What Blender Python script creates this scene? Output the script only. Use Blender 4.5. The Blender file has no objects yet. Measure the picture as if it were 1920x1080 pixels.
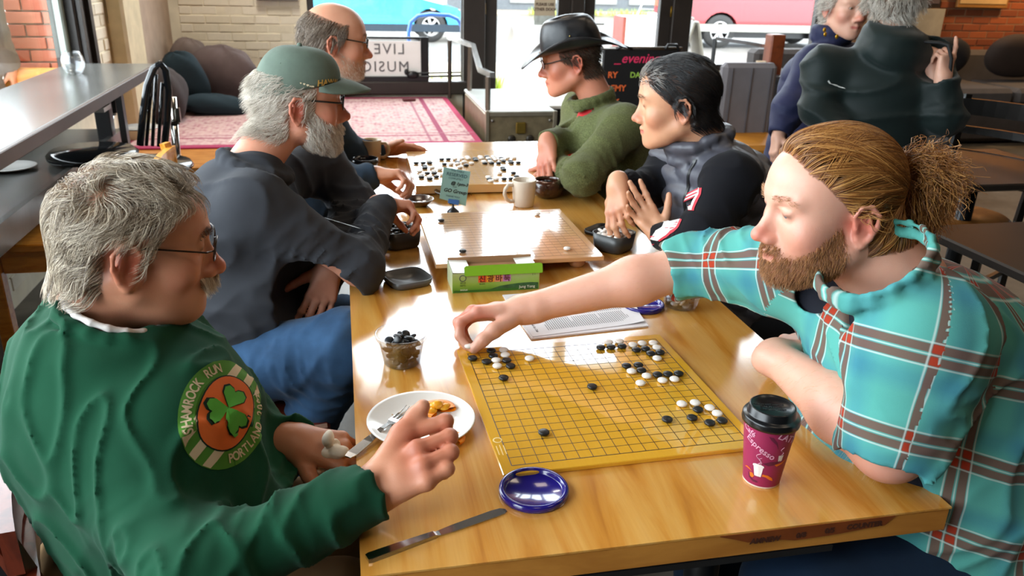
import bpy, bmesh, math, random
import numpy as np
from mathutils import Vector, Matrix
from mathutils.bvhtree import BVHTree
random.seed(7)
SC = bpy.context.scene
COL = SC.collection
PI = math.pi
# ------------------------------------------------------------ camera, world, light, exposure
cam_data = bpy.data.cameras.new('camera'); cam = bpy.data.objects.new('camera', cam_data); COL.objects.link(cam)
SC.camera = cam
cam_data.sensor_width = 36.0
cam_data.lens = 1505.8/1920*36.0
cam_data.clip_start = 0.05
CAM_R = ((0.97990929,-0.19787345,0.02497746),(0.0508062,0.36876057,0.92813489),(0.19286395,0.908219,-0.3714051))
_m = Matrix((CAM_R[0], CAM_R[1], tuple(-c for c in CAM_R[2]))).transposed().to_4x4()
_m.translation = Vector((0.0104, -0.8526, 1.4950)); cam.matrix_world = _m
cam_data.dof.use_dof = True; cam_data.dof.focus_distance = 1.45; cam_data.dof.aperture_fstop = 7.5
SC.view_settings.view_transform = 'Standard'; SC.view_settings.look = 'None'
SC.view_settings.gamma = 1.0; SC.view_settings.use_curve_mapping = False
SC.view_settings.exposure = 1.75
SC.cycles.max_bounces = 7; SC.cycles.diffuse_bounces = 4; SC.cycles.glossy_bounces = 3; SC.cycles.transmission_bounces = 6; SC.cycles.transparent_max_bounces = 12
SC.cycles.sample_clamp_indirect = 6.0
SC.cycles.use_denoising = True
SC.cycles.caustics_reflective = False; SC.cycles.caustics_refractive = False
world = bpy.data.worlds.new('sky'); SC.world = world; world.use_nodes = True
wn = world.node_tree.nodes; wl = world.node_tree.links; wn.clear()
_o = wn.new('ShaderNodeOutputWorld'); _b = wn.new('ShaderNodeBackground')
_b.inputs[0].default_value = (0.86, 0.93, 1.0, 1); _b.inputs[1].default_value = 3.4
wl.new(_b.outputs[0], _o.inputs[0])
def area_light(name, loc, target, sx, sy, power, color, spread=None):
    l = bpy.data.lights.new(name, 'AREA'); l.shape = 'RECTANGLE'; l.size = sx; l.size_y = sy; l.energy = power; l.color = color
    if spread: l.spread = spread
    o = bpy.data.objects.new(name, l); COL.objects.link(o); o.location = loc
    o.rotation_euler = (Vector(target)-Vector(loc)).to_track_quat('-Z', 'Y').to_euler(); return o
def portal(name, loc, target, sx, sy):
    o = area_light(name, loc, target, sx, sy, 1, (1,1,1)); o.data.cycles.is_portal = True; return o

portal('portal_back', (2.2, 7.35, 2.4), (2.2, 0, 2.4), 5.2, 4.2)
portal('portal_left', (-1.75, 1.3, 1.85), (3, 1.3, 1.85), 5.8, 1.8)
for x, y in ((.4, -1.6), (2.6, -1.2), (2.6, 2.0), (4.8, 2.4), (.4, 3.0), (6.4, 4.6)):
    area_light('ceiling_fill', (x, y, 4.3), (x, y, 0), .9, .9, 5, (1.0, .80, .60))  # added warm fill from overhead, no fixtures in the room
area_light('wall_lamp', (7.3, 6.2, 2.6), (7.3, 7.2, .6), .25, .25, 14, (1.0, .62, .30))
area_light('ceiling_fill', (-.5, 5.4, 4.0), (-.6, 6.6, .6), .6, .6, 26, (1.0, .92, .82))  # added light that brightens the cream wall behind the stage

# ------------------------------------------------------------ helpers: objects, materials
def link(name, data, parent=None, mat=None, smooth=False):
    o = bpy.data.objects.new(name, data); COL.objects.link(o)
    if parent is not None: o.parent = parent
    if mat is not None and hasattr(data, 'materials'): data.materials.append(mat)
    if smooth and hasattr(data, 'polygons'): data.polygons.foreach_set('use_smooth', [True]*len(data.polygons))
    return o
def tag(o, label=None, cat=None, group=None, kind=None):
    for k, v in (('label', label), ('category', cat), ('group', group), ('kind', kind)):
        if v: o[k] = v
    return o
def thing(name, label, cat, loc=(0,0,0), rz=0, group=None):
    o = bpy.data.objects.new(name, None); COL.objects.link(o); o.location = loc; o.rotation_euler = (0,0,rz)
    o.empty_display_size = .05
    return tag(o, label, cat, group)
def copy_tree(o, parent=None):
    c = o.copy(); COL.objects.link(c); c.parent = parent
    for ch in list(o.children): copy_tree(ch, c)
    return c
class MB:
    """collects simple shapes and builds ONE mesh object"""
    def __init__(s): s.v = []; s.f = []; s.sm = []
    def add(s, vs, fs, smooth=False):
        n = len(s.v); s.v += [tuple(v) for v in vs]; s.f += [tuple(i+n for i in f) for f in fs]; s.sm += [smooth]*len(fs); return s
    def box(s, c, d, rz=0, M=None, bev=0):
        x, y, z = d[0]/2, d[1]/2, d[2]/2
        if bev:
            b = bev; vs = []; 
            for (hx, hy, zz) in ((x-b, y-b, -z), (x, y, -z+b), (x, y, z-b), (x-b, y-b, z)):
                if hx == x: ring = [(-hx+b,-hy),(hx-b,-hy),(hx,-hy+b),(hx,hy-b),(hx-b,hy),(-hx+b,hy),(-hx,hy-b),(-hx,-hy+b)]
                else: ring = [(-hx,-hy),(hx,-hy),(hx,-hy),(hx,hy),(hx,hy),(-hx,hy),(-hx,hy),(-hx,-hy)]
                vs += [(a, e, zz) for a, e in ring]
            fs = [tuple(range(7,-1,-1)), tuple(range(24,32))]
            for r in range(3):
                for i in range(8): j = (i+1) % 8; fs.append((r*8+i, r*8+j, r*8+8+j, r*8+8+i))
        else:
            vs = [(-x,-y,-z),(x,-y,-z),(x,y,-z),(-x,y,-z),(-x,-y,z),(x,-y,z),(x,y,z),(-x,y,z)]
            fs = [(3,2,1,0),(4,5,6,7),(0,1,5,4),(1,2,6,5),(2,3,7,6),(3,0,4,7)]
        Rm = (M.to_3x3() if M else Matrix.Rotation(rz, 3, 'Z'))
        return s.add([Rm @ Vector(v)+Vector(c) for v in vs], fs)
    def prism(s, poly, z0, z1):
        n = len(poly)
        return s.add([(x,y,z0) for x,y in poly]+[(x,y,z1) for x,y in poly], [tuple(range(n-1,-1,-1)), tuple(range(n,2*n))]+[(i,(i+1)%n,n+(i+1)%n,n+i) for i in range(n)])
    def tube(s, pts, r, n=10, caps=True, sq=None):
        pts = [Vector(p) for p in pts]; m = len(pts); rr = r if hasattr(r, '__len__') else [r]*m
        T = [(pts[min(i+1,m-1)]-pts[max(i-1,0)]).normalized() for i in range(m)]
        u = T[0].orthogonal().normalized() if sq is None else (Vector(sq)-T[0]*Vector(sq).dot(T[0])).normalized(); vs = []
        for i in range(m):
            u = (u - T[i]*u.dot(T[i])).normalized(); w = T[i].cross(u)
            for k in range(n):
                a = 2*PI*(k+.5)/n; vs.append(pts[i]+(u*math.cos(a)+w*math.sin(a))*rr[i])
        fs = [(i*n+k, i*n+(k+1)%n, (i+1)*n+(k+1)%n, (i+1)*n+k) for i in range(m-1) for k in range(n)]
        if caps: fs += [tuple(range(n-1,-1,-1)), tuple(range((m-1)*n, m*n))]
        return s.add(vs, fs, smooth=n > 5)
    def lathe(s, prof, c=(0,0,0), n=32, M=None, a0=0, a1=2*PI, close=True, sx=1, sy=1, sup=None):
        vs = []; m = len(prof); full = abs(a1-a0-2*PI) < 1e-6; cnt = n if full else n+1
        for (r, z) in prof:
            for k in range(cnt):
                a = a0+(a1-a0)*k/n; q = 1.0
                if sup: q = 1/((abs(math.cos(a))**sup+abs(math.sin(a))**sup)**(1/sup))
                v = Vector((r*q*math.cos(a)*sx, r*q*math.sin(a)*sy, z))
                vs.append((M @ v if M else v)+Vector(c))
        fs = []
        for i in range(m-1):
            for k in range(n if full else n):
                j = (k+1) % cnt if full else k+1
                fs.append((i*cnt+k, i*cnt+j, (i+1)*cnt+j, (i+1)*cnt+k))
        if close and full:
            if prof[0][0] > 1e-5: fs.append(tuple(range(cnt-1,-1,-1)))
            if prof[-1][0] > 1e-5: fs.append(tuple(range((m-1)*cnt, m*cnt)))
        return s.add(vs, fs, smooth=True)
    def ball(s, c, r, n=12, m=8, M=None):
        r = r if hasattr(r, '__len__') else (r,r,r)
        prof = [(math.cos(-PI/2+PI*i/m), math.sin(-PI/2+PI*i/m)) for i in range(m+1)]
        vs = []; fs = []
        for (a, z) in prof:
            for k in range(n):
                t = 2*PI*k/n; v = Vector((r[0]*a*math.cos(t), r[1]*a*math.sin(t), r[2]*z)); vs.append((M @ v if M else v)+Vector(c))
        for i in range(m):
            for k in range(n): fs.append((i*n+k, i*n+(k+1)%n, (i+1)*n+(k+1)%n, (i+1)*n+k))
        return s.add(vs, fs, smooth=True)
    def mesh(s, name):
        me = bpy.data.meshes.new(name); me.from_pydata(s.v, [], s.f); me.polygons.foreach_set('use_smooth', s.sm)
        bm = bmesh.new(); bm.from_mesh(me); bmesh.ops.remove_doubles(bm, verts=bm.verts, dist=1e-6); bmesh.ops.dissolve_degenerate(bm, edges=bm.edges, dist=1e-7)
        bm.to_mesh(me); bm.free(); me.update(); return me
    def build(s, name, mat=None, parent=None, auto=None):
        o = link(name, s.mesh(name), parent, mat)
        if auto: o.data.set_sharp_from_angle(angle=auto)
        return o
class NT:
    """small helper to write node materials"""
    def __init__(s, name):
        s.m = bpy.data.materials.new(name); s.m.use_nodes = True; s.t = s.m.node_tree; s.n = s.t.nodes
        s.b = s.n['Principled BSDF']; s.out = s.n['Material Output']
    def node(s, typ, ins=None, **kw):
        n = s.n.new('ShaderNode'+typ)
        for k, v in kw.items(): setattr(n, k, v)
        for k, v in (ins or {}).items(): s.set(n.inputs[k], v)
        return n
    def set(s, sock, v):
        if isinstance(v, bpy.types.NodeSocket): s.t.links.new(v, sock)
        else:
            if hasattr(sock.default_value, '__len__') and hasattr(v, '__len__') and len(v) == 3 and len(sock.default_value) == 4: v = (*v, 1)
            sock.default_value = v
    def bsdf(s, **kw):
        for k, v in kw.items(): s.set(s.b.inputs[k.replace('_', ' ')], v)
        return s
    def coord(s, kind='Object', scale=(1,1,1), rot=(0,0,0), loc=(0,0,0)):
        c = s.node('TexCoord'); mp = s.node('Mapping', {'Vector': c.outputs[kind], 'Scale': scale, 'Rotation': rot, 'Location': loc}); return mp.outputs[0]
    def attr(s, name, out='Color'): return s.node('Attribute', attribute_name=name).outputs[out]
    def noise(s, vec, scale, detail=3, rough=.5, dist=0, out=0):
        d = {'Scale': scale, 'Detail': detail, 'Roughness': rough, 'Distortion': dist}
        if vec is not None: d['Vector'] = vec
        return s.node('TexNoise', d).outputs[out]
    def ramp(s, fac, stops, interp='LINEAR'):
        n = s.node('ValToRGB', {'Fac': fac}); cr = n.color_ramp; cr.interpolation = interp
        while len(cr.elements) < len(stops): cr.elements.new(1)
        for e, (p, c) in zip(cr.elements, stops):
            e.position = p; e.color = (*c, 1) if len(c) == 3 else c
        return n.outputs[0]
    def mix(s, fac, a, b, mode='MIX'):
        n = s.node('Mix', data_type='RGBA', blend_type=mode); s.set(n.inputs[0], fac); s.set(n.inputs[6], a); s.set(n.inputs[7], b); return n.outputs[2]
    def math(s, op, a, b=0.5, c=0.5):
        n = s.node('Math', operation=op); s.set(n.inputs[0], a); s.set(n.inputs[1], b); s.set(n.inputs[2], c); return n.outputs[0]
    def bump(s, h, strength=.3, dist=.002):
        n = s.node('Bump', {'Height': h, 'Strength': strength, 'Distance': dist}); s.set(s.b.inputs['Normal'], n.outputs[0]); return s
def srgb(h):
    c = [int(h[i:i+2], 16)/255 for i in (0,2,4)]; return tuple(x/12.92 if x <= .04045 else ((x+.055)/1.055)**2.4 for x in c)
MATS = {}
def plain(name, hexc, rough=.6, metal=0, bump=0, bscale=200, var=.12, vscale=8, **kw):
    if name in MATS: return MATS[name]
    t = NT(name); c = srgb(hexc)
    v = t.coord(); n = t.noise(v, vscale, 3)
    dark = tuple(x*(1-var) for x in c); lite = tuple(min(1, x*(1+var)) for x in c)
    t.bsdf(Base_Color=t.ramp(n, [(.3, dark), (.7, lite)]), Roughness=rough, Metallic=metal, **kw)
    if bump: t.bump(t.noise(v, bscale, 2), bump, .001)
    MATS[name] = t.m; return t.m
def wood(name, base, dark, rough=.3, scale=(1,1,1), rot=(0,0,0), ring=9, coat=0, bump=.05, knots=True):
    t = NT(name); v = t.coord('Object', scale, rot)
    w = t.node('TexNoise', {'Vector': v, 'Scale': ring, 'Detail': 3, 'Roughness': .55, 'Distortion': .6}).outputs[0]
    fine = t.noise(t.coord('Object', tuple(a*b for a, b in zip(scale, (14,14,14))), rot), 6, 4, .6)
    c1, c2 = srgb(base), srgb(dark)
    col = t.ramp(w, [(.25, c2), (.42, tuple(.45*a+.55*b for a, b in zip(c1, c2))), (.55, c1), (.8, tuple(min(1, a*1.12) for a in c1))])
    col = t.mix(t.math('MULTIPLY', fine, .35), col, c2)
    t.bsdf(Base_Color=col, Roughness=rough, Coat_Weight=coat, Coat_Roughness=.12)
    t.bump(fine, bump, .001); return t.m
def decal_mat(name, hexc, rough=.8):
    return plain(name, hexc, rough, var=.06, vscale=60)

# ------------------------------------------------------------ smooth implicit bodies, meshed with surface nets
def V(*a): return np.array(a if len(a) > 1 else a[0], float)
def unit(v): v = V(v); return v/ (np.linalg.norm(v)+1e-12)
def frame(fwd, up=(0,0,1)):
    """columns: right, forward, up"""
    f = unit(fwd); r = unit(np.cross(f, up)); u = np.cross(r, f); return np.stack([r, f, u], 1)
class SDF:
    def __init__(s): s.p = []
    def cap(s, a, b, ra, rb=None, k=.012, op='u', side=None, sw=1.0, fold=None, tag=0):
        a, b = V(a), V(b); rb = ra if rb is None else rb
        R = max(ra, rb)*max(1, sw); c = (a+b)/2
        s.p.append(dict(t='c', a=a, b=b, ra=ra, rb=rb, k=k, op=op, side=None if side is None else unit(side), sw=sw, fold=fold, c=c, r=np.linalg.norm(b-a)/2+R, tag=tag)); return s
    def ell(s, c, r, M=None, k=.012, op='u', tag=0):
        c = V(c); r = V(r) if hasattr(r, '__len__') else V(r, r, r)
        s.p.append(dict(t='e', c=c, rr=r, M=np.eye(3) if M is None else np.array(M), k=k, op=op, r=r.max(), tag=tag)); return s
    def chain(s, pts, rs, k=.012, **kw):
        for i in range(len(pts)-1): s.cap(pts[i], pts[i+1], rs[i], rs[i+1], k, **kw)
        return s
    def raw(s, q, P, fold=True):
        if q['t'] == 'e':
            L = (P-q['c']) @ q['M']; k0 = np.sqrt(((L/q['rr'])**2).sum(-1))+1e-9; k1 = np.sqrt(((L/q['rr']**2)**2).sum(-1))+1e-9
            return k0*(k0-1)/k1
        A = P-q['a']; ba = q['b']-q['a']; L2 = ba@ba+1e-12
        if q['side'] is not None:
            w = q['side']; A = A-(A@w)[..., None]*w*(1-1/q['sw']); ba = ba-(ba@w)*w*(1-1/q['sw']); L2 = ba@ba+1e-12
        t = np.clip(A@ba/L2, 0, 1); D = A-t[..., None]*ba
        d = np.sqrt((D**2).sum(-1))-(q['ra']+(q['rb']-q['ra'])*t)
        if fold and q['fold']:
            amp, fr, ph, c0, wd = q['fold']; ax = ba/np.sqrt(L2); u = unit(np.cross(ax, (.13,.31,.94))); w2 = np.cross(ax, u)
            ang = np.arctan2(D@u, D@w2); tt = t*np.sqrt(L2)
            m = np.exp(-((t-c0)/wd)**2)
            w = np.sin(fr*tt+2.0*np.sin(ang+ph)+1.0*np.sin(2*ang+1.7*ph)+.9*np.sin(.43*fr*tt+ph)); w2 = np.sin(fr*.62*tt-1.6*np.sin(ang+2.2*ph)+ph)
            d = d-amp*m*(1.5*(1-np.abs(w))**2.5+1.1*(1-np.abs(w2))**2.5)*(.55+.45*np.cos(ang+ph*1.3))+amp*.4*m
        return d
    @staticmethod
    def comb(d, e, q):
        k = q['k']
        if q['op'] == 'u':
            h = np.maximum(k-np.abs(d-e), 0)/k; return np.minimum(d, e)-h*h*k*.25
        h = np.maximum(k-np.abs(-d-e), 0)/k      # subtraction: max(d,-e)
        if q['op'] == 's': h = np.maximum(k-np.abs(d+e), 0)/k; return np.maximum(d, -e)+h*h*k*.25
        h = np.maximum(k-np.abs(d-e), 0)/k; return np.maximum(d, e)+h*h*k*.25   # intersection
    def val(s, P, fold=True):
        d = np.full(P.shape[:-1], 1.0)
        for q in s.p: d = s.comb(d, s.raw(q, P, fold), q)
        return d
    def mesh(s, name, h, disp=None, relax=1):
        un = [q for q in s.p if q['op'] == 'u']
        lo = np.min([q['c']-q['r'] for q in un], 0)-3*h; hi = np.max([q['c']+q['r'] for q in un], 0)+3*h
        B = 8; nb = np.ceil((hi-lo)/(B*h)).astype(int); half = B*h*.5*math.sqrt(3)
        I = np.stack(np.meshgrid(*[np.arange(n) for n in nb], indexing='ij'), -1).reshape(-1, 3)
        ctr = lo+(I+.5)*B*h
        # union-only coarse culling, then a fuller value
        keep = np.zeros(len(I), bool)
        for q in un: keep |= ((ctr-q['c'])**2).sum(1) < (q['r']+half*1.5+.01)**2
        I = I[keep]; ctr = ctr[keep]
        d = s.val(ctr, False); act = np.abs(d) < half*1.8+.014; I = I[act]; ctr = ctr[act]
        g = np.stack(np.meshgrid(*[np.arange(B+1)]*3, indexing='ij'), -1).reshape(-1, 3)
        km = max(q['k'] for q in s.p); N = nb*B+2; verts = []; keys = []; edges = []
        for c0 in range(0, len(I), 1500):
            Ib = I[c0:c0+1500]; cb = ctr[c0:c0+1500]
            G = Ib[:, None, :]*B+g[None]; P = lo+G*h
            D = np.full(P.shape[:2], 1.0)
            for q in s.p:
                m = ((cb-q['c'])**2).sum(1) < (q['r']+half+km+.012)**2
                if q['op'] == 'i': m[:] = True
                if m.any(): D[m] = s.comb(D[m], s.raw(q, P[m]), q)
            if disp is not None: D = D+disp(P)
            D = D.reshape(-1, B+1, B+1, B+1); S = D < 0
            c8 = sum(S[:, a:a+B, b:b+B, c:c+B].astype(np.int8) for a in (0,1) for b in (0,1) for c in (0,1))
            cell = np.argwhere((c8 > 0) & (c8 < 8))
            if not len(cell): continue
            bi, x, y, z = cell.T; acc = np.zeros((len(cell), 3)); cnt = np.zeros(len(cell))
            for ax in range(3):
                o1, o2 = [(1,2),(0,2),(0,1)][ax]
                for a in (0,1):
                    for b in (0,1):
                        p0 = [0,0,0]; p0[o1] = a; p0[o2] = b; p1 = list(p0); p1[ax] = 1
                        d0 = D[bi, x+p0[0], y+p0[1], z+p0[2]]; d1 = D[bi, x+p1[0], y+p1[1], z+p1[2]]
                        m = (d0 < 0) != (d1 < 0); t = d0/(d0-d1+1e-20)
                        pt = np.tile(np.array(p0, float), (len(cell), 1)); pt[:, ax] = t
                        acc[m] += pt[m]; cnt[m] += 1
            gc = Ib[bi]*B+cell[:, 1:]
            verts.append(lo+(gc+acc/cnt[:, None])*h); keys.append((gc[:, 0]*N[1]+gc[:, 1])*N[2]+gc[:, 2])
            for ax in range(3):
                sl0 = S[:, :B, :B, :B]; sl1 = [S[:, 1:, :B, :B], S[:, :B, 1:, :B], S[:, :B, :B, 1:]][ax]
                e = np.argwhere(sl0 != sl1)
                if len(e): edges.append((ax, Ib[e[:, 0]]*B+e[:, 1:], sl0[e[:, 0], e[:, 1], e[:, 2], e[:, 3]]))
        Vt = np.concatenate(verts); K = np.concatenate(keys); od = np.argsort(K); K = K[od]; Vt = Vt[od]
        faces = []
        for ax, G, inside in edges:
            o1 = (ax+1) % 3; o2 = (ax+2) % 3; idx = []; ok = np.ones(len(G), bool)
            for a, b in ((-1,-1),(0,-1),(0,0),(-1,0)):
                H = G.copy(); H[:, o1] += a; H[:, o2] += b; kk = (H[:, 0]*N[1]+H[:, 1])*N[2]+H[:, 2]
                j = np.clip(np.searchsorted(K, kk), 0, len(K)-1); ok &= K[j] == kk; idx.append(j)
            F = np.stack(idx, 1); F[~inside] = F[~inside][:, ::-1]; faces.append(F[ok])
        F = np.concatenate(faces)
        for _ in range(relax):
            acc = np.zeros_like(Vt); cnt = np.zeros(len(Vt))
            for a in range(4):
                i, j = F[:, a], F[:, (a+1) % 4]
                np.add.at(acc, i, Vt[j]); np.add.at(cnt, i, 1); np.add.at(acc, j, Vt[i]); np.add.at(cnt, j, 1)
            Vt = .5*Vt+.5*acc/np.maximum(cnt, 1)[:, None]
        me = bpy.data.meshes.new(name); me.vertices.add(len(Vt)); me.vertices.foreach_set('co', Vt.ravel())
        me.loops.add(len(F)*4); me.loops.foreach_set('vertex_index', F.ravel().astype(np.int32))
        me.polygons.add(len(F)); me.polygons.foreach_set('loop_start', np.arange(len(F), dtype=np.int32)*4); me.polygons.foreach_set('loop_total', np.full(len(F), 4, np.int32))
        me.polygons.foreach_set('use_smooth', np.ones(len(F), bool)); me.update(calc_edges=True)
        return me, Vt, F
def set_color(me, name, cols):
    a = me.color_attributes.new(name, 'FLOAT_COLOR', 'POINT'); c = np.ones((len(me.vertices), 4)); c[:, :3] = cols; a.data.foreach_set('color', c.ravel())
def bvh_of(*objs):
    vs = []; fs = []
    for o in objs:
        me = o.data; n = len(vs); M = np.array(o.matrix_world)
        co = np.empty(len(me.vertices)*3); me.vertices.foreach_get('co', co); co = co.reshape(-1, 3)
        vs += [tuple(v) for v in co]; fs += [tuple(i+n for i in p.vertices) for p in me.polygons]
    return BVHTree.FromPolygons(vs, fs)

# ------------------------------------------------------------ people: heads, hair, hands, clothes
def smooth01(x, a, b): t = np.clip((x-a)/(b-a), 0, 1); return t*t*(3-2*t)
def beard_zone(L, top=-.005, slope=.75, chin=-.112, lip=True):
    x, y, z = L.T; zb = top-slope*np.clip(y-.02, 0, .06); w = smooth01(zb-z, -.006, .010)*smooth01(y, .004, .016)*smooth01(z, chin-.004, chin+.004)
    w = np.maximum(w, ((np.abs(x) < .028)&(y > .086)&(z > -.052)&(z < -.036)).astype(float))
    return w*(1-((np.abs(z+.0575) < .006)&(np.abs(x) < .021)&(y > .085)))*(np.linalg.norm(L, axis=1) < .17)
class Head:
    def __init__(s, o, fwd, up=(0,0,1), sc=1.0, **P):
        s.o = V(o); s.M = frame(fwd, up); s.s = sc; s.P = P
    def W(s, x, y, z): return s.o+s.M@V(x, y, z)*s.s
    def L(s, P): return (P-s.o)@s.M/s.s
    def add(s, B, hat=False):
        p = s.P; g = p.get; W = s.W; S = s.s; M = s.M
        def E(c, r, k=.012, op='u', MM=None): B.ell(W(*c), V(r)*S if hasattr(r, '__len__') else r*S, M if MM is None else M@MM, k*S, op)
        def C(a, b, ra, rb, k=.01, op='u'): B.cap(W(*a), W(*b), ra*S, rb*S, k*S, op)
        fat = g('fat', 0); jw = g('jaw', 0); 
        E((0,-.010,.042), (.077,.099,.086), .02)
        E((0,.036,.048), (.064,.056,.060), .03)
        E((0,.042,-.020), (.060+fat*.4,.050,.062), .03)
        E((0,.040,-.062), (.048+fat,.046+jw*.5,.040), .03)
        for q in (-1, 1):
            C((q*(.050+fat*.6),.000,-.050), (q*.020,.078+jw,-.090), .017+fat*.5, .015+fat*.3, .03)
            E((q*(.043+fat*.3),.062,-.016), (.021,.022,.022), .024)
            C((q*.012,.089,.040), (q*.046,.073,.040), .0095, .008, .016)
        E((0,.090+jw,-.090), (.018,.016,.016), .022)
        E((0,.082,-.056), (.030,.021,.026), .022)
        nz = g('nose', 1.0); nt = .119+.008*(nz-1)*2; nd = g('nose_drop', 0)
        C((0,.090,.026), (0,nt-.005,-.014-nd), .0070, .0092*nz, .012)
        C((0,.082,.020), (0,.100,-.022-nd), .0090, .0125*nz, .010)
        E((0,nt,-.0205-nd), (.0125*nz,.0115,.0105*nz), .010)
        for q in (-1, 1):
            E((q*.0135*nz,.105,-.027-nd*.5), (.0080*nz,.011,.0085), .008)
            E((q*.007,.108,-.035-nd*.5), (.0035,.005,.004), .003, 's')
        op = g('lips', 1.0)
        for q in (-1, 1):
            C((q*.022,.092,-.0545), (0,.1045,-.0500), .0030, .0058*op, .005)
            C((q*.021,.092,-.0590), (0,.1025,-.0620), .0030, .0068*op, .005)
            C((q*.026,.092,-.0565), (0,.112,-.0560), .0012, .0015, .003, 's')
        ez = .0205; ec = g('eye', .0)
        for q in (-1, 1):
            E((q*.033,.096,ez), (.018,.015,.0125), .012, 's')
        for q in (-1, 1):
            E((q*.0325,.0775,ez), (.0150,.0142,.0142), .005)
            oo = .0012+.0020*(1-ec)
            C((q*.0225,.0925,ez-ec*.004-.002), (q*.0415,.0885,ez-ec*.004-.0025), oo, oo, .0015, 's')
            C((q*.021,.088,ez+.007-ec*.002), (q*.043,.083,ez+.006-ec*.002), .0042, .0036, .004)
        if g('ears', True):
            es = g('ear', 1.0)
            for q in (-1, 1):
                def ep(y, z, x): return (q*x, -.012+y*es, -.002+z*es)
                E(ep(-.003,.002,.077), (.0055,.0175*es,.027*es), .007)
                pts = [(.008,-.002,.079),(.012,.018,.080),(.003,.031,.084),(-.012,.031,.087),(-.022,.016,.090),(-.021,-.004,.088),(-.012,-.021,.083),(-.001,-.031,.079),(.007,-.022,.078)]
                rs = [.0028,.0034,.0036,.0038,.0038,.0036,.0042,.0058,.0035]
                P = [W(*ep(*t)) for t in pts]
                for i in range(len(P)-1): B.cap(P[i], P[i+1], rs[i]*S, rs[i+1]*S, .003*S)
                C(ep(-.010,.020,.085), ep(-.013,-.008,.086), .003, .003, .005)
                E(ep(.001,-.003,.087), (.007,.0075,.010), .005, 's')
                E(ep(.009,-.004,.080), (.004,.004,.006), .004)
    def eyes(s, parent, iris='6b5a45', gaze=(0,1,-.35)):
        """eyeballs as one part"""
        mb = MB(); ib = MB()
        for q in (-1, 1):
            c = s.W(q*.0325,.0778,.0205); gd = unit(s.M@unit(gaze)); r = .0125*s.s
            mb.ball(c, r, 20, 14)
            Q = Vector(gd).to_track_quat('Z', 'Y').to_matrix()
            ib.lathe([(0,r*1.03),(r*.26,r*1.0)], c, 16, Q, close=False); 
            ib.lathe([(r*.26,r*1.0),(r*.48,r*.90)], c, 16, Q, close=False)
        e = mb.build('eyes', plain('eye_white', 'd8cfc8', .15, var=.02), parent)
        ib.build('iris', plain('iris_'+iris, iris, .1, var=.2), e); return e
    def spline_ring(s): pass
def skin_mat(name, base, red, rough=.45):
    t = NT(name); v = t.coord('Object'); col = t.attr('skin')
    n = t.noise(v, 60, 4, .6); n2 = t.noise(v, 14, 3)
    b = srgb(base)
    c = t.mix(t.math('MULTIPLY', n, .22), col, srgb(red)); c = t.mix(t.math('MULTIPLY', n2, .16), c, tuple(x*.8 for x in b))
    t.bsdf(Base_Color=c, Roughness=rough, Subsurface_Weight=.12, Subsurface_Scale=.01, Specular_IOR_Level=.45)
    t.b.inputs['Subsurface Radius'].default_value = (1,.35,.2)
    fine = t.noise(v, 700, 2, .6); mid = t.noise(v, 120, 3, .6)
    t.bump(t.mix(.5, fine, mid), .28, .0012); return t.m
def paint_skin(me, Vt, heads, base, red, lips=None, hands=(), extra=None):
    b = np.array(srgb(base)); r = np.array(srgb(red)); C = np.tile(b, (len(Vt), 1))
    lipc = np.array(srgb(lips)) if lips else r
    for H in heads:
        L = H.L(Vt); g = lambda c, rad: np.exp(-((L-V(c))**2).sum(1)/rad**2)
        w = np.zeros(len(Vt))
        for q in (-1, 1): w = np.maximum(w, .75*g((q*.045,.062,-.022), .026)); w = np.maximum(w, .9*g((q*.084,-.012,0), .032))
        w = np.maximum(w, .9*g((0,.118,-.02), .02)); w = np.maximum(w, .35*g((0,.07,-.09), .03))
        near = (np.linalg.norm(L, axis=1) < .2)
        C = C*(1-(w*near)[:, None])+r*(w*near)[:, None]
        lw = np.zeros(len(Vt))
        for q in (-1, 0, 1):
            for a in (.35, .7): lw = np.maximum(lw, np.exp(-(((L-V(q*a*.022, .1035-.010*(a*abs(q))**2, -.056))/V(.010,.012,.0068))**2).sum(1)**2))
        C = C*(1-lw[:, None])+lipc*lw[:, None]
        for q in (-1, 1):
            a = V(q*.020,.0925,.0185); b_ = V(q*.044,.0875,.0180); ab = b_-a; tt = np.clip((L-a)@ab/(ab@ab), 0, 1); dl = np.linalg.norm(L-a-tt[:,None]*ab, axis=1); lw2 = .8*np.exp(-(dl/.0042)**2)*near
            C = C*(1-lw2[:, None])+np.array([.06,.03,.02])*lw2[:, None]
        if extra is not None: C = extra(L, C, near)
    for hp, rad in hands:
        w = .55*np.exp(-((Vt-V(hp))**2).sum(1)/rad**2); C = C*(1-w[:, None])+r*w[:, None]
    set_color(me, 'skin', C)
def sample_surface(Vt, F, mask, n, rng):
    """n random surface points (and normals) where mask(P) is high"""
    A, Bv, Cc, D = (Vt[F[:, i]] for i in range(4)); nrm = np.cross(Cc-A, D-Bv); ar = np.linalg.norm(nrm, axis=1)+1e-12
    w = ar*mask((A+Cc)/2, nrm/ar[:, None]); w = w/w.sum(); i = rng.choice(len(F), n, p=w)
    u, v = rng.random(n)[:, None], rng.random(n)[:, None]
    P = (A[i]*(1-u)+Bv[i]*u)*(1-v)+(D[i]*(1-u)+Cc[i]*u)*v; return P, nrm[i]/ar[i][:, None]
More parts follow.
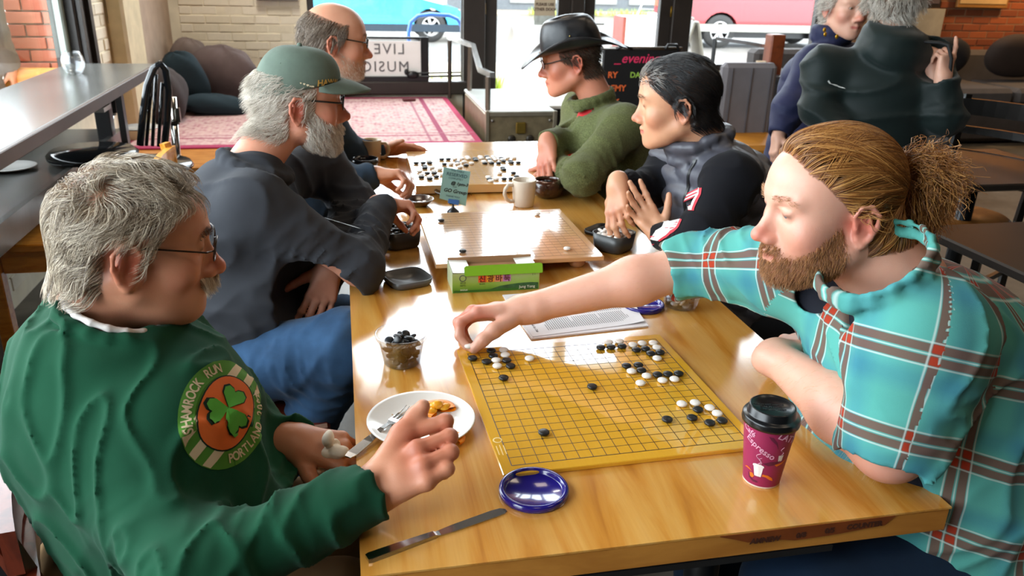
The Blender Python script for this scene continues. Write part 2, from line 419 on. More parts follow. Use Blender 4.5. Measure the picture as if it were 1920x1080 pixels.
def strands(name, B, P, N, dirfn, length, seg, rad, mat, parent, rng, lift=.0, off=.0015, stick=.5, wave=(0,0), tip=.25, clump=0, maxd=None):
    """hair grown on the implicit surface B: P roots, N normals, dirfn(p, i) tangential flow"""
    n = len(P); ln = length if hasattr(length, '__len__') else np.full(n, length)
    ln = ln*rng.uniform(.75, 1.15, n); X = np.zeros((n, seg+1, 3)); X[:, 0] = P; cur = P.copy(); prev = unit_rows(N)
    ph = rng.uniform(0, 6.28, n)
    if clump:
        ci = rng.choice(n, clump); C = P[ci]; own = ((P[:, None]-C[None])**2).sum(-1).argmin(1) if n*clump < 4e6 else rng.integers(0, clump, n)
        ph = ph[own % n]+rng.normal(0, .25, n)
        jit = rng.normal(0, 1, (clump, 3))[own]
    else: jit = rng.normal(0, 1, (n, 3))
    e = 1e-3
    small = SDF(); small.p = B.p if isinstance(B, SDF) else B
    for k in range(seg):
        st = (ln/seg)[:, None]; d = dirfn(cur, k/seg)
        g = np.stack([small.val(cur+V(e if a == 0 else 0, e if a == 1 else 0, e if a == 2 else 0), False) for a in range(3)], 1); v0 = small.val(cur, False)
        g = unit_rows(g-v0[:, None]); d = unit_rows(d+.18*jit)
        a = 2*PI*k/seg*wave[1]+ph; sd = np.cross(d, g); d = d+wave[0]*(np.cos(a)[:, None]*sd+.5*np.sin(a)[:, None]*g)
        dn = (d*g).sum(1)[:, None]; want = lift*(1-.5*k/seg)
        d = unit_rows(d-g*dn*stick+g*want)
        d = unit_rows(.65*d+.35*prev); prev = d; cur = cur+d*st
        v1 = small.val(cur, False); tgt = off+rng.random(n)*.002 if k > 0 else 0
        pen = np.maximum(0, tgt-v1); cur = cur+g*pen[:, None]
        if maxd is not None: over = np.maximum(0, v1-maxd); cur = cur-g*(over*.6)[:, None]
        X[:, k+1] = cur
    hc = bpy.data.hair_curves.new(name); hc.add_curves([seg+1]*n); hc.position_data.foreach_set('vector', X.ravel()) if hasattr(hc, 'position_data') else hc.attributes['position'].data.foreach_set('vector', X.ravel())
    R = np.linspace(1, tip, seg+1)[None]*rad*rng.uniform(.7, 1.2, n)[:, None]
    at = hc.attributes.get('radius') or hc.attributes.new('radius', 'FLOAT', 'POINT'); at.data.foreach_set('value', R.ravel())
    o = bpy.data.objects.new(name, hc); COL.objects.link(o); o.parent = parent; hc.materials.append(mat); return o
def unit_rows(a): return a/(np.linalg.norm(a, axis=-1, keepdims=True)+1e-12)
def hair_mat(name, c1, c2, rough=.45, spec=.4, tr=0, mid=None):
    t = NT(name); hi = t.node('HairInfo'); a, b = srgb(c1), srgb(c2); m = srgb(mid) if mid else tuple((x+y)/2 for x, y in zip(a, b))
    col = t.ramp(hi.outputs['Random'], [(0, a), (.5, m), (1, b)]) 
    t.bsdf(Base_Color=col, Roughness=rough, Specular_IOR_Level=spec); return t.m
FL = [(.043,.026,.021), (.047,.030,.022), (.044,.028,.022), (.034,.021,.019)]   # index, middle, ring, little phalanges
def hand(B, wrist, fwd, palm, side, curls, thumb=(.5,.5,.3,.3), sc=1.0, spread=.10, k=.0045, fat=1.0, fore=None):
    """palm faces along `palm`, fingers point along `fwd`; side=+1: thumb on the (palm x fwd) side. curls: four (c1,c2,c3) radians."""
    w = V(wrist); f = unit(fwd); n = unit(V(palm)-f*(V(palm)@f)); t = np.cross(n, f)*side       # t towards the thumb
    P = lambda a, b, c: w+(f*a+t*b+n*c)*sc
    S = sc; out = {}
    B.cap(P(-.02,0,0), P(.015,0,0), .025*S, .026*S, .02, side=t, sw=1.18)
    xs = [.030,.010,-.011,-.030]; hl = [.088,.092,.087,.078]
    for i in range(4):
        B.cap(P(.012, xs[i]*.55, -.001), P(hl[i], xs[i], -.002), .0155*S, .0108*S*fat, .014)
    B.cap(P(.02,-.018,.006), P(.060,-.026,.006), .013*S, .011*S, .012)
    B.ell(P(.030,.018,.008), (.017*S,.026*S,.015*S), np.stack([t, f, n], 1), .012)
    for i in range(4):
        a = spread*(1.5-i)*(.9 if i < 3 else 1.0); d = unit(f*math.cos(a)+t*math.sin(a)); ax = n
        p = P(hl[i], xs[i], -.002); ang = 0; c = curls[i]; pts = [p]; r0 = (.0092,.0096,.0092,.0080)[i]*S*fat; rs = [r0*1.08]
        for j in range(3):
            ang += c[j]; q = d*math.cos(ang)+n*math.sin(ang); p = p+q*FL[i][j]*S; pts.append(p); rs.append(r0*(1.0,.92,.80)[j])
        B.chain(pts, rs, k)
        B.ell(pts[0]-n*.001, r0*1.12, None, .006); B.ell(pts[1], r0*1.07, None, .004)
        out[i] = pts; out[('n', i)] = (pts[-1], q, unit(np.cross(np.cross(q, n if abs(q@n) < .9 else f), q)), r0*.8)
        out[('q', i)] = q
    # thumb: out sideways, rotation about fwd towards the palm
    a1, a2, b1, b2 = thumb
    d = unit(t*math.cos(a1)*.75+f*.66+n*math.sin(a1)*.8)
    p0 = P(.018,.020,.006); p1 = p0+d*.040*S
    ax = unit(np.cross(d, -t*.6+f*.3+n*.45)); 
    def rot(v, ang): return v*math.cos(ang)+np.cross(ax, v)*math.sin(ang)+ax*(ax@v)*(1-math.cos(ang))
    d2 = rot(d, b1); p2 = p1+d2*.033*S; d3 = rot(d2, b2); p3 = p2+d3*.026*S
    B.chain([p0, p1, p2, p3], [.0165*S, .0128*S*fat, .0108*S*fat, .0092*S*fat], k*1.3)
    out['t'] = [p0, p1, p2, p3]; out['tq'] = d3
    return out
def nails(H, parent, mat, n, which=(0,1,2,3), sc=1.0):
    """finger nails as one part"""
    mb = MB()
    for i in which:
        pts = H[i]; q = unit(pts[3]-pts[2]); nn = -unit(np.cross(np.cross(q, V(n)), q)); c = pts[3]+nn*.0066*sc+q*.0015
        s = np.cross(q, nn); M = Matrix(((s[0],q[0],nn[0]),(s[1],q[1],nn[1]),(s[2],q[2],nn[2])))
        mb.ball(c, (.0052*sc,.0066*sc,.0012*sc), 10, 6, M)
    return mb.build('fingernails', mat, parent)

def hand_pts(B, wrist, mcp, pip, dip, tip, thumb, r=.0098, k=.0045, palm=.0165, sc=1.0):
    """hand from explicit joint positions: index, middle, ring, little"""
    w = V(wrist); out = {}; mcp, pip, dip, tip, thumb = ([V(p) for p in L] for L in (mcp, pip, dip, tip, thumb))
    wr_axis = unit(mcp[0]-mcp[3]); fw = unit((mcp[1]+mcp[2])/2-w)
    B.cap(w-fw*.02, w+fw*.015, .026*sc, .027*sc, .02, side=wr_axis, sw=1.15)
    for i in range(4):
        st = w+fw*.012+wr_axis*(1.5-i)*.011; B.cap(st, mcp[i], palm*sc, (.0125,.0125,.0120,.0112)[i]*sc, .014)
        rr = r*(1.02,1.04,1.0,.90)[i]; B.chain([mcp[i], pip[i], dip[i], tip[i]], [rr*1.10, rr*1.02, rr*.93, rr*.82], k)
        B.ell(mcp[i], rr*1.22, None, .007); B.ell(pip[i], rr*1.10, None, .004); out[i] = [mcp[i], pip[i], dip[i], tip[i]]
    for i in range(3): B.cap(st*0+(w+(mcp[i]-w)*.55), w+(mcp[i+1]-w)*.55, palm*.8*sc, palm*.8*sc, .012)
    B.chain(thumb, [.0175*sc, .0145*sc, .0118*sc, .0102*sc][:len(thumb)], .010); out['t'] = thumb; return out

# ------------------------------------------------------------ the setting
YB = 7.05; XL = -1.5; ZC = 4.6
M_cream = plain('cream_paint', 'e0d8c0', .75, var=.16, vscale=5, bump=.35, bscale=60)
M_mauve = plain('mauve_paint', 'a8927e', .7, var=.1)
M_frame = plain('dark_bronze_frame', '2c2622', .4, var=.15)
M_black = plain('black_metal', '15171a', .35, var=.2)
M_steel = plain('brushed_steel', '8d8a86', .3, 1.0, var=.1)
M_plaster = plain('ceiling_paint', '4a453f', .9)
M_dark = plain('dark_wall_paint', '3a322a', .85)
def brick_mat(name, a, b, rough=.8):
    t = NT(name); oi = t.node('ObjectInfo'); v = t.coord(); n = t.noise(v, 30, 4, .6)
    c = t.ramp(oi.outputs['Random'], [(0, srgb(a)), (1, srgb(b))]); c = t.mix(t.math('MULTIPLY', n, .22 if a[0] == 'e' else .4), c, tuple(x*.55 for x in srgb(a)))
    t.bsdf(Base_Color=c, Roughness=rough); t.bump(n, .5, .004); return t.m
M_brick = brick_mat('red_brick', '7d3d1e', 'a5562a'); M_brick_out = brick_mat('outdoor_brick', 'b5604a', 'cf8a72')
M_brick_cream = brick_mat('painted_brick', 'e2dac2', 'ebe4d0')
M_mortar = plain('mortar', '8a6a4c', .9, bump=.4); M_mortar_lt = plain('pale_mortar', 'b9b2a0', .9, bump=.4)
def floor_mat():
    t = NT('concrete_floor'); v = t.coord(); n = t.noise(v, 3, 6, .65); n2 = t.noise(v, 40, 3)
    t.bsdf(Base_Color=t.ramp(n, [(.3, srgb('3c3833')), (.55, srgb('5f594f')), (.75, srgb('7c7568'))]), Roughness=.42); t.bump(n2, .15, .002); return t.m
f = MB(); f.box((4.2, 1.3, -.05), (11.6, 11.7, .1)); tag(f.build('floor', floor_mat()), kind='structure')
f = MB(); f.box((4.2, 1.3, ZC+.05), (11.6, 11.7, .1)); tag(f.build('ceiling', M_plaster), kind='structure')
# a wall with rectangular holes
def wall(name, mat, axis, pos, a0, a1, z0, z1, holes, th=.12, out=1):
    mb = MB(); cuts = sorted(set([a0, a1]+[h[i] for h in holes for i in (0,1)]))
    for i in range(len(cuts)-1):
        u0, u1 = cuts[i], cuts[i+1]; segs = [(z0, z1)]
        for h in holes:
            if h[0] <= u0 and h[1] >= u1:
                new = []
                for s0, s1 in segs:
                    if h[2] > s0: new.append((s0, min(s1, h[2])))
                    if h[3] < s1: new.append((max(s0, h[3]), s1))
                segs = new
        for s0, s1 in segs:
            if s1-s0 < 1e-4: continue
            c = ((u0+u1)/2, pos+out*th/2) if axis == 'y' else (pos+out*th/2, (u0+u1)/2)
            d = (u1-u0, th) if axis == 'y' else (th, u1-u0)
            mb.box((c[0], c[1], (s0+s1)/2), (d[0], d[1], s1-s0))
    o = mb.build(name, mat); return tag(o, kind='structure')
brick_me = {}
def bricks(parent, mat, axis, pos, a0, a1, z0, z1, L=.215, Hh=.075, j=.010, proud=.012, holes=(), rnd=.004):
    """individual bricks, each an object sharing one mesh per size"""
    r = 0; z = z0; rng = random.Random(5); cnt = 0
    while z+Hh-j <= z1+1e-6:
        a = a0-(L/2 if r % 2 else 0)
        while a < a1-.02:
            s, e = max(a, a0), min(a+L-j, a1)
            if e-s > .03 and not any(h[0] < e and h[1] > s and h[2] < z+Hh and h[3] > z for h in holes):
                key = (mat.name, axis, round(e-s, 3))
                if key not in brick_me:
                    mb = MB(); d = (e-s, .03, Hh-j) if axis == 'y' else (.03, e-s, Hh-j); mb.box((0,0,0), d, bev=.003); me = mb.mesh('brick'); me.materials.append(mat); brick_me[key] = me
                o = bpy.data.objects.new('brick', brick_me[key]); COL.objects.link(o); o.parent = parent
                pr = pos+rng.uniform(-rnd, rnd); c = (s+e)/2
                o.location = (c, pr, z+(Hh-j)/2) if axis == 'y' else (pr, c, z+(Hh-j)/2); o.rotation_euler = (0, 0, rng.uniform(-.006, .006)); cnt += 1
            a += L
        z += Hh; r += 1
    return cnt
# back wall: storefront window and doors, cream brick on the left, bare brick on the right
WIN = (-.28, 1.15, .45, 4.4)
wb = wall('wall_back', M_cream, 'y', YB+.03, -1.62, 10, 0, ZC, [WIN, (1.15, 3.47, 0, 4.4), (3.47, 4.9, .55, 4.4)])
bricks(wb, M_brick_cream, 'y', YB+.041, -1.38, -.34, .66, 1.42, proud=0)
wr = wall('wall_back_brick', M_mortar, 'y', YB, 5.25, 10, 0, ZC, [], th=.03, out=-1)
bricks(wr, M_brick, 'y', YB-.021, 5.45, 8.0, .38, 1.40)
wl_ = wall('wall_left', M_cream, 'x', XL, -4.6, YB+.03, 0, ZC, [(-1.6, 4.42, .80, 2.75)], out=-1)
bricks(wl_, M_brick_cream, 'x', XL-.009, 1.8, 3.6, .08, .68)
bricks(wl_, M_brick_cream, 'x', XL-.009, 4.66, 5.08, .85, 1.42)
m = MB(); m.box((XL+.02, 6.35, 2.3), (.04, 1.4, 4.6)); tag(m.build('trim_1', M_mauve), kind='structure')
m = MB(); m.box((XL+.06, 5.36, 2.3), (.12, .50, 4.6), bev=.02); tag(m.build('trim_2', plain('cream_pilaster', 'c9bb98', .7, bump=.3, bscale=30)), kind='structure')
wall('wall_right', M_dark, 'x', 9.9, -4.6, YB, 0, ZC, [], out=1)
wall('wall_front', M_dark, 'y', -4.5, -1.6, 10, 0, ZC, [], out=-1)
# glazing
def glass_mat():
    t = NT('window_glass'); t.n.remove(t.b)
    g = t.node('BsdfGlossy', {'Roughness': .02}); tr = t.node('BsdfTransparent', {'Color': (.97,.985,.98,1)}); fr = t.node('LayerWeight', {'Blend': .5}); fz = t.math('ADD', t.math('MULTIPLY', t.math('POWER', fr.outputs['Facing'], 5.0), .5), .03)
    mx = t.node('MixShader', {0: fz, 1: tr.outputs[0], 2: g.outputs[0]}); t.t.links.new(mx.outputs[0], t.out.inputs[0]); return t.m
M_glass = glass_mat()
def frame_rect(mb, axis, pos, a0, a1, z0, z1, w=.06, d=.08):
    for (u0, u1, s0, s1) in ((a0, a0+w, z0, z1), (a1-w, a1, z0, z1), (a0, a1, z0, z0+w), (a0, a1, z1-w, z1)):
        c = ((u0+u1)/2, pos, (s0+s1)/2) if axis == 'y' else (pos, (u0+u1)/2, (s0+s1)/2)
        dd = (u1-u0, d, s1-s0) if axis == 'y' else (d, u1-u0, s1-s0); mb.box(c, dd, bev=.004)
def glazed(name, axis, pos, a0, a1, z0, z1, w=.06, transoms=(), mull=()):
    mb = MB(); frame_rect(mb, axis, pos, a0, a1, z0, z1, w)
    for z in transoms:
        c = ((a0+a1)/2, pos, z) if axis == 'y' else (pos, (a0+a1)/2, z); mb.box(c, (a1-a0, .08, .07) if axis == 'y' else (.08, a1-a0, .07))
    for u in mull:
        c = (u, pos, (z0+z1)/2) if axis == 'y' else (pos, u, (z0+z1)/2); mb.box(c, (.07, .08, z1-z0) if axis == 'y' else (.08, .07, z1-z0))
    o = tag(mb.build(name, M_frame), kind='structure'); g = MB()
    if axis == 'y': g.box(((a0+a1)/2, pos, (z0+z1)/2), (a1-a0-w, .006, z1-z0-w))
    else: g.box((pos, (a0+a1)/2, (z0+z1)/2), (.006, a1-a0-w, z1-z0-w))
    g.build('pane', M_glass, o); return o
glazed('window_1', 'y', YB+.10, -.28, 1.2, .36, 4.4, transoms=(2.5,))
glazed('window_2', 'y', YB+.10, 3.40, 4.9, .55, 4.4, transoms=(2.5,))
glazed('window_3', 'x', XL-.06, -1.6, 4.42, .80, 2.75, w=.07, mull=(.3,))
for i, (a0, a1) in enumerate(((1.36, 2.20), (2.33, 3.24))):
    o = glazed('door_%d' % (i+1), 'y', YB+.08, a0, a1, .02, 2.35, w=.12)
    mb = MB(); hx = a1-.09 if i == 0 else a0+.09; mb.box((hx, YB+.02, 1.0), (.035, .012, .16)); mb.build('lock_plate', M_steel, o); mb = MB(); mb.tube([(hx, YB+.02, 1.0), (hx, YB-.04, 1.0), (hx+(-.1 if i == 0 else .1), YB-.04, 1.0)], .009, 8); mb.build('door_handle', M_steel, o)
    mb = MB(); hx = a0+.005 if i == 0 else a1-.005
    for z in (.3, 1.12, 2.1): mb.tube([(hx, YB+.035, z-.05), (hx, YB+.035, z+.05)], .008, 8)
    mb.build('hinge', plain('brass_hinge', 'a8842a', .3, .8), o)
m = MB(); 
for x0, x1 in ((1.15, 1.36), (2.20, 2.33), (3.24, 3.44)): m.box(((x0+x1)/2, YB+.06, 2.2), (x1-x0, .14, 4.4), bev=.006)
m.box((2.3, YB+.08, 2.42), (2.2, .12, .12)); m.box((2.3, YB+.08, 4.36), (2.2, .12, .1)); tag(m.build('trim_3', M_frame), kind='structure')
m = MB(); m.box((2.3, YB+.10, 3.4), (2.0, .006, 1.85)); tag(m.build('window_4', M_glass), kind='structure')
m = MB(); m.box((.44, YB-.01, .395), (1.50, .10, .12), bev=.01); tag(m.build('window_1_sill', M_frame), kind='structure')
m = MB(); m.box((XL+.0, 4.50, 2.3), (.08, .30, 3.1), bev=.01); m.box((XL+.04, 4.40, 2.3), (.05, .05, 3.1)); m.box((XL+.04, 4.58, 2.3), (.05, .06, 3.1)); tag(m.build('trim_4', M_frame), kind='structure')
m = MB(); m.box((XL-.03, 4.31, 2.3), (.03, .09, 2.7)); tag(m.build('trim_5', plain('pale_green_glazing_bar', 'a9b8b0', .4)), kind='structure')
m = MB(); m.tube([(XL+.02, 5.12, 4.5), (XL+.025, 5.11, 2.5), (XL+.02, 5.125, .4)], .009, 8); tag(m.build('wall_cable', M_black), 'black cable running down the cream wall beside the brick strip', 'cable')
# grey box on the back wall top left of the window
m = MB(); m.box((-.53, YB-.02, 1.24), (.36, .03, .16), bev=.005); tag(m.build('wall_panel', plain('grey_panel', '6d6a66', .6)), 'small grey panel on the cream brick left of the big window', 'panel')
# ---- outdoors
def asphalt():
    t = NT('asphalt'); v = t.coord(); n = t.noise(v, 2, 5); t.bsdf(Base_Color=t.ramp(n, [(.3, srgb('5c5955')), (.7, srgb('7a756f'))]), Roughness=.35); return t.m
def tan_ground():
    t = NT('pale_pavement'); v = t.coord(); n = t.noise(v, 1.2, 5); t.bsdf(Base_Color=t.ramp(n, [(.3, srgb('8a7a66')), (.7, srgb('a89a88'))]), Roughness=.6); return t.m
m = MB(); m.box((5, 10.2, -.10), (60, 6.0, .1)); m.box((-6.8, 2, -.10), (10.3, 10.4, .1)); tag(m.build('sidewalk', tan_ground()), kind='structure')
m = MB(); m.box((5, 21, -.16), (80, 16, .1)); tag(m.build('road', asphalt()), kind='structure')
m = MB(); m.box((5, 30, -.12), (80, 3, .12)); tag(m.build('sidewalk_far', tan_ground()), kind='structure')
m = MB(); m.box((16, 31.6, 3), (24, .6, 6.2)); o = tag(m.build('wall_far_grey', plain('grey_building', '565a5e', .8, var=.08)), kind='structure')
m = MB()
for i in range(5):
    for k in range(3): m.box((7+i*1.6+(k%2)*.5, 31.27, .35+k*.5), (1.1, .04, .30))
m.build('wall_block', plain('grey_block', '7c7c7a', .8), o)
m = MB(); m.box((-8, 31.6, 3), (24, .6, 6.2)); tag(m.build('wall_far_white', plain('white_building', 'd9d2c8', .7, var=.05)), kind='structure')
def tufts(name, label, pts, mat, n, h, spread):
    rng = random.Random(3); mb = MB()
    for (x, y, z) in pts:
        for i in range(n):
            a = rng.uniform(0, 6.28); r = rng.uniform(0, spread); b = Vector((x+r*math.cos(a), y+r*math.sin(a)*.4, z)); hh = h*rng.uniform(.5, 1.2); d = Vector((rng.uniform(-.4,.4), rng.uniform(-.3,.3), 1))*hh; w = Vector((math.cos(a), math.sin(a), 0))*.012
            mb.add([b-w, b+w, b+d*.6+w*.6, b+d], [(0,1,2,3)])
    return tag(mb.build(name, mat), label, 'grass', kind='stuff')
M_grass = plain('verge_grass', 'a9bf3f', .7, var=.25)
tufts('grass', 'bright green grass strip outside the big window', [(-.3+i*.06, 9.2, -.05) for i in range(38)], M_grass, 26, .30, .08)
tufts('grass', 'weeds growing along the far kerb beyond the doors', [(6.6+i*.2, 28.4, -.06) for i in range(30)], M_grass, 20, .25, .2)
# glass label, sandwich boards, car, etc. in 42

# ------------------------------------------------------------ things outside the windows
def text_mesh(name, body, size, mat, parent=None, M=None, th=.0004, align='CENTER', space=1.0, shear=0, bold=0, sub=0):
    cu = bpy.data.curves.new(name, 'FONT'); cu.body = body; cu.size = size; cu.align_x = align; cu.align_y = 'CENTER'; cu.space_character = space; cu.shear = shear; cu.offset = bold; cu.resolution_u = 3; cu.extrude = th/2
    ob = bpy.data.objects.new(name, cu); COL.objects.link(ob); dg = bpy.context.evaluated_depsgraph_get(); me = bpy.data.meshes.new_from_object(ob.evaluated_get(dg)); bpy.data.objects.remove(ob); bpy.data.curves.remove(cu)
    me.name = name
    if M is not None: me.transform(M)
    return link(name, me, parent, mat)
def place(o, right, up, extra=0):
    """matrix that maps text x to `right`, y to `up`, at origin o"""
    r = Vector(right).normalized(); u = Vector(up); u = (u-r*u.dot(r)).normalized(); n = r.cross(u)
    M = Matrix((r, u, n)).transposed().to_4x4(); M.translation = Vector(o); return M
M_white = plain('white_board', 'f2f2f4', .5, var=.02); M_ink = plain('black_ink', '1c1c1c', .6)
def a_frame(name, label, loc, rz, w, h, mat, inner=None, spread=.22, lean=0):
    t = thing(name, label, 'sign', loc, rz)
    for s in (-1, 1):
        b = Vector((0, s*spread, 0)); tp = Vector((0, s*.02, h)); c = (b+tp)/2; ang = math.atan2(s*(spread-.02), h)
        R = Matrix.Rotation(ang, 3, 'X'); mb = MB(); mb.box(c, (w, .03, (tp-b).length), M=R, bev=.01); p = mb.build('board', mat, t)
        if inner:
            mb = MB(); mb.box(c+R @ Vector((0, s*.017, -.02)), (w*.82, .004, (tp-b).length*.8), M=R); mb.build('poster', inner, p)
    mb = MB(); mb.box((0, 0, h*.5), (.02, spread*1.1, .02)); mb.build('spreader_bar', mat, t)
    mb = MB(); mb.tube([(-.12, 0, h), (-.09, 0, h+.03), (.09, 0, h+.03), (.12, 0, h)], .012, 6); mb.build('handle', mat, t); return t
a_frame('sandwich_board', 'white sandwich board with a violet-tinted panel outside the left glass door', (2.23, 9.7, -.05), math.radians(62), .56, .92, M_white, plain('violet_panel', 'c9cbe6', .4, var=.05))
a_frame('sandwich_board', 'tall white sandwich board with dark blue poster across the street side', (7.6, 19.2, -.08), math.radians(70), .9, 1.35, M_white, plain('navy_poster', '3c4866', .5, var=.5, vscale=3), spread=.5)
a_frame('sandwich_board', 'grey sandwich board standing outside the right window behind the sofa', (4.55, 9.6, -.05), math.radians(80), .62, .95, plain('grey_board', '6e6c66', .6), spread=.26)
t = thing('utility_box', 'white box with a dark red side standing on the pavement outside the doors', 'box', (4.85, 12.4, -.05), 0)
m = MB(); m.box((0, 0, .42), (.62, .5, .84), bev=.01); m.build('housing', M_white, t)
m = MB(); m.box((-.335, 0, .42), (.05, .5, .84)); m.build('side_panel', plain('dark_red', '7d3a30', .5), t)
# framed LIVE MUSIC sign leaning in the window, read from behind
t = thing('live_music_sign', 'black framed LIVE MUSIC sign seen from behind on the window sill', 'sign', (.28, YB+.0, .45), 0)
m = MB(); m.box((0, 0, .20), (.96, .012, .34)); m.build('sign_panel', plain('translucent_white', 'f4f4f2', .5, var=.02, Transmission_Weight=.0, Emission_Strength=0), t)
m = MB()
for c, d in (((0,0,.40),(1.06,.04,.02)), ((0,-.01,.02),(1.06,.06,.06)), ((.50,0,.21),(.075,.05,.40)), ((-.50,0,.21),(.075,.05,.40))): m.box(c, d, bev=.006)
m.build('frame', M_black, t)
Mx = Matrix.Translation((.28, -.012, .30)) @ Matrix.Rotation(PI/2, 4, 'X') @ Matrix.Scale(-1, 4, (1,0,0))
M_letters = plain('grey_letters', '6a6a6c', .6)
for body, z, x in (('LIVE', .295, .17), ('MUSIC', .135, .13)):
    o = text_mesh('lettering', body, .135, M_letters, t, Matrix.Translation((x, -.009, z)) @ Matrix.Rotation(PI/2, 4, 'X') @ Matrix.Scale(-1, 4, (1,0,0)), .004, space=1.2)
# paper notice on the door glass: OTHER DOOR
t = thing('door_notice', 'paper notice reading OTHER DOOR taped on the door glass', 'notice', (1.95, YB+.06, 1.12))
m = MB(); m.box((0, 0, .05), (.21, .002, .30)); m.build('sheet', plain('tan_paper', 'b8aa92', .8, var=.03), t)
m = MB(); m.box((0, -.0022, -.10), (.20, .002, .085)); m.build('photo_strip', plain('faded_photo', 'b9c3c0', .6, var=.2, vscale=20), t)
M_brown_ink = plain('brown_ink', '4a3228', .7)
for body, z, s in (('OTHER DOOR', .0, .036), ('PLEASE USE', .045, .036)): text_mesh('lettering', body, s, M_brown_ink, t, Matrix.Translation((0, -.003, z)) @ Matrix.Rotation(PI/2, 4, 'X'), .0006, bold=.001)
# ---- cars
def prism_y(mb, prof, y0, y1, inset=0):
    n = len(prof); return mb.add([(x, y0, z) for x, z in prof]+[(x, y1, z) for x, z in prof], [tuple(range(n)), tuple(range(2*n-1, n-1, -1))]+[(i, n+i, n+(i+1)%n, (i+1)%n) for i in range(n)])
def wheel(parent, x, y, z, r, spokes):
    mb = MB(); Mr = Matrix.Rotation(PI/2, 3, 'X')
    mb.lathe([(r*.62,-.10),(r*.95,-.10),(r,-.07),(r,.07),(r*.95,.10),(r*.62,.10)], (x,y,z), 32, Mr, close=False); w = mb.build('wheel', plain('tyre', '2b2a29', .8), parent)
    mb = MB(); mb.lathe([(0,.06),(r*.2,.085),(r*.2,.03)], (x,y,z), 20, Mr, close=False); mb.lathe([(r*.55,.09),(r*.66,.09),(r*.66,-.09),(r*.6,-.09),(r*.57,.06)], (x,y,z), 32, Mr, close=False)
    for i in range(spokes):
        a = 2*PI*i/spokes; d = Vector((math.cos(a), 0, math.sin(a))); c = Vector((x, y-.06, z))+d*r*.38; mb.box(c, (r*.5, .02, r*.17), M=Matrix.Rotation(-a, 3, 'Y'))
    mb.build('hub', plain('alloy', 'd8d8da', .3, .6), w)
def car(name, label, loc, rz, body_c, dark_c, prof, cabin, wheels, r, W=1.75, spokes=7, arch=1.16):
    t = thing(name, label, 'car', loc, rz); M_b = plain('car_paint_'+body_c, body_c, .22, .1, var=.03, Coat_Weight=.6)
    # lower body with wheel arches cut out of the side outline
    out = []
    for i, (x, z) in enumerate(prof): out.append((x, z))
    low = []
    x0, x1 = prof[0][0], prof[-1][0]; zb = prof[0][1]
    for wx in sorted(wheels, reverse=True):
        for k in range(11): a = PI*k/10; low.append((wx+r*arch*math.cos(a), max(zb, r+r*arch*math.sin(a))))
    mb = MB(); poly = out+low; prism_y(mb, poly, -W/2, W/2)
    me = mb.mesh('b'); bm = bmesh.new(); bm.from_mesh(me); bmesh.ops.triangulate(bm, faces=[f for f in bm.faces if len(f.verts) > 4]); bmesh.ops.recalc_face_normals(bm, faces=bm.faces); bm.to_mesh(me); bm.free(); me.name = 'body_shell'
    link('body_shell', me, t, M_b)
    mb = MB(); n = len(cabin); prism_y(mb, cabin, -W/2*.86, W/2*.86); mb.build('cabin', M_b, t)
    mb = MB(); cx = sum(p[0] for p in cabin)/n; cz = sum(p[1] for p in cabin)/n; c2 = [((x-cx)*.86+cx, (z-cz)*.78+cz) for x, z in cabin]; prism_y(mb, c2, -W/2*.875, W/2*.875); mb.build('side_windows', plain('car_glass', '38424a', .08, var=.1), t)
    mb = MB(); mb.box(((x0+x1)/2, 0, zb+.02), (abs(x1-x0)*.96, W*1.01, .16)); mb.build('sill', plain('car_lower_'+dark_c, dark_c, .5), t)
    mb = MB(); mb.box(((x0+x1)/2, 0, r*1.2), (abs(x1-x0)*.9, W*.7, r*1.2)); mb.build('underbody', M_black, t)
    for wx in wheels:
        for s in (-1, 1): wheel(t, wx, s*(W/2-.10), r, r, spokes)
    return t
car('car', 'light blue car parked across the street behind the big window', (.55, 18.6, -.11), 0, '3fb4e6', '1f2c38',
    [(-2.2,.28),(-2.25,.6),(-2.1,.85),(-1.2,.95),(1.0,.95),(2.0,.72),(2.28,.5),(2.3,.28)][::1], [(-1.6,.93),(-1.0,1.38),(.1,1.42),(1.1,.95)], [-1.32, 1.42], .33, spokes=7)
c = car('car', 'red and silver estate car parked behind the right window', (9.6, 17.6, -.11), math.radians(-4), '94101c', '8a8780',
    [(-2.1,.42),(-2.2,.72),(-2.1,1.05),(1.2,1.05),(2.1,.95),(2.3,.7),(2.3,.42)], [(-2.0,1.04),(-1.75,1.62),(.5,1.62),(1.3,1.04)], [-1.15, 1.4], .36, spokes=6)
m = MB(); m.box((-2.28, 0, .55), (.16, 1.75, .24), bev=.03); m.build('bumper', plain('silver_bumper', 'a9a6a0', .4), c)
m = MB(); m.box((-2.215, .0, .86), (.02, .34, .16)); m.build('number_plate', M_white, c)
for s in (-1, 1): m = MB(); m.box((-2.17, s*.72, .92), (.08, .18, .24), bev=.02); m.build('tail_light', plain('tail_lamp', 'd8553a', .2), c)
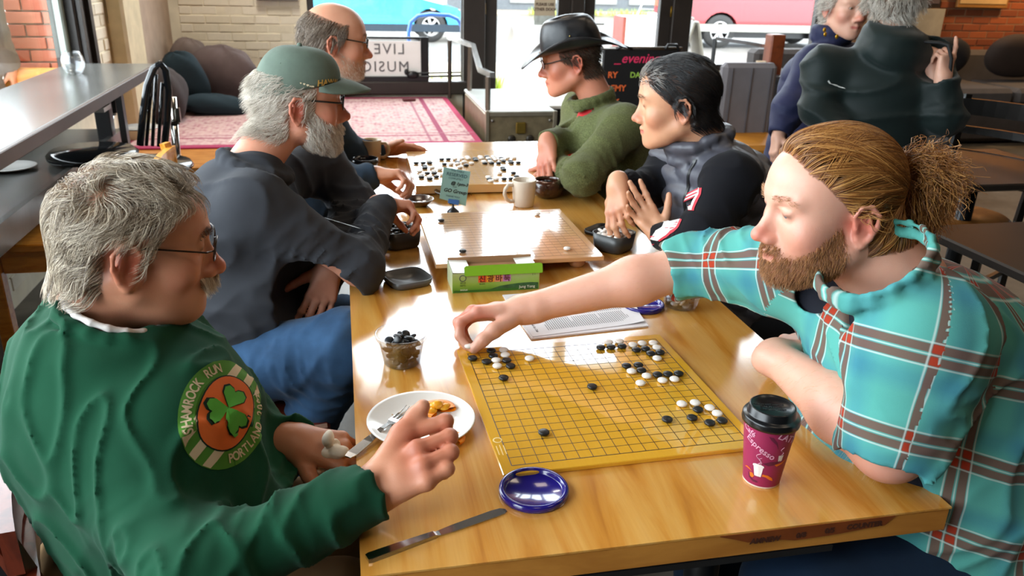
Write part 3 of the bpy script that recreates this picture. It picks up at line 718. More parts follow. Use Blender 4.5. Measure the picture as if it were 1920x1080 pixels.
# blue bike rack
t = thing('bike_rack', 'blue painted hoop bike rack on the pavement outside the big window', 'bike rack', (0,0,0))
m = MB(); m.tube([(0.8210,9.4000,0.5520), (0.8180,9.4000,0.7140), (0.8460,9.4000,0.8380), (0.9380,9.4000,0.9130), (1.0800,9.4000,0.9330), (1.3140,9.4000,0.9240), (1.4180,9.4000,0.8820), (1.4710,9.4000,0.7960), (1.4850,9.4000,0.5440)], .024, 10); m.build('hoop', plain('blue_tube', '2f5fae', .3), t)
m = MB(); m.tube([(0.8210,9.4000,0.5520), tuple(a*b for a, b in zip((0.8210,9.4000,0.5520), (1,1,0)))], .024, 10); m.tube([(1.4850,9.4000,0.5440), tuple(a*b for a, b in zip((1.4850,9.4000,0.5440), (1,1,0)))], .024, 10); m.build('post', plain('blue_tube', '2f5fae', .3), t)
# brick pier and a wooden chair outside the left window
px, py = (-2.6430,7.2520,0.4500)[0], 3.9
t = thing('brick_pier', 'red brick pier standing outside the left window', 'pier', (0,0,0))
m = MB(); m.box((-1.86, 4.97, 1.5), (.24, .32, 3.1)); m.build('core', M_mortar_lt, t)
n = bricks(t, M_brick_out, 'y', 4.80, -1.985, -1.735, .5, 1.6)
n = bricks(t, M_brick_out, 'x', -1.735, 4.80, 5.14, .5, 1.6)
t = thing('garden_chair', 'orange wooden chair outside the left window below the brick pier', 'chair', (-1.76, 4.62, -.05), 0)
M_oak = wood('orange_wood', 'd58f35', 'b06a1e', .35, (1,1,6))
m = MB(); m.box((0,.0,.86), (.46,.035,.09), bev=.008); m.build('top_rail', M_oak, t)
m = MB(); m.box((0,-.2,.44), (.46,.44,.03), bev=.008); m.build('seat', M_oak, t)
for x in (-.21,.21):
    for y, h in ((0,.86),(-.4,.44)): m = MB(); m.box((x,y,h/2), (.04,.04,h), bev=.005); m.build('leg', M_oak, t)

# ------------------------------------------------------------ furniture and fittings
M_orange = wood('orange_varnish', 'c98a45', '9c5a22', .3, (.6,4,4))
def rug_mat():
    t = NT('persian_rug'); v = t.coord(); 
    n1 = t.noise(v, 28, 4, .7); n2 = t.noise(v, 7, 3, .6); br = t.node('TexVoronoi', {'Vector': v, 'Scale': 11.0}).outputs['Distance']
    wv = t.node('TexWave', {'Vector': v, 'Scale': 9.0, 'Distortion': 7.0, 'Detail': 3.0}).outputs['Color']
    c = t.ramp(br, [(.0, srgb('96505f')), (.3, srgb('bd9294')), (.55, srgb('ceb4ac')), (.8, srgb('9e6a72'))])
    c = t.mix(t.math('MULTIPLY', wv, .5), c, srgb('d0bab0')); c = t.mix(t.math('MULTIPLY', n1, .5), c, srgb('965a68'))
    x = t.node('SeparateXYZ', {0: v}); 
    def band(sock, lo, hi): return t.math('MULTIPLY', t.math('GREATER_THAN', sock, lo), t.math('LESS_THAN', sock, hi))
    for lo, hi, col in ((-1.47,-1.43,'7d2038'),(.93,.98,'a3284e'),(.70,.74,'8d3a55'),(.60,.62,'9a6570')):
        c = t.mix(band(x.outputs[0], lo, hi), c, srgb(col))
    for lo, hi, col in ((4.82,4.91,'9c2a52'),(5.12,5.15,'8d3a55'),(6.9,7.0,'8d3a55'),(5.22,5.24,'9a6570')):
        c = t.mix(band(x.outputs[1], lo, hi), c, srgb(col))
    t.bsdf(Base_Color=c, Roughness=.95); t.bump(n1, .4, .004); return t.m
st = MB(); st.prism([(-1.49,4.25),(.12,4.34),(.49,4.65),(.97,4.93),(.985,7.02),(-1.49,7.02)], .24, .30)
o = tag(st.build('stage_platform', M_orange), 'low wooden stage platform under the patterned rug', 'stage')
st = MB(); st.prism([(-1.49,4.30),(.10,4.38),(.47,4.68),(.95,4.96),(.96,7.02),(-1.49,7.02)], 0, .238); st.build('skirt', plain('red_brown_ply', '7a3418', .5), o)
r = MB(); r.box((-.25, 5.92, .306), (2.46, 2.18, .012), bev=.004); tag(r.build('rug', rug_mat()), 'faded pink and cream patterned rug covering the stage', 'rug')
def pillow(name, label, c, r, M, mat, cat='cushion', p=2.6, bumpy=.0):
    mb = MB(); n, m = 28, 16; vs = []; rng = random.Random(len(label))
    ph = [rng.uniform(0, 6) for _ in range(4)]
    for i in range(m+1):
        b = -PI/2+PI*i/m
        for k in range(n):
            a = 2*PI*k/n; s = 2/p; cb, sb = math.cos(b), math.sin(b); ca, sa = math.cos(a), math.sin(a)
            f = lambda q: math.copysign(abs(q)**s, q)
            w = 1+bumpy*(math.sin(3*a+ph[0])*cb+.6*math.sin(5*a+4*b+ph[1]))
            v = Vector((r[0]*f(ca)*abs(cb)**s*w, r[1]*f(sb)*.5*(2-abs(ca)**4*.5) if False else r[1]*f(sa)*abs(cb)**s*w, r[2]*sb*w))
            vs.append(M @ v+Vector(c))
    fs = [(i*n+k, i*n+(k+1)%n, (i+1)*n+(k+1)%n, (i+1)*n+k) for i in range(m) for k in range(n)]
    mb.add(vs, fs, True); o = mb.build(name, mat); return tag(o, label, cat, None)
def rotm(x, y, z): return (Matrix.Rotation(z, 3, 'Z') @ Matrix.Rotation(y, 3, 'Y') @ Matrix.Rotation(x, 3, 'X'))
M_taupe = plain('taupe_fabric', '5c4f4e', .95, bump=.3, bscale=300); M_teal = plain('dark_teal_fabric', '162a33', .95, bump=.3, bscale=300); M_gry = plain('grey_plush', '7f7672', .95, bump=.4, bscale=200); M_char = plain('charcoal_fabric', '3d3636', .95, bump=.3)
pillow('floor_cushion', 'big taupe beanbag cushion against the cream wall', (-1.0,6.60,.55), (.30,.20,.26), rotm(.25,.15,0), M_taupe, bumpy=.05)
pillow('floor_cushion', 'dark teal cushion standing upright left of the taupe beanbag', (-1.26,6.30,.54), (.17,.14,.26), rotm(.2,-.25,.2), M_teal, bumpy=.05)
pillow('floor_cushion', 'flat dark teal cushion lying in front of the taupe beanbag', (-1.02,6.18,.38), (.25,.16,.085), rotm(0,.1,.1), M_teal, bumpy=.05)
pillow('floor_cushion', 'small grey plush cushion right of the taupe beanbag', (-.76,6.52,.42), (.13,.12,.13), rotm(0,.3,0), M_gry, bumpy=.04)
pillow('floor_cushion', 'very dark teal beanbag behind the man in the cap', (-.36,6.55,.53), (.30,.22,.25), rotm(.2,-.1,0), plain('black_teal', '101c22', .9), bumpy=.05)
pillow('floor_cushion', 'charcoal cushion in the stage corner behind the counter', (-1.38,5.85,.50), (.20,.22,.22), rotm(0,.2,.3), M_char, bumpy=.06)
pillow('floor_cushion', 'grey brown cushion top showing above the counter end', (-1.30,6.75,.66), (.16,.12,.20), rotm(.2,.3,0), plain('greybrown_fabric', '6b5f5a', .95), bumpy=.06)
# silver equipment trunk
t = thing('equipment_trunk', 'silver metal equipment trunk standing beside the stage rail', 'trunk', (0,0,0))
M_trunk = plain('scuffed_metal', '8a7d62', .38, .55, var=.22, vscale=14); M_lid = plain('worn_light_metal', 'cfd3cf', .32, .3, var=.08)
m = MB(); m.box((1.30,5.62,.235), (.52,1.14,.47), bev=.01); m.build('case', M_trunk, t)
m = MB(); m.box((1.30,5.62,.485), (.53,1.15,.03), bev=.008); m.build('lid', M_lid, t)
m = MB()
for x in (1.042,1.558): m.box((x,5.05,.25), (.03,.03,.5), bev=.004)
m.box((1.30,5.047,.478), (.52,.015,.03)); m.build('edge_rail', plain('pitted_alloy', '9d9582', .35, .7), t)
for x in (1.08,1.52):
    for z in (.10,.43): m = MB(); m.ball((x,5.04,z), (.012,.008,.012)); m.build('rivet', M_steel, t)
M_brass = plain('aged_brass', '8b7433', .4, .8)
m = MB(); m.box((1.295,5.038,.375), (.075,.02,.085), bev=.006); m.build('latch', M_brass, t)
for x in (1.23,1.37): m = MB(); m.lathe([(0,.012),(.018,.010),(.03,.004),(.032,0)], (x,5.046,.29), 20, Matrix.Rotation(PI/2,3,'X')); m.build('recessed_lock', plain('dark_steel', '3f3a33', .4, .7), t)
# low black cabinet with pale top between the trunk and the doors
t = thing('low_cabinet', 'low black cabinet with a bright white top behind the man in the hat', 'cabinet', (0,0,0))
m = MB(); m.box((1.88,6.10,.20), (.75,.75,.40)); m.build('case', M_black, t)
m = MB(); m.box((1.88,6.10,.415), (.78,.78,.03), bev=.005); m.build('top', plain('white_laminate', 'f0efea', .25, var=.02), t)
m = MB(); m.ball((1.60,5.70,.24), (.022,.02,.012)); m.build('knob', M_steel, t)
# steel hand rail down the stage side
t = thing('hand_rail', 'brushed steel stair hand rail at the stage corner', 'railing', (0,0,0))
rp = [(1.0,7.00,.875),(1.035,5.98,.83),(1.045,5.50,.66),(1.055,4.98,.775)]
rp = [(1.0030,7.0000,0.8670), (1.0960,6.1000,0.8680), (1.0750,5.6000,0.7310), (1.0840,5.1000,0.7520)]
m = MB(); m.tube(rp, .026, 4, sq=(0,0,1)); m.build('top_rail', plain('bright_steel', 'b9b8b5', .25, .8), t)
for a, b in (((1.0130,7.0000,0.8340), (1.0110,7.0000,0.2990)), ((1.0730,6.1000,0.8590), (1.0630,6.1000,0.2620)), ((1.0520,5.1000,0.7410), (1.0550,5.1000,0.2780))):
    m = MB(); m.tube([a, b], .020, 4, sq=(1,1,0)); m.build('post', plain('dull_steel', '6f675d', .35, .7), t)
# rods and clamp on the sill
t = thing('microphone_stand', 'folded black microphone stand lying on the window sill', 'stand', (0,0,0))
m = MB(); m.tube([(.62,7.0,.50),(1.12,7.0,.51)], .010, 8); m.tube([(.62,7.02,.53),(1.12,7.02,.54)], .008, 8); m.build('rods', M_black, t)
m = MB(); m.ball((.66,7.0,.52), (.06,.03,.035), 12, 8); m.ball((.60,7.0,.545), (.02,.02,.03)); m.build('clamp', M_black, t)
m = MB(); m.box((.60,6.75,.325), (.12,.05,.025), rz=.2, bev=.008); tag(m.build('door_wedge', plain('dark_red_rubber', '5a1f24', .6)), 'dark red wedge lying on the rug by the window', 'wedge')
# ---- left counter
M_ctop = plain('dark_worn_laminate', '565653', .24, var=.18, vscale=6, bump=.05, bscale=80); M_cedge = plain('brown_edge', '4a3a32', .5)
t = thing('window_counter', 'long dark grey bar counter under the left window', 'counter', (0,0,0))
m = MB(); m.box((-1.255,2.15,.915), (.45,4.0,.04), bev=.004); m.build('worktop', M_ctop, t)
m = MB(); m.box((-1.028,2.15,.908), (.02,4.0,.050), bev=.003); m.build('front_edge', M_cedge, t)
m = MB(); m.box((-1.33,2.0,.62), (.33,3.6,.03), bev=.004); m.box((-1.155,2.0,.60), (.025,3.6,.10)); m.build('lower_shelf', M_ctop, t)
for y in (1.1, 3.55): m = MB(); m.box((-1.18,y,.45), (.07,.07,.9), bev=.004); m.box((-1.10,y+.02,.45), (.03,.05,.9)); m.build('post', plain('dark_post', '2e2f31', .4), t)
for bx3, by3 in ((-1.16,2.6),(-1.05,3.05)): m = MB(); m.box((bx3,by3,.865), (.05,.12,.02)); m.build('bracket', M_steel, t)
M_china = plain('white_china', 'e9e7e2', .15, var=.02)
def plate_prof(r, h=.022): return [(0,.004),(r*.55,.004),(r*.62,.002),(r*.62,0),(r*.55,0),(r*.66,.004),(r*.98,h-.002),(r,h),(r*.97,h+.001),(r*.72,.010),(r*.62,.0065),(0,.006)]
for loc, lab in (((-1.3980,2.8790,0.6400), 'white plate on the lower counter shelf, cut by the picture edge'), ((-1.0680,3.7500,0.6400), 'white plate far along the lower counter shelf')):
    m = MB(); m.lathe([(0,.002),(.05,.002),(.095,.012),(.10,.016),(.095,.018),(.06,.008),(0,.007)], (loc[0],loc[1],.636), 32); tag(m.build('plate', M_china), lab, 'plate')
def clear_mat(name, col=(1,1,1), rough=.02, ior=1.45):
    t = NT(name); t.n.remove(t.b); g = t.node('BsdfGlossy', {'Roughness': rough}); tr = t.node('BsdfTransparent', {'Color': (*col,1)}); lw = t.node('LayerWeight', {'Blend': .28})
    mx = t.node('MixShader', {0: t.math('ADD', t.math('MULTIPLY', lw.outputs['Facing'], .55), .05), 1: tr.outputs[0], 2: g.outputs[0]}); t.t.links.new(mx.outputs[0], t.out.inputs[0]); return t.m
M_clear = clear_mat('clear_glass', (.96,.97,.98))
c = (-1.3220,3.6870,0.9360)
m = MB(); m.lathe([(0,.004),(.026,.004),(.030,.0),(.036,.004),(.052,.03),(.056,.055),(.050,.085),(.040,.104),(.042,.108),(.038,.106),(.047,.084),(.052,.055),(.048,.032),(.034,.012),(0,.010)], c, 40); tag(m.build('glass_tumbler', M_clear), 'rounded clear glass on the dark counter by the window', 'glass')
# yellow side table
M_yel = wood('yellow_wood', 'dc9a3c', 'b86f20', .28, (1,5,5), coat=.3)
t = thing('side_table', 'small orange wooden table standing under the counter', 'table', (0,0,0))
m = MB(); m.box((-1.02,2.58,.485), (.62,.68,.03), bev=.005); m.build('tabletop', M_yel, t)
m = MB(); m.box((-1.02,2.285,.425), (.50,.022,.09)); m.box((-1.02,2.885,.425), (.50,.022,.09)); m.box((-1.30,2.58,.425), (.022,.56,.09)); m.box((-.74,2.58,.425), (.022,.56,.09)); m.build('apron', M_yel, t)
for x in (-1.30,-.74):
    for y in (2.28,2.88): m = MB(); m.box((x,y,.235), (.052,.052,.47), bev=.004); m.build('leg', M_yel, t)
m = MB(); m.tube([(-1.4400,2.6190,0.3950), (-1.4400,2.8460,0.3800), (-1.4400,3.0930,0.3660), (-1.4400,3.1520,0.3670)], .014, 10); m.box((-1.4500,3.2480,0.4000), (.05,.12,.08), bev=.005); m.tube([(-1.4200,3.2350,0.4420), (-1.4200,3.3690,0.4280)], .018, 8); tag(m.build('wall_conduit', plain('zinc_pipe', '8c9298', .3, .85)), 'bare metal conduit and junction box on the brick under the counter', 'pipe')
m = MB(); m.box((-.80,.95,.012), (.30,.30,.012), bev=.003); m.lathe([(0,.034),(.012,.034),(.013,.018),(.016,.018)], (-.74,1.02,0), 6); o = tag(m.build('table_foot_plate', plain('blue_grey_steel', '39424a', .35, .6)), 'flat steel base plate with a bolt on the floor behind the green sweatshirt', 'base plate')
# black bar stool and bow-back chair
t = thing('bar_stool', 'black bar stool with a glossy seat beside the counter', 'stool', (0,0,0))
c = (-1.1060,3.0130,0.6600); M_gloss = plain('black_gloss', '15181b', .12, var=.1)
m = MB(); m.lathe([(0,.035),(.17,.030),(.19,.012),(.185,-.01),(.15,-.015),(0,-.015)], c, 32); m.build('seat', M_gloss, t)
for i in range(4): a = PI/4+i*PI/2; m = MB(); m.tube([(c[0]+.12*math.cos(a), c[1]+.12*math.sin(a), c[2]-.01), (c[0]+.20*math.cos(a), c[1]+.20*math.sin(a), 0)], .018, 10); m.build('leg', M_gloss, t)
m = MB(); m.tube([(c[0]+.17*math.cos(k*PI/6), c[1]+.17*math.sin(k*PI/6), .25) for k in range(13)], .010, 8); m.build('foot_ring', M_gloss, t)
t = thing('bow_back_chair', 'black bow-back spindle chair behind the green sweatshirt man', 'chair', (0,0,0))
Yc = 3.0
hoop = [(-0.9000,3.0000,0.7070), (-0.8700,3.0000,0.8430), (-0.8350,3.0000,0.9710), (-0.7990,3.0000,1.0430), (-0.7720,3.0000,1.0640), (-0.7570,3.0300,1.0350), (-0.7650,3.0800,0.9360), (-0.7910,3.1000,0.8010), (-0.8200,3.1000,0.6780)]
m = MB(); m.tube(hoop, .016, 10); m.build('bow', M_gloss, t)
sc_ = Vector((-0.8630,3.0500,0.6520)); 
for q in (.25,.5,.75):
    a = Vector(hoop[0]).lerp(Vector(hoop[-1]), q); b = Vector(hoop[2]).lerp(Vector(hoop[6]), q)+Vector((0,0,.06*(1-abs(q-.5)*2))); m = MB(); m.tube([a, b], .008, 8); m.build('spindle', M_gloss, t)
m = MB(); m.lathe([(0,.02),(.19,.018),(.20,0),(.17,-.02),(0,-.02)], (sc_.x, sc_.y-.16, sc_.z-.02), 28); m.build('seat', M_gloss, t)
for sx in (-1,1):
    for sy in (-1,1): m = MB(); m.tube([(sc_.x+sx*.12, sc_.y-.16+sy*.12, sc_.z-.03), (sc_.x+sx*.17, sc_.y-.16+sy*.18, 0)], .015, 8); m.build('leg', M_gloss, t)
# chrome keyboard-stand posts
t = thing('chrome_stand', 'chrome tube stand with black clamps beside the stage', 'stand', (0,0,0))
for (a, b, k) in (((-1.1760,3.7000,0.8080), (-1.2190,3.7000,0.5580), (-1.1870,3.7000,0.7530)), ((-0.8350,3.5000,0.8450), (-0.8510,3.5000,0.5250), (-0.8430,3.5000,0.7380))):
    m = MB(); m.tube([a, b, (b[0], b[1], .02)], .020, 12); m.build('tube', plain('chrome', 'd0cec9', .12, 1.0), t)
    m = MB(); m.tube([k, (k[0]+.001, k[1], k[2]-.03)], .027, 12); m.box((k[0]+.03, k[1]-.01, k[2]+.02), (.015,.03,.07)); m.build('clamp', plain('dark_chrome', '4c4944', .25, .9), t)
m = MB(); a = (-1.2190,3.7000,0.5580); b = (-0.8510,3.5000,0.5250); m.tube([(a[0],a[1],.06),(b[0],b[1],.06)], .015, 10); m.build('foot_bar', plain('chrome', 'd0cec9', .12, 1.0), t)
# ---- café chairs
def cafe_chair(name, label, loc, rz, mat, slat=3, seat_mat=None, H=.86, group=None, W=.42, seat=.45):
    t = thing(name, label, 'chair', loc, rz, group); seat_mat = seat_mat or mat
    m = MB(); m.box((0,0,seat-.015), (W,.41,.03), bev=.008); m.build('seat', seat_mat, t)
    for s in (-1,1):
        m = MB(); m.box((s*(W/2-.03),.17,(seat-.03)/2), (.035,.035,seat-.03), bev=.004); m.build('leg', mat, t)
        m = MB(); m.tube([(s*(W/2-.025),-.20,0),(s*(W/2-.025),-.19,seat),(s*(W/2-.02),-.27,H)], .020, 4, sq=(1,1,0)); m.build('leg', mat, t)
        m = MB(); m.box((s*(W/2-.03),-.01,.2), (.02,.34,.025)); m.build('stretcher', mat, t)
    for i in range(slat):
        z = seat+.10+(H-seat-.10)*(i+.5)/slat; y = -.19-.08*(z-seat)/(H-seat); last = i == slat-1
        m = MB(); n = 8; hh = .075 if last else .035
        vs = []; 
        for k in range(n+1):
            x = -W/2+W*k/n; yy = y-.03*math.cos((k/n-.5)*PI)+.012
            for dy, dz in ((-.011,-hh/2),(.011,-hh/2),(.011,hh/2),(-.011,hh/2)): vs.append((x, yy+dy, z+dz))
        fs = [(k*4+j, k*4+(j+1)%4, (k+1)*4+(j+1)%4, (k+1)*4+j) for k in range(n) for j in range(4)]+[(0,1,2,3),(n*4+3,n*4+2,n*4+1,n*4)]
        m.add(vs, fs); m.build('top_rail' if last else 'slat', mat, t)
    return t
M_redwood = wood('red_brown_wood', '6e2a17', '3d140c', .3, (3,3,1), coat=.3)
M_blackwood = plain('black_wood', '141210', .25, var=.2)
M_seatwood = wood('seat_wood', 'b5763a', '8a4f20', .3, (2,2,2))
# dark tables and chairs on the right
t = thing('dark_table', 'dark cafe table between the sofa and the ladder-back chair', 'table', (0,0,0))
a = (2.6340,2.1410,0.7200); m = MB(); m.box((a[0]+.12,a[1]+.05,.71), (.75,.65,.03), bev=.006); m.build('tabletop', plain('dark_tabletop', '2b2623', .3), t)
m = MB(); m.tube([(a[0]+.12,a[1]+.05,0),(a[0]+.12,a[1]+.05,.7)], .035, 12); m.lathe([(0,.03),(.2,.02),(.24,0)], (a[0]+.12,a[1]+.05,0), 24); m.build('pedestal', M_black, t)
t = thing('dark_table', 'dark cafe table at the right edge behind the plaid shirt', 'table', (0,0,0))
a = (1.9620,1.1010,0.7200); m = MB(); m.box((a[0]+.22,a[1]+.02,.71), (.62,.55,.03), bev=.006); m.build('tabletop', plain('dark_tabletop', '2b2623', .3), t)
m = MB(); m.tube([(a[0]+.22,a[1],0),(a[0]+.22,a[1],.7)], .035, 12); m.lathe([(0,.03),(.2,.02),(.24,0)], (a[0]+.22,a[1],0), 24); m.build('pedestal', M_black, t)
a = (2.7600,2.2470,0.4600)
t = cafe_chair('ladder_back_chair', 'black ladder-back chair with a round orange wooden seat', (a[0]+.05,a[1]+.03,0), math.radians(118), M_blackwood, 4, H=.98)
for ch in list(t.children):
    if ch.name.startswith('seat'): bpy.data.objects.remove(ch)
m = MB(); m.lathe([(0,.015),(.20,.015),(.215,.004),(.21,-.012),(.18,-.018),(0,-.018)], (0,.0,.46), 36); m.build('seat', M_seatwood, t)
# grey sofa along the brick wall with cushions
M_sofa = plain('grey_sofa_fabric', '55504f', .95, var=.1, bump=.3, bscale=250)
t = thing('sofa', 'long grey sofa under the brick wall on the right', 'sofa', (0,0,0))
for (nm, c, d) in (('base',(6.2,6.35,.20),(4.4,.95,.36)),('backrest',(6.2,6.80,.55),(4.4,.22,.50)),('armrest',(4.1,6.35,.40),(.22,.95,.50))):
    m = MB(); m.box(c, d, bev=.04); m.build(nm, M_sofa, t)
for i in range(4): m = MB(); m.box((4.75+i*1.05,6.22,.45), (1.02,.72,.16), bev=.04); m.build('seat_cushion', M_sofa, t)
t = thing('armchair', 'grey box armchair in front of the sofa behind the black jacket', 'armchair', (4.0,4.75,0), math.radians(8))
for (nm, c, d) in (('base',(0,0,.21),(.95,.85,.36)),('backrest',(0,.34,.52),(.95,.18,.45)),('seat_cushion',(0,-.05,.42),(.72,.66,.12)),('armrest',(-.41,0,.38),(.14,.85,.42)),('armrest',(.41,0,.38),(.14,.85,.42))):
    m = MB(); m.box(c, d, bev=.035); m.build(nm, plain('mid_grey_fabric', '6a6666', .95, bump=.3, bscale=250), t)
pillow('sofa_cushion', 'black cushion leaning on the brick wall at the sofa left', (5.9,6.46,.76), (.30,.10,.20), rotm(.3,0,.0), plain('black_cushion', '1d1c1f', .9))
pillow('sofa_cushion', 'dark brown cushion next to the black cushion on the sofa', (6.75,6.42,.78), (.36,.12,.22), rotm(.3,.05,0), plain('brown_cushion', '33261f', .9))
pillow('sofa_cushion', 'dark grey cushion in the middle of the sofa seat', (5.4,6.28,.72), (.26,.10,.17), rotm(.35,0,.1), plain('dgrey_cushion', '312f33', .9))
pillow('sofa_cushion', 'olive green cushion on the grey armchair', (4.52,4.85,.60), (.16,.10,.13), rotm(.3,.2,.4), plain('olive_cushion', '5d6338', .9))
# grey upholstered booth back and black rail behind it
t = thing('booth_bench', 'grey upholstered bench back behind the man in the vest', 'bench', (0,0,0))
bc = (2.8340,4.6000,0.5350)
m = MB(); m.box((bc[0]+.03,4.62,.62), (.42,.10,.56), bev=.03); m.build('backrest', plain('grey_upholstery', '7c7a80', .85, var=.06, bump=.2, bscale=300), t)
m = MB(); m.box((bc[0]+.03,4.35,.36), (.42,.50,.10), bev=.03); m.box((bc[0]+.03,4.4,.16), (.40,.46,.30)); m.build('seat', plain('orange_ply', 'b87a20', .5), t)
for x in (-.15,0.0,.15): m = MB(); m.box((bc[0]+.03+x,4.562,.62), (.006,.008,.50)); m.build('seam', plain('seam_grey', '5f5d62', .9), t)
t = thing('guard_rail', 'black metal guard rail with a steel top beside the right window', 'railing', (0,0,0))
ra = [(3.0390,5.6000,0.9870), (3.2740,5.5000,0.9630), (3.5410,5.4000,0.9240)]
m = MB(); m.tube(ra, .020, 4, sq=(0,0,1)); m.build('top_rail', plain('bright_steel', 'b9b8b5', .25, .8), t)
for a in (ra[0], ra[2]): m = MB(); m.tube([a, (a[0], a[1], 0)], .018, 4, sq=(1,1,0)); m.build('post', M_black, t)
m = MB(); m.tube([(3.0490,5.6000,0.6820), (3.4790,5.4500,0.7010)], .014, 8); m.build('lower_bar', M_black, t)
m = MB(); c = (3.2650,5.2000,0.7450); m.lathe([(0,0),(.030,0),(.040,.10),(.041,.105),(.037,.10),(0,.09)], c, 24); tag(m.build('paper_cup', plain('beige_paper', 'd9c3a4', .7)), 'beige paper cup standing on the ledge behind the grey bench', 'cup')
m = MB(); m.box((c[0]+.0,c[1]+.05,c[2]-.02), (.5,.3,.03)); m.box((c[0],c[1]+.05,(c[2]-.03)/2), (.46,.26,c[2]-.04)); tag(m.build('ledge', plain('dark_grey_ledge', '4a4a4e', .5)), 'dark ledge behind the grey bench under the paper cup', 'ledge')
m = MB(); c = (3.4160,5.2000,0.8480); m.box((c[0],5.3,c[2]-.3), (.12,.12,1.0), bev=.01); tag(m.build('wooden_post', wood('red_post_wood','8a4524','5d2a14',.4)), 'red-brown wooden post beside the woman in the navy coat', 'post')
# menu board
t = thing('menu_board', 'black chalk menu board with pink and orange writing behind the vest', 'sign', (0,0,0))
a = Vector((1.6700,4.3000,1.0170)); b = Vector((2.1950,4.3000,1.0030)); w = b.x-a.x; z1 = a.z
m = MB(); m.box((a.x+w/2,4.32,z1-.55), (w,.03,1.1), bev=.006); m.build('panel', plain('blackboard', '0e0d0e', .6), t)
m = MB(); m.tube([(a.x-.01,4.31,z1+.005),(b.x+.01,4.31,z1+.005)], .012, 8); m.build('top_clip', M_steel, t)
m = MB(); m.tube([(b.x-.11,4.30,z1+.0),(b.x-.09,4.30,z1+.028),(b.x-.03,4.30,z1+.028),(b.x-.01,4.30,z1-.01)], .010, 8); m.tube([(a.x+.08,4.3,z1),(a.x+.13,4.3,z1+.02),(a.x+.19,4.3,z1)], .010, 8); m.build('cloth_tie', M_black, t)
RX = Matrix.Rotation(PI/2, 4, 'X')
M_pink = decal_mat('pink_chalk', 'e0305f'); M_och = decal_mat('orange_chalk', 'e0662e')
text_mesh('lettering', '_evening_', .085, M_pink, t, Matrix.Translation((a.x+.25,4.303,z1-.06)) @ RX, .001, shear=.3, bold=.001)
for s, x, z in (('RY', .05, -.165), ('DEMY', .075, -.25), ('NK', .07, -.34)): text_mesh('lettering', s, .055, M_och, t, Matrix.Translation((a.x+x+.02,4.303,z1+z)) @ RX, .001, bold=.0015)
text_mesh('lettering', 'DAY', .05, decal_mat('green_chalk', '9ac04a'), t, Matrix.Translation((a.x+.24,4.303,z1-.165)) @ RX, .001, bold=.001)
# frames on the brick wall
for (a,b,lab,matc) in (((6.3520,6.9500,1.2250),(6.9650,6.9500,1.2350),'pale framed print hanging on the bare brick wall above the sofa','c9a46a'),((5.8540,6.9500,1.2170),(6.1550,6.9500,1.2220),'small dark framed picture beside the brick wall','5a4a48')):
    w = b[0]-a[0]
    t = thing('wall_picture', lab, 'picture', ((a[0]+b[0])/2, YB-.08, a[2]))
    m = MB(); m.box((0,0,.30), (w,.03,.62), bev=.004); m.build('frame', plain('dark_picture_frame', '30231b', .5) if matc != 'c9a46a' else plain('gilt_frame', '9a6a30', .5), t)
    m = MB(); m.box((0,-.018,.31), (w-.05,.006,.56)); m.build('print', plain('print_'+matc, matc, .7), t)
a = (5.8190,6.9300,1.1970); b = (6.2130,6.9300,0.8830)
t = thing('notice_board', 'beige cloth notice board left of the brick wall', 'board', (0,0,0))
m = MB(); m.box(((a[0]+b[0])/2, YB-.10, (a[2]+b[2])/2), (b[0]-a[0], .03, a[2]-b[2]), bev=.003); m.build('panel', plain('linen', 'a99d86', .9), t)
m = MB(); m.box(((a[0]+b[0])/2+.02, YB-.12, b[2]-.01), (b[0]-a[0]+.25, .05, .03)); m.build('ledge', M_black, t)

# ------------------------------------------------------------ the long table and what is on it
TZ = .75; TW = .8835; TL = 2.74
def table_mat():
    t = NT('varnished_table_wood'); v = t.coord('Object', (5.2, .55, 5.2)); 
    n = t.noise(v, 2.6, 4, .55, 1.2); f = t.noise(t.coord('Object', (90, 3.0, 90)), 3, 3, .6); big = t.noise(t.coord('Object', (2.2,.5,1)), 1.5, 2)
    c = t.ramp(n, [(.28, srgb('a86824')), (.40, srgb('cc8e38')), (.52, srgb('dba652')), (.68, srgb('e2b262')), (.85, srgb('d09844'))])
    c = t.mix(t.math('MULTIPLY', f, .32), c, srgb('9c5c1c')); c = t.mix(t.math('MULTIPLY', big, .3), c, srgb('c47c2c'))
    r = t.ramp(t.noise(t.coord(), 5, 4), [(.3, (.13,.13,.13)), (.7, (.24,.24,.24))])
    t.bsdf(Base_Color=c, Roughness=r, Coat_Weight=.9, Coat_IOR=1.6, Coat_Roughness=.10, Specular_IOR_Level=.5); t.bump(f, .06, .0008); return t.m
M_table = table_mat()
t = thing('long_table', 'long varnished orange wooden table with people seated on both sides', 'table', (0,0,0))
m = MB(); m.box((TW/2, TL/2, TZ-.0015), (TW, TL, .003)); m.build('tabletop', M_table, t)
M_tedge = wood('table_edge_wood', 'c98a3c', '9a5c1c', .35, (.8,3,3), ring=5)
m = MB(); m.box((TW/2, TL/2, TZ-.0235), (TW-.002, TL-.002, .041), bev=.002); m.build('core', M_tedge, t)
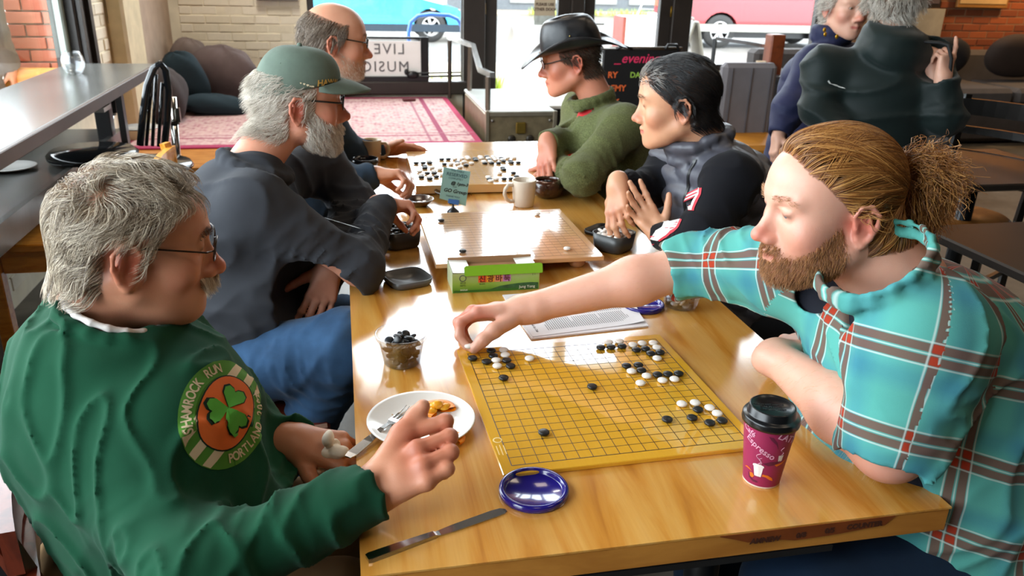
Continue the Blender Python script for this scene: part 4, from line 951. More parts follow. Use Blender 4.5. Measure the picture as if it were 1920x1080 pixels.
# torn veneer strip with a faint stamp on the near edge
stp = [(.505,-.004),(.53,-.012),(.55,-.0195),(.60,-.021),(.625,-.026),(.66,-.025),(.70,-.0235),(.74,-.020),(.772,-.018),(.780,-.009),(.787,-.003),(.505,-.003)]
m = MB(); m.add([(x, -.0012, TZ+z) for x, z in stp]+[(x, .0005, TZ+z) for x, z in stp], [tuple(range(len(stp)-1,-1,-1)), tuple(range(len(stp), 2*len(stp)))]+[(i, (i+1)%len(stp), len(stp)+(i+1)%len(stp), len(stp)+i) for i in range(len(stp))]); m.build('torn_veneer', plain('reddish_core', '7c3c14', .5, var=.15, vscale=30), t)
M_stamp = plain('stamp_ink', '45200e', .7)
for s, x, z in (('AMNEW', .577, -.0185), ('0/8', .634, -.0175), ('0/5', .680, -.0155), ('COUNTER', .737, -.0135)): text_mesh('lettering', s, .0125, M_stamp, t, Matrix.Translation((x, -.0016, TZ+z)) @ RX, .0003, bold=.0006)
for y in (.35, 1.9):
    m = MB(); m.tube([(TW/2+.18, y-.1, .05), (TW/2+.18, y-.1, .705)], .032, 16); m.build('pedestal', M_black, t)
    m = MB(); m.box((TW/2+.18, y-.1, .03), (.56,.07,.05), bev=.01); m.box((TW/2+.18, y-.1, .03), (.07,.56,.05), bev=.01); m.build('foot', M_black, t)
    m = MB(); m.box((TW/2, y-.1, .70), (.5,.5,.01)); m.build('mount_plate', M_black, t)
# ---- go boards
def board_mat(name, c1, c2, rough, coat, grain=(3,60,3)):
    t = NT(name); f = t.noise(t.coord('Object', grain), 3, 4, .6); t.bsdf(Base_Color=t.mix(f, srgb(c1), srgb(c2)), Roughness=rough, Coat_Weight=coat, Coat_Roughness=.03, Coat_IOR=1.75); t.bump(f, .03, .0005); return t.m
M_line = plain('board_line', '3a2410', .5)
def go_board(name, label, c, th, W, L, zt, thick, mat, sx, sy, feet=0, side_mat=None, lines=M_line, lw=.0009, hoshi=True):
    t = thing(name, label, 'game board', (c[0], c[1], zt), th)
    m = MB(); m.box((0,0,-thick/2), (W, L, thick), bev=.0012); m.build('slab', mat, t)
    m = MB()
    for i in range(19):
        m.box(((i-9)*sx, 0, .00015), (lw if 0 < i < 18 else lw*1.6, 18*sy, .0003)); m.box((0, (i-9)*sy, .00015), (18*sx, lw if 0 < i < 18 else lw*1.6, .0003))
    if hoshi:
        for a in (-6,0,6):
            for b in (-6,0,6): m.lathe([(0,.0005),(.0019,.0004),(.002,0)], (a*sx, b*sy, 0), 12)
    m.build('grid_lines', lines, t)
    if feet:
        for a in (-1,1):
            for b in (-1,1): m = MB(); m.lathe([(0,0),(.012,0),(.022,-.010),(.024,-.020),(.018,-.030),(.010,-feet),(0,-feet)], (a*(W/2-.06), b*(L/2-.05), -thick), 20); m.build('foot', side_mat or mat, t)
    return t
NBc = (.439, .421)
BX, BY, BTH = .2419, .2037, .02617
def nb(u, v): c, s = math.cos(BTH), math.sin(BTH); return (BX+c*u-s*v, BY+s*u+c*v)
bc1 = nb(.2053, .2015)
M_b1 = board_mat('yellow_board_wood', 'd9a024', 'e0ac38', .10, 1.0, (60,3,3))
go_board('go_board', 'bright yellow glossy go board nearest the camera with a game in its opening', bc1, BTH, .4475, .4475, .758, .008, M_b1, .02281, .0224)
m = MB(); m.lathe([(.006,.0002),(.008,.0004),(.0082,.0)], (0,0,0), 20, close=False)
for i, dx in enumerate((-.006,0,.006)): m.box((dx,-.030,.0002), (.0012,.030-.004*abs(i-1),.0003))
o = m.build('maker_stamp', plain('pale_stamp', 'ead089', .5), bpy.data.objects['go_board']); o.location = (-.212,-.125,.0001); o.rotation_euler[2] = .0
M_b2 = board_mat('tan_board_wood', 'c9986a', 'd3a67a', .13, .7, (3,60,3))
b2c = (.438, 1.283)
go_board('go_board', 'thin tan go board on feet in the middle of the table', b2c, .01, .447, .451, .79, .012, M_b2, .0226, .0226, feet=.028, lines=plain('brown_line', '8a6038', .5))
M_b3 = board_mat('pale_thick_board_wood', 'd2a466', 'dcb277', .14, .6, (3,60,3))
b3c = (.504, 2.130)
go_board('go_board', 'thick pale go board crowded with stones at the far table end', b3c, -.015, .525, .548, .785, .030, M_b3, .0262, .0275, lines=plain('brown_line', '8a6038', .5))
# ---- stones
def stone_mesh(name, mat, r=.0098, h=.0086, n=22):
    m = MB(); prof = [(0,-h/2)]+[(r*math.sin(a), -h/2*math.cos(a)**.8 if math.cos(a) > 0 else 0) for a in (.35,.7,1.0,1.25)]+[(r, 0)]+[(r*math.sin(a), h/2*math.cos(a)**.8) for a in (1.25,1.0,.7,.35)]+[(0,h/2)]
    m.lathe(prof, (0,0,0), n); me = m.mesh(name); me.materials.append(mat); return me
M_bst = plain('black_slate', '16191c', .38, var=.3, vscale=90); M_wst = plain('white_shell', 'e8e2da', .25, var=.02)
ME_b = stone_mesh('black_stone', M_bst); ME_w = stone_mesh('white_stone', M_wst)
ORD = 'first second third fourth fifth sixth seventh eighth ninth tenth eleventh twelfth thirteenth fourteenth fifteenth sixteenth seventeenth eighteenth nineteenth'.split()
used_lab = {}
def stone(black, x, y, z, label, group, rot=None, sc=1):
    o = bpy.data.objects.new('go_stone', ME_b if black else ME_w); COL.objects.link(o); o.location = (x, y, z); o.scale = (sc,)*3
    if rot: o.rotation_euler = rot
    return tag(o, label, 'game stone', group)
near_b = [(0.2370,0.5780,0.7620), (0.2800,0.6060,0.7620), (0.2800,0.5820,0.7620), (0.2620,0.5590,0.7620), (0.3030,0.5580,0.7620), (0.3060,0.5330,0.7620), (0.2830,0.4870,0.7620), (0.5090,0.5870,0.7620), (0.5310,0.5860,0.7620), (0.5550,0.5860,0.7620), (0.5790,0.5650,0.7620), (0.6000,0.5670,0.7620), (0.6030,0.5440,0.7620), (0.6240,0.5460,0.7620), (0.5350,0.4990,0.7620), (0.5600,0.4990,0.7620), (0.5580,0.4760,0.7620), (0.5830,0.4540,0.7620), (0.6040,0.4530,0.7620), (0.6260,0.4520,0.7620), (0.4420,0.4270,0.7620), (0.6070,0.3150,0.7620), (0.5390,0.2920,0.7620), (0.5850,0.2900,0.7630), (0.6090,0.2690,0.7620), (0.6340,0.2730,0.7620), (0.3140,0.2850,0.7620)]
near_w = [(0.3060,0.6050,0.7620), (0.3050,0.5820,0.7620), (0.2820,0.5610,0.7620), (0.2800,0.5370,0.7620), (0.3500,0.5590,0.7620), (0.5330,0.6090,0.7620), (0.5570,0.6100,0.7620), (0.5800,0.5890,0.7620), (0.6020,0.5930,0.7620), (0.6260,0.5910,0.7620), (0.6260,0.5690,0.7620), (0.6080,0.5210,0.7620), (0.5370,0.4750,0.7620), (0.5600,0.4520,0.7620), (0.5380,0.4260,0.7620), (0.5840,0.4300,0.7620), (0.6090,0.4310,0.7620), (0.5860,0.3390,0.7620), (0.6120,0.3390,0.7620), (0.6310,0.3180,0.7620), (0.6360,0.2970,0.7620)]
def board_label(black, x, y, bx, by, th, sx, sy, bname):
    c, s = math.cos(th), math.sin(th); dx, dy = x-bx, y-by; u = (c*dx+s*dy)/sx; v = (-s*dx+c*dy)/sy
    i, j = max(0, min(18, round(u))), max(0, min(18, round(v)))
    k0 = (bname, i, j)
    while (bname, i, j) in used_lab: i = i+1 if i < 18 else i-1; 
    used_lab[(bname, i, j)] = 1
    return '%s stone on the %s board, %s line from its window side, %s from near edge' % ('black' if black else 'white', bname, ORD[i], ORD[j])
for blk, L in ((True, near_b), (False, near_w)):
    for p in L: stone(blk, p[0], p[1], .758+.0046, board_label(blk, p[0], p[1], BX, BY, BTH, .02281, .0224, 'yellow'), ('black' if blk else 'white')+' stones on the yellow board')
for blk, p, lab in ((1, (0.2730,1.4170,0.7940), 'black stone at the far corner of the tan board by the table sign'), (1, (0.2970,1.1370,0.7950), 'black stone on the tan board just behind the green box'), (0, (0.5730,1.4510,0.7940), 'white stone at the far edge of the tan board by the mug'), (0, (0.5780,1.1200,0.7940), 'white stone on the tan board near the bowl of white stones')):
    stone(blk, p[0], p[1], .7949, lab, None)
far_b = [(0.2760,2.1760,0.7900), (0.3000,2.1760,0.7900), (0.3230,2.1790,0.7900), (0.2970,2.0910,0.7900), (0.2960,2.0090,0.7900), (0.3180,2.0130,0.7900), (0.3220,1.9650,0.7900), (0.2740,1.9610,0.7900), (0.2970,1.9420,0.7900), (0.3630,2.1480,0.7900), (0.4330,2.1830,0.7900), (0.4550,2.1320,0.7900), (0.4990,2.2020,0.7900), (0.5450,2.2730,0.7900), (0.5420,2.1510,0.7900), (0.5660,2.1490,0.7900), (0.5890,2.1560,0.7900), (0.6100,2.1750,0.7900), (0.6350,2.1960,0.7900), (0.6370,2.1490,0.7900), (0.6620,2.1700,0.7900), (0.5870,2.0390,0.7900), (0.6090,1.9900,0.7900), (0.6070,1.9400,0.7900), (0.5860,1.9130,0.7900), (0.5630,1.9150,0.7900), (0.4950,1.9170,0.7900), (0.3840,2.2400,0.7900), (0.4110,2.2470,0.7900), (0.6140,2.2530,0.7900), (0.5890,2.0680,0.7900), (0.3020,2.1210,0.7900), (0.5090,2.2380,0.7900), (0.5480,2.2070,0.7900)]
far_w = [(0.3220,2.1000,0.7900), (0.3390,2.0710,0.7900), (0.2730,2.0560,0.7900), (0.2500,1.9730,0.7900), (0.2760,1.9960,0.7900), (0.3370,1.9900,0.7900), (0.3850,2.1580,0.7900), (0.4120,2.1560,0.7900), (0.3900,2.2450,0.7900), (0.4120,2.2500,0.7900), (0.4300,2.0970,0.7900), (0.4570,2.2320,0.7900), (0.4540,2.1780,0.7900), (0.4770,2.1570,0.7900), (0.5010,2.2350,0.7900), (0.4750,2.2310,0.7900), (0.5270,2.2540,0.7900), (0.5220,2.1860,0.7900), (0.5660,2.2640,0.7900), (0.5460,2.1970,0.7900), (0.5770,2.2010,0.7900), (0.6130,2.2110,0.7900), (0.6160,2.2530,0.7900), (0.6420,2.2290,0.7900), (0.5620,2.0040,0.7900), (0.5150,1.9320,0.7900), (0.5140,1.8870,0.7900), (0.5400,1.9010,0.7900), (0.3240,2.2170,0.7900), (0.3160,2.0350,0.7900), (0.4780,2.2710,0.7900), (0.4400,2.2440,0.7900)]
occ = []
b3x, b3y = b3c[0]-.0262*9, b3c[1]-.0275*9
for blk, L in ((True, far_b), (False, far_w)):
    for p in L:
        i = max(0, min(18, round((p[0]-b3x)/.0262))); j = max(0, min(18, round((p[1]-b3y)/.0275)))
        while (i, j) in occ: i = (i+1) % 19
        occ.append((i, j)); stone(blk, b3x+i*.0262+random.uniform(-.001,.001), b3y+j*.0275+random.uniform(-.001,.001), .7897, '%s stone on the thick board, %s line from its window side, %s from near edge' % ('black' if blk else 'white', ORD[i], ORD[j]), ('black' if blk else 'white')+' stones on the thick board', sc=1.12)
# ---- clear tub of black stones
M_plas = clear_mat('clear_plastic', (.93,.94,.95), .08)
t = thing('plastic_tub', 'clear round plastic tub filled with black stones', 'tub', (.098,.605,TZ))
m = MB(); m.lathe([(0,.001),(.034,.001),(.037,.004),(.046,.052),(.049,.053),(.051,.056),(.0515,.062),(.0525,.063),(.0525,.066),(.0495,.066),(.0485,.060),(.0445,.053),(.0355,.006),(0,.004)], (0,0,0), 48); m.build('bowl', M_plas, t)
rng = random.Random(11); spots = []
for layer in range(6):
    z = .010+layer*.0092; R = .026+.0022*layer if layer < 4 else (.031 if layer == 4 else .018)
    tries = 0
    want = (7,8,10,11,9,4)[layer]
    while want and tries < 4000:
        tries += 1; a = rng.uniform(0, 6.28); r = R*math.sqrt(rng.random()); p = Vector((r*math.cos(a), r*math.sin(a), z+rng.uniform(-.001,.001)))
        if all((p-q).length > (.0125 if abs(p.z-q.z) > .004 else .0155) for q in spots): spots.append(p); want -= 1
for q in spots:
    o = stone(1, .098+q.x, .605+q.y, TZ+q.z, 'black stone among those heaped in the clear plastic tub', 'black stones in the clear tub', (rng.uniform(-.7,.7), rng.uniform(-.7,.7), 0), .95)
# ---- square grey bowls: black stones (window side), white stones (vest side)
M_gbowl = plain('grey_plastic', '3c3e3e', .35, var=.05)
def sq_bowl(name, label, c, rz, R=.052, h=.052, mat=None, cat='bowl'):
    t = thing(name, label, cat, c, rz); m = MB()
    m.lathe([(0,0),(R*.80,0),(R*.90,.006),(R,h),(R*.955,h),(R*.86,.010),(0,.006)], (0,0,0), 64, sup=4.2); m.build('bowl', mat or M_gbowl, t); return t
def fill(c, R, z0, n, black, label, group, rz=0, seed=1, top=.6):
    rng = random.Random(seed); pts = []; tries = 0
    while len(pts) < n and tries < 9000:
        tries += 1; x, y = rng.uniform(-R, R), rng.uniform(-R, R); z = z0+rng.choice((0,.009,.017))*(1-.5*max(abs(x),abs(y))/R)
        p = Vector((x, y, z))
        if all((p-q).length > .0125 for q in pts): pts.append(p)
    for p in pts:
        q = Matrix.Rotation(rz, 3, 'Z') @ p
        stone(black, c[0]+q.x, c[1]+q.y, c[2]+q.z, label, group, (rng.uniform(-top,top), rng.uniform(-top,top), 0), .95)
cb = (.146,1.335,TZ); cw = (.745,1.225,TZ)
sq_bowl('square_bowl', 'square grey plastic bowl of black stones by the dark sweater cuff', cb, .35)
fill(cb, .037, .041, 28, True, 'black stone lying in the grey square bowl', 'black stones in the grey bowl', .35, 3)
sq_bowl('square_bowl', 'square grey plastic bowl heaped with white stones', cw, math.radians(38))
fill(cw, .038, .044, 36, False, 'white stone heaped in the grey square bowl', 'white stones in the grey bowl', math.radians(38), 4)
stone(1, *(0.1130,1.2960,0.7540)[:2], .7546, 'single black stone on the table beside the grey bowl of black stones', None)
# lids
c = (0.1430,1.0420,0.7580); t = thing('square_tray', 'empty square grey lid lying upside down on the table', 'lid', (c[0],c[1],TZ), math.radians(20))
m = MB(); m.lathe([(0,0),(.047,0),(.0525,.006),(.0545,.019),(.0525,.0195),(.049,.007),(0,.004)], (0,0,0), 64, sup=4.2); m.build('tray', plain('grey_plastic_light', '57595a', .35, var=.05), t)
c = (0.7530,1.3510,0.7520); t = thing('square_tray', 'flat black lid partly under the bowl of white stones', 'lid', (c[0]+.015,c[1]+.02,TZ), math.radians(40))
m = MB(); m.lathe([(0,0),(.050,0),(.053,.004),(.053,.012),(.051,.012),(.050,.004),(0,.003)], (0,0,0), 64, sup=5); m.build('tray', plain('black_plastic', '141517', .3), t)
# round wooden bowl, dishes
t = thing('wooden_bowl', 'round dark brown wooden bowl for stones under the green sleeve', 'bowl', (.690,1.800,TZ))
M_dkwood = wood('dark_bowl_wood', '4a2a1c', '25130c', .22, (3,3,3), coat=.6)
m = MB(); m.lathe([(0,0),(.035,0),(.050,.012),(.057,.032),(.055,.050),(.046,.062),(.042,.062),(.048,.048),(.048,.030),(.036,.012),(0,.008)], (0,0,0), 48); m.build('bowl', M_dkwood, t)
fill((.69,1.80,TZ), .028, .040, 14, True, 'black stone inside the round wooden bowl', 'black stones in the wooden bowl', 0, 6)
c = (0.2370,1.7370,0.7520); t = thing('wooden_dish', 'dark wooden lid dish holding one white stone', 'dish', (c[0],c[1],TZ))
m = MB(); m.lathe([(0,0),(.022,0),(.034,.006),(.048,.020),(.0495,.024),(.047,.024),(.034,.011),(0,.007)], (0,0,0), 40); m.build('dish', M_dkwood, t)
stone(0, c[0], c[1]-.006, TZ+.0115, 'single white stone in the dark wooden dish', None)
c = (0.3490,1.8320,0.7520); t = thing('wooden_dish', 'second dark wooden dish half hidden behind the blue table sign', 'dish', (c[0],c[1],TZ))
m = MB(); m.lathe([(0,0),(.022,0),(.034,.006),(.050,.018),(.0515,.022),(.048,.022),(.034,.011),(0,.007)], (0,0,0), 40); m.build('dish', M_dkwood, t)
c = (0.0870,2.3770,0.7520); t = thing('wooden_bowl', 'dark bowl behind the navy sleeve near the tan mug', 'bowl', (c[0]-.01,c[1]-.12,TZ))
m = MB(); m.lathe([(0,0),(.03,0),(.045,.012),(.052,.032),(.050,.046),(.046,.046),(.046,.030),(.034,.012),(0,.008)], (0,0,0), 40); m.build('bowl', plain('black_bowl', '1b1c22', .2), t)
# mugs
def mug(label, c, rz, mat, R=.040, H=.090):
    t = thing('coffee_mug', label, 'mug', c, rz)
    m = MB(); m.lathe([(0,0),(R*.80,0),(R*.86,.004),(R*.93,H*.35),(R*.97,H*.7),(R,H*.97),(R*.97,H),(R*.90,H*.97),(R*.86,H*.5),(R*.78,.012),(0,.008)], (0,0,0), 48); m.build('cup', mat, t)
    m = MB(); m.tube([(R*.93,0,H*.82),(R+.016,0,H*.84),(R+.027,0,H*.68),(R+.029,0,H*.50),(R+.022,0,H*.30),(R+.008,0,H*.20),(R*.88,0,H*.20)], .0062, 10); m.build('handle', mat, t)
    m = MB(); m.lathe([(0,H*.62),(R*.89,H*.62)], (0,0,0), 32, close=False); m.build('coffee', plain('coffee', '2a160c', .1), t); return t
mug('cream coffee mug standing behind the tan go board', (.583,1.695,TZ), math.radians(190), plain('cream_glaze', 'd8ccbb', .2, var=.03))
mug('tan coffee mug at the far table corner by the bearded man', (.108,2.395,TZ), math.radians(-8), plain('tan_glaze', 'c2ad90', .25, var=.03))
# reserved sign
t = thing('table_sign', 'pale blue RESERVED card in a small black stand with blue tape', 'sign', (.338,1.642,TZ))
c0 = (0.3060,1.6400,0.7750); tl = Vector((0.3080,1.6400,0.9010)); trp = Vector((0.3940,1.6400,0.8840)); br = Vector((0.3790,1.6400,0.7710)); bl = Vector((0.2940,1.6400,0.7990)); O = Vector((.338,1.642,TZ))
m = MB(); th_ = Vector((0,.0008,0)); m.add([p-O for p in (bl,br,trp,tl)]+[p-O+th_ for p in (bl,br,trp,tl)], [(0,1,2,3),(7,6,5,4),(0,4,5,1),(1,5,6,2),(2,6,7,3),(3,7,4,0)]); card = m.build('card', plain('pale_blue_card', '8fc8cc', .6, var=.02), t)
rt = (trp-tl).normalized(); up = (tl-bl).normalized(); cen = (tl+trp+br+bl)/4-O
def on_card(name, s, size, u, v, mat, **k): return text_mesh(name, s, size, mat, card, place(cen+rt*u+up*v+Vector((0,-.0006,0)), rt, up), .0002, **k)
M_dblue = plain('print_navy', '2f5a6a', .6); M_marker = plain('marker_ink', '1f2f38', .6)
on_card('lettering', 'THIS TABLE', .0085, .002, .048, M_dblue); on_card('lettering', 'RESERVED', .0150, .002, .035, M_dblue, bold=.0002); on_card('lettering', 'COMPLETELY', .0080, .0, .023, M_dblue)
on_card('lettering', '@ 1pm-3', .0145, .014, .008, M_marker, shear=.2, bold=.0004); on_card('lettering', 'FOR', .0070, .0, -.004, M_dblue); on_card('lettering', 'GO Group', .0165, .003, -.018, M_marker, shear=.2, bold=.0004); on_card('lettering', 'THANK YOU!', .0075, -.002, -.036, M_dblue)
m = MB(); tc = cen+up*(-.052)+Vector((0,-.0015,0)); m.box(tc, (.030,.0012,.014), M=place((0,0,0), rt, up).to_3x3() @ Matrix.Rotation(PI/2,3,'X')); m.box(tc+rt*.012+Vector((0,-.0006,0)), (.016,.0012,.016), M=place((0,0,0), rt, up).to_3x3() @ Matrix.Rotation(PI/2,3,'X')); m.build('tape', plain('blue_tape', '3f82dd', .5), t)
m = MB(); m.lathe([(0,0),(.020,0),(.020,.004),(.012,.012),(.004,.018),(.0035,.030)], (0,0,0), 24); m.box((0,.002,.034), (.024,.006,.014), bev=.001); m.build('stand', M_black, t)
# ---- green box of stones with open flaps
t = thing('stone_box', 'green cardboard box with Korean lettering and open flaps', 'box', ((.246+.456)/2+.003,1.0025,TZ), .0)
W, D, Hb = .216, .096, .050
def g_mat():
    t2 = NT('printed_green_card'); v = t2.coord(); x = t2.node('SeparateXYZ', {0: v}); n = t2.noise(v, 25, 3)
    c = t2.ramp(t2.math('ADD', t2.math('MULTIPLY', x.outputs[2], 16), t2.math('MULTIPLY', n, .3)), [(.15, srgb('4d8a22')), (.5, srgb('8bb54a')), (.95, srgb('a9bd84'))]); t2.bsdf(Base_Color=c, Roughness=.35); return t2.m
M_grn = g_mat(); M_card = plain('brown_card', 'a9805c', .85); M_lime = plain('lime_card', '7db528', .35, var=.03); M_wcard = plain('white_card', 'e6e8e2', .35, var=.02)
m = MB(); m.box((0,-D/2,Hb/2), (W,.0016,Hb)); fr = m.build('front_panel', M_grn, t)
m = MB(); m.box((0,D/2,Hb/2+.004), (W,.0016,Hb+.008)); m.build('back_panel', M_card, t)
m = MB(); m.box((0,0,.001), (W,D,.0016)); m.build('base', M_card, t)
for s in (-1,1): m = MB(); m.box((s*W/2,0,Hb/2), (.0016,D,Hb)); m.build('side_panel', plain('pale_green_card','c3d0a8',.5), t)
m = MB(); m.box((0,-.002,.022), (W-.006,D-.008,.040)); m.build('inner_tray', M_card, t)
for s in (-1,1): m = MB(); m.box((s*(W/2-.024),.0,Hb+.001), (.046,D-.004,.0012), M=Matrix.Rotation(s*-.06,3,'Y')); m.build('white_flap', M_wcard, t)
m = MB(); R_ = Matrix.Rotation(-.35,3,'X'); poly = [(-.086,.0),(.106,.0),(.108,.003),(.108,.021),(.104,.025),(-.082,.025),(-.087,.021),(-.087,.003)]
m.add([Vector((x+.012-.004,-D/2-.002,Hb))+R_ @ Vector((0,-.001,z-.006)) for x, z in poly]+[Vector((x+.008,-D/2-.002,Hb))+R_ @ Vector((0,.0006,z-.006)) for x, z in poly], [tuple(range(7,-1,-1)), tuple(range(8,16))]+[(i,(i+1)%8,8+(i+1)%8,8+i) for i in range(8)]); m.build('green_flap', M_lime, t)
def on_front(kind, *a):
    pass
yy = -D/2-.0012
for i, (hx, ch) in enumerate((('e0562a','신'),('e3a02e','광'),('dc8f6a','바'),('b877b8','둑'))):
    x = -.035+i*.0205; m = MB(); m.box((x,yy,.034), (.0195,.0006,.0175)); sq = m.build('colour_square', plain('sq_'+hx, hx, .4), fr)
    text_mesh('lettering', ch, .0185, plain('maroon_ink', '5a2418', .5), fr, Matrix.Translation((x,yy-.0006,.033)) @ RX, .0003, bold=.0005)
poly = [(-.03,.0018),(-.01,.008),(.01,.014),(.03,.0165),(.055,.019),(.085,.020),(.106,.0185),(.106,.0018)]
m = MB(); m.add([(x,yy,z) for x, z in poly], [tuple(range(len(poly)))]); m.build('hill_print', plain('hill_green', '2e5b33', .4, var=.4, vscale=60), fr)
m = MB(); m.box((-.02,yy+.0002,.004), (.17,.0006,.005)); m.build('dark_strip', plain('strip_green', '2f6a28', .4), fr)
m = MB(); m.lathe([(.0065,0),(.0078,.0004),(.009,0)], (-.083,yy,.038), 20, Matrix.Rotation(PI/2,3,'X'), close=False); m.build('emblem', plain('emblem_grey', '5d6a5a', .5), fr)
M_wi = plain('white_print', 'e8eee0', .5); M_di = plain('dark_print', '37502c', .5)
for s, sz, x, z, mt in (('2010', .007, -.083, .026, M_di), ('NETS', .006, -.083, .019, M_di), ('Jung Yong', .010, .078, .009, M_wi), ('BADUK', .0055, -.080, .0075, M_wi), ('2 1', .007, .094, .041, M_di), ('Baduk', .0055, -.035, .0215, M_di)): text_mesh('lettering', s, sz, mt, fr, Matrix.Translation((x,yy-.0004,z)) @ RX, .0002)
# ---- papers
def sheet(name, corners, z, th, mat, label, cat='paper', curl=None, parent=None):
    m = MB(); n = 8; vs = []
    A, Bc, Cc, Dc = [Vector((*c[:2], 0)) for c in corners]     # NL, NR, FR, FL
    for layer in (0, 1):
        for j in range(n+1):
            for i in range(n+1):
                p = A.lerp(Bc, i/n).lerp(Dc.lerp(Cc, i/n), j/n); u = i/n; v = j/n
                zz = z+(curl or 0)*max(0, (u-.75)*4)**2*max(0, (.5-v)*2)+(layer*th)
                vs.append((p.x, p.y, zz))
    fs = []; N = (n+1)**2
    for j in range(n):
        for i in range(n):
            a = j*(n+1)+i; fs.append((N+a, N+a+1, N+a+n+2, N+a+n+1)); fs.append((a+n+1, a+n+2, a+1, a))
    for i in range(n): fs.append((i, i+1, N+i+1, N+i)); a = n*(n+1)+i; fs.append((a+1, a, N+a, N+a+1)); b = i*(n+1); fs.append((b+n+1, b, N+b, N+b+n+1)); b += n; fs.append((b, b+n+1, N+b+n+1, N+b))
    m.add(vs, fs, False); o = m.build(name, mat, parent)
    return tag(o, label, cat) if label else o
M_paper = plain('white_paper', 'ecebef', .7, var=.01)
NLp, NRp, FRp, FLp = (0.3790,0.6680,0.7520), (0.6550,0.6950,0.7520), (0.6620,0.8070,0.7520), (0.3710,0.7770,0.7520)
sheet('paper_sheet', (NLp, NRp, FRp, FLp), TZ+.0002, .0035, M_paper, 'lower sheets of the printed stack under the forearm')
U = (Vector(NRp)-Vector(NLp)); 
c1_ = [Vector(p)+Vector((.004,.006,0)) for p in (NLp, NRp, FRp, FLp)]; c1_[1] = Vector(NRp)+Vector((-.004,.016,0))
top = sheet('paper_sheet', c1_, TZ+.0042, .0006, M_paper, 'top printed sheet with small text lines under the forearm', curl=.004)
A_, B_, D_ = c1_[0], c1_[1], c1_[3]; ur = (B_-A_).normalized(); uv = (D_-A_).normalized(); Lr = (B_-A_).length
M_txt = plain('grey_print', '6d6d75', .7)
m = MB()
nrm = Vector((0,0,1))
for i in range(44):
    u = .045+i*.0052
    if u > Lr-.02: break
    L0 = .055 if i % 13 else .03; q = A_+ur*u+uv*.022; m.box((q.x+uv.x*L0/2, q.y+uv.y*L0/2, TZ+.0050), (.0016, L0, .0002), rz=math.atan2(uv.y, uv.x)-PI/2)
    if i > 6: q = A_+ur*u+uv*.084; m.box((q.x+uv.x*.012, q.y+uv.y*.012, TZ+.0050), (.0016, .022, .0002), rz=math.atan2(uv.y, uv.x)-PI/2)
m.build('text_lines', M_txt, top)
q = A_+ur*.018+uv*.05; text_mesh('lettering', 'Portland Go Club', .0085, plain('dark_grey_print','4a4a50',.7), top, place((q.x,q.y,TZ+.0050), -uv, ur), .0002)
m = MB(); a_, b_ = (0.3770,0.9010,0.7520), (0.4530,0.9140,0.7520); m.box(((a_[0]+b_[0])/2,(a_[1]+b_[1])/2,TZ+.0015), (.10,.035,.002), rz=.05); tag(m.build('score_pad', M_paper), 'small white paper slip behind the reaching forearm', 'paper')
# ---- white tub behind the arm, blue lids
t = thing('plastic_tub', 'clear plastic tub of white stones marked PGC behind the reaching arm', 'tub', (.775,.800,TZ))
m = MB(); m.lathe([(0,.001),(.034,.001),(.040,.008),(.048,.055),(.050,.056),(.050,.062),(.047,.062),(.045,.055),(.037,.008),(0,.004)], (0,0,0), 48); m.build('bowl', M_plas, t)
rng = random.Random(21); pts = []
tries = 0
while len(pts) < 46 and tries < 9000:
    tries += 1; a = rng.uniform(0, 6.28); z = rng.uniform(.010,.045); r = (.027+.16*z)*math.sqrt(rng.random()); p = Vector((r*math.cos(a), r*math.sin(a), z))
    if all((p-q).length > .0122 for q in pts): pts.append(p)
for q in pts: stone(0, .775+q.x, .800+q.y, TZ+q.z, 'white stone inside the clear tub marked PGC', 'white stones in the marked tub', (rng.uniform(-.8,.8), rng.uniform(-.8,.8), 0), .92)
def wrap_text(name, s, size, mat, parent, c, R, z, a0, tilt=0, th=.0003, dR=0, bold=0):
    """lettering wrapped round a vertical cylinder or cone (dR = radius change per metre of height)"""
    o = text_mesh(name, s, size, mat, parent, None, th, bold=bold)
    for v in o.data.vertices:
        x, y, zz = v.co; xr = x*math.cos(tilt)-y*math.sin(tilt); yr = x*math.sin(tilt)+y*math.cos(tilt); rr = R+dR*yr+.0004+zz; a = a0+xr/R
        v.co = (c[0]+rr*math.cos(a), c[1]+rr*math.sin(a), c[2]+z+yr)
    return o
wrap_text('lettering', 'PGC Ing Go', .0105, plain('black_ink','1c1c1c',.6), t, (0,0,0), .0455, .040, -PI/2-.05, .06, dR=.17)
def lid_mesh(mb, R=.052): return mb.lathe([(0,.0025),(R*.80,.0025),(R*.84,.0045),(R*.86,.010),(R*.90,.011),(R*.97,.0105),(R,.008),(R,.001),(R*.97,0),(0,0)], (0,0,0), 64)
M_blue = plain('navy_translucent', '1e1774', .16, var=.08, Coat_Weight=.5)
c = (0.2640,0.1410,0.7550); m = MB(); lid_mesh(m, .0535); o = tag(m.build('round_lid', M_blue), 'dark blue round plastic lid at the near end of the table', 'lid'); o.location = (c[0],c[1],TZ)
c = (0.7190,0.8090,0.7520); m = MB(); lid_mesh(m, .050); o = tag(m.build('round_lid', M_blue), 'dark blue round lid beside the tub marked PGC', 'lid'); o.location = (c[0]-.035,c[1],TZ)
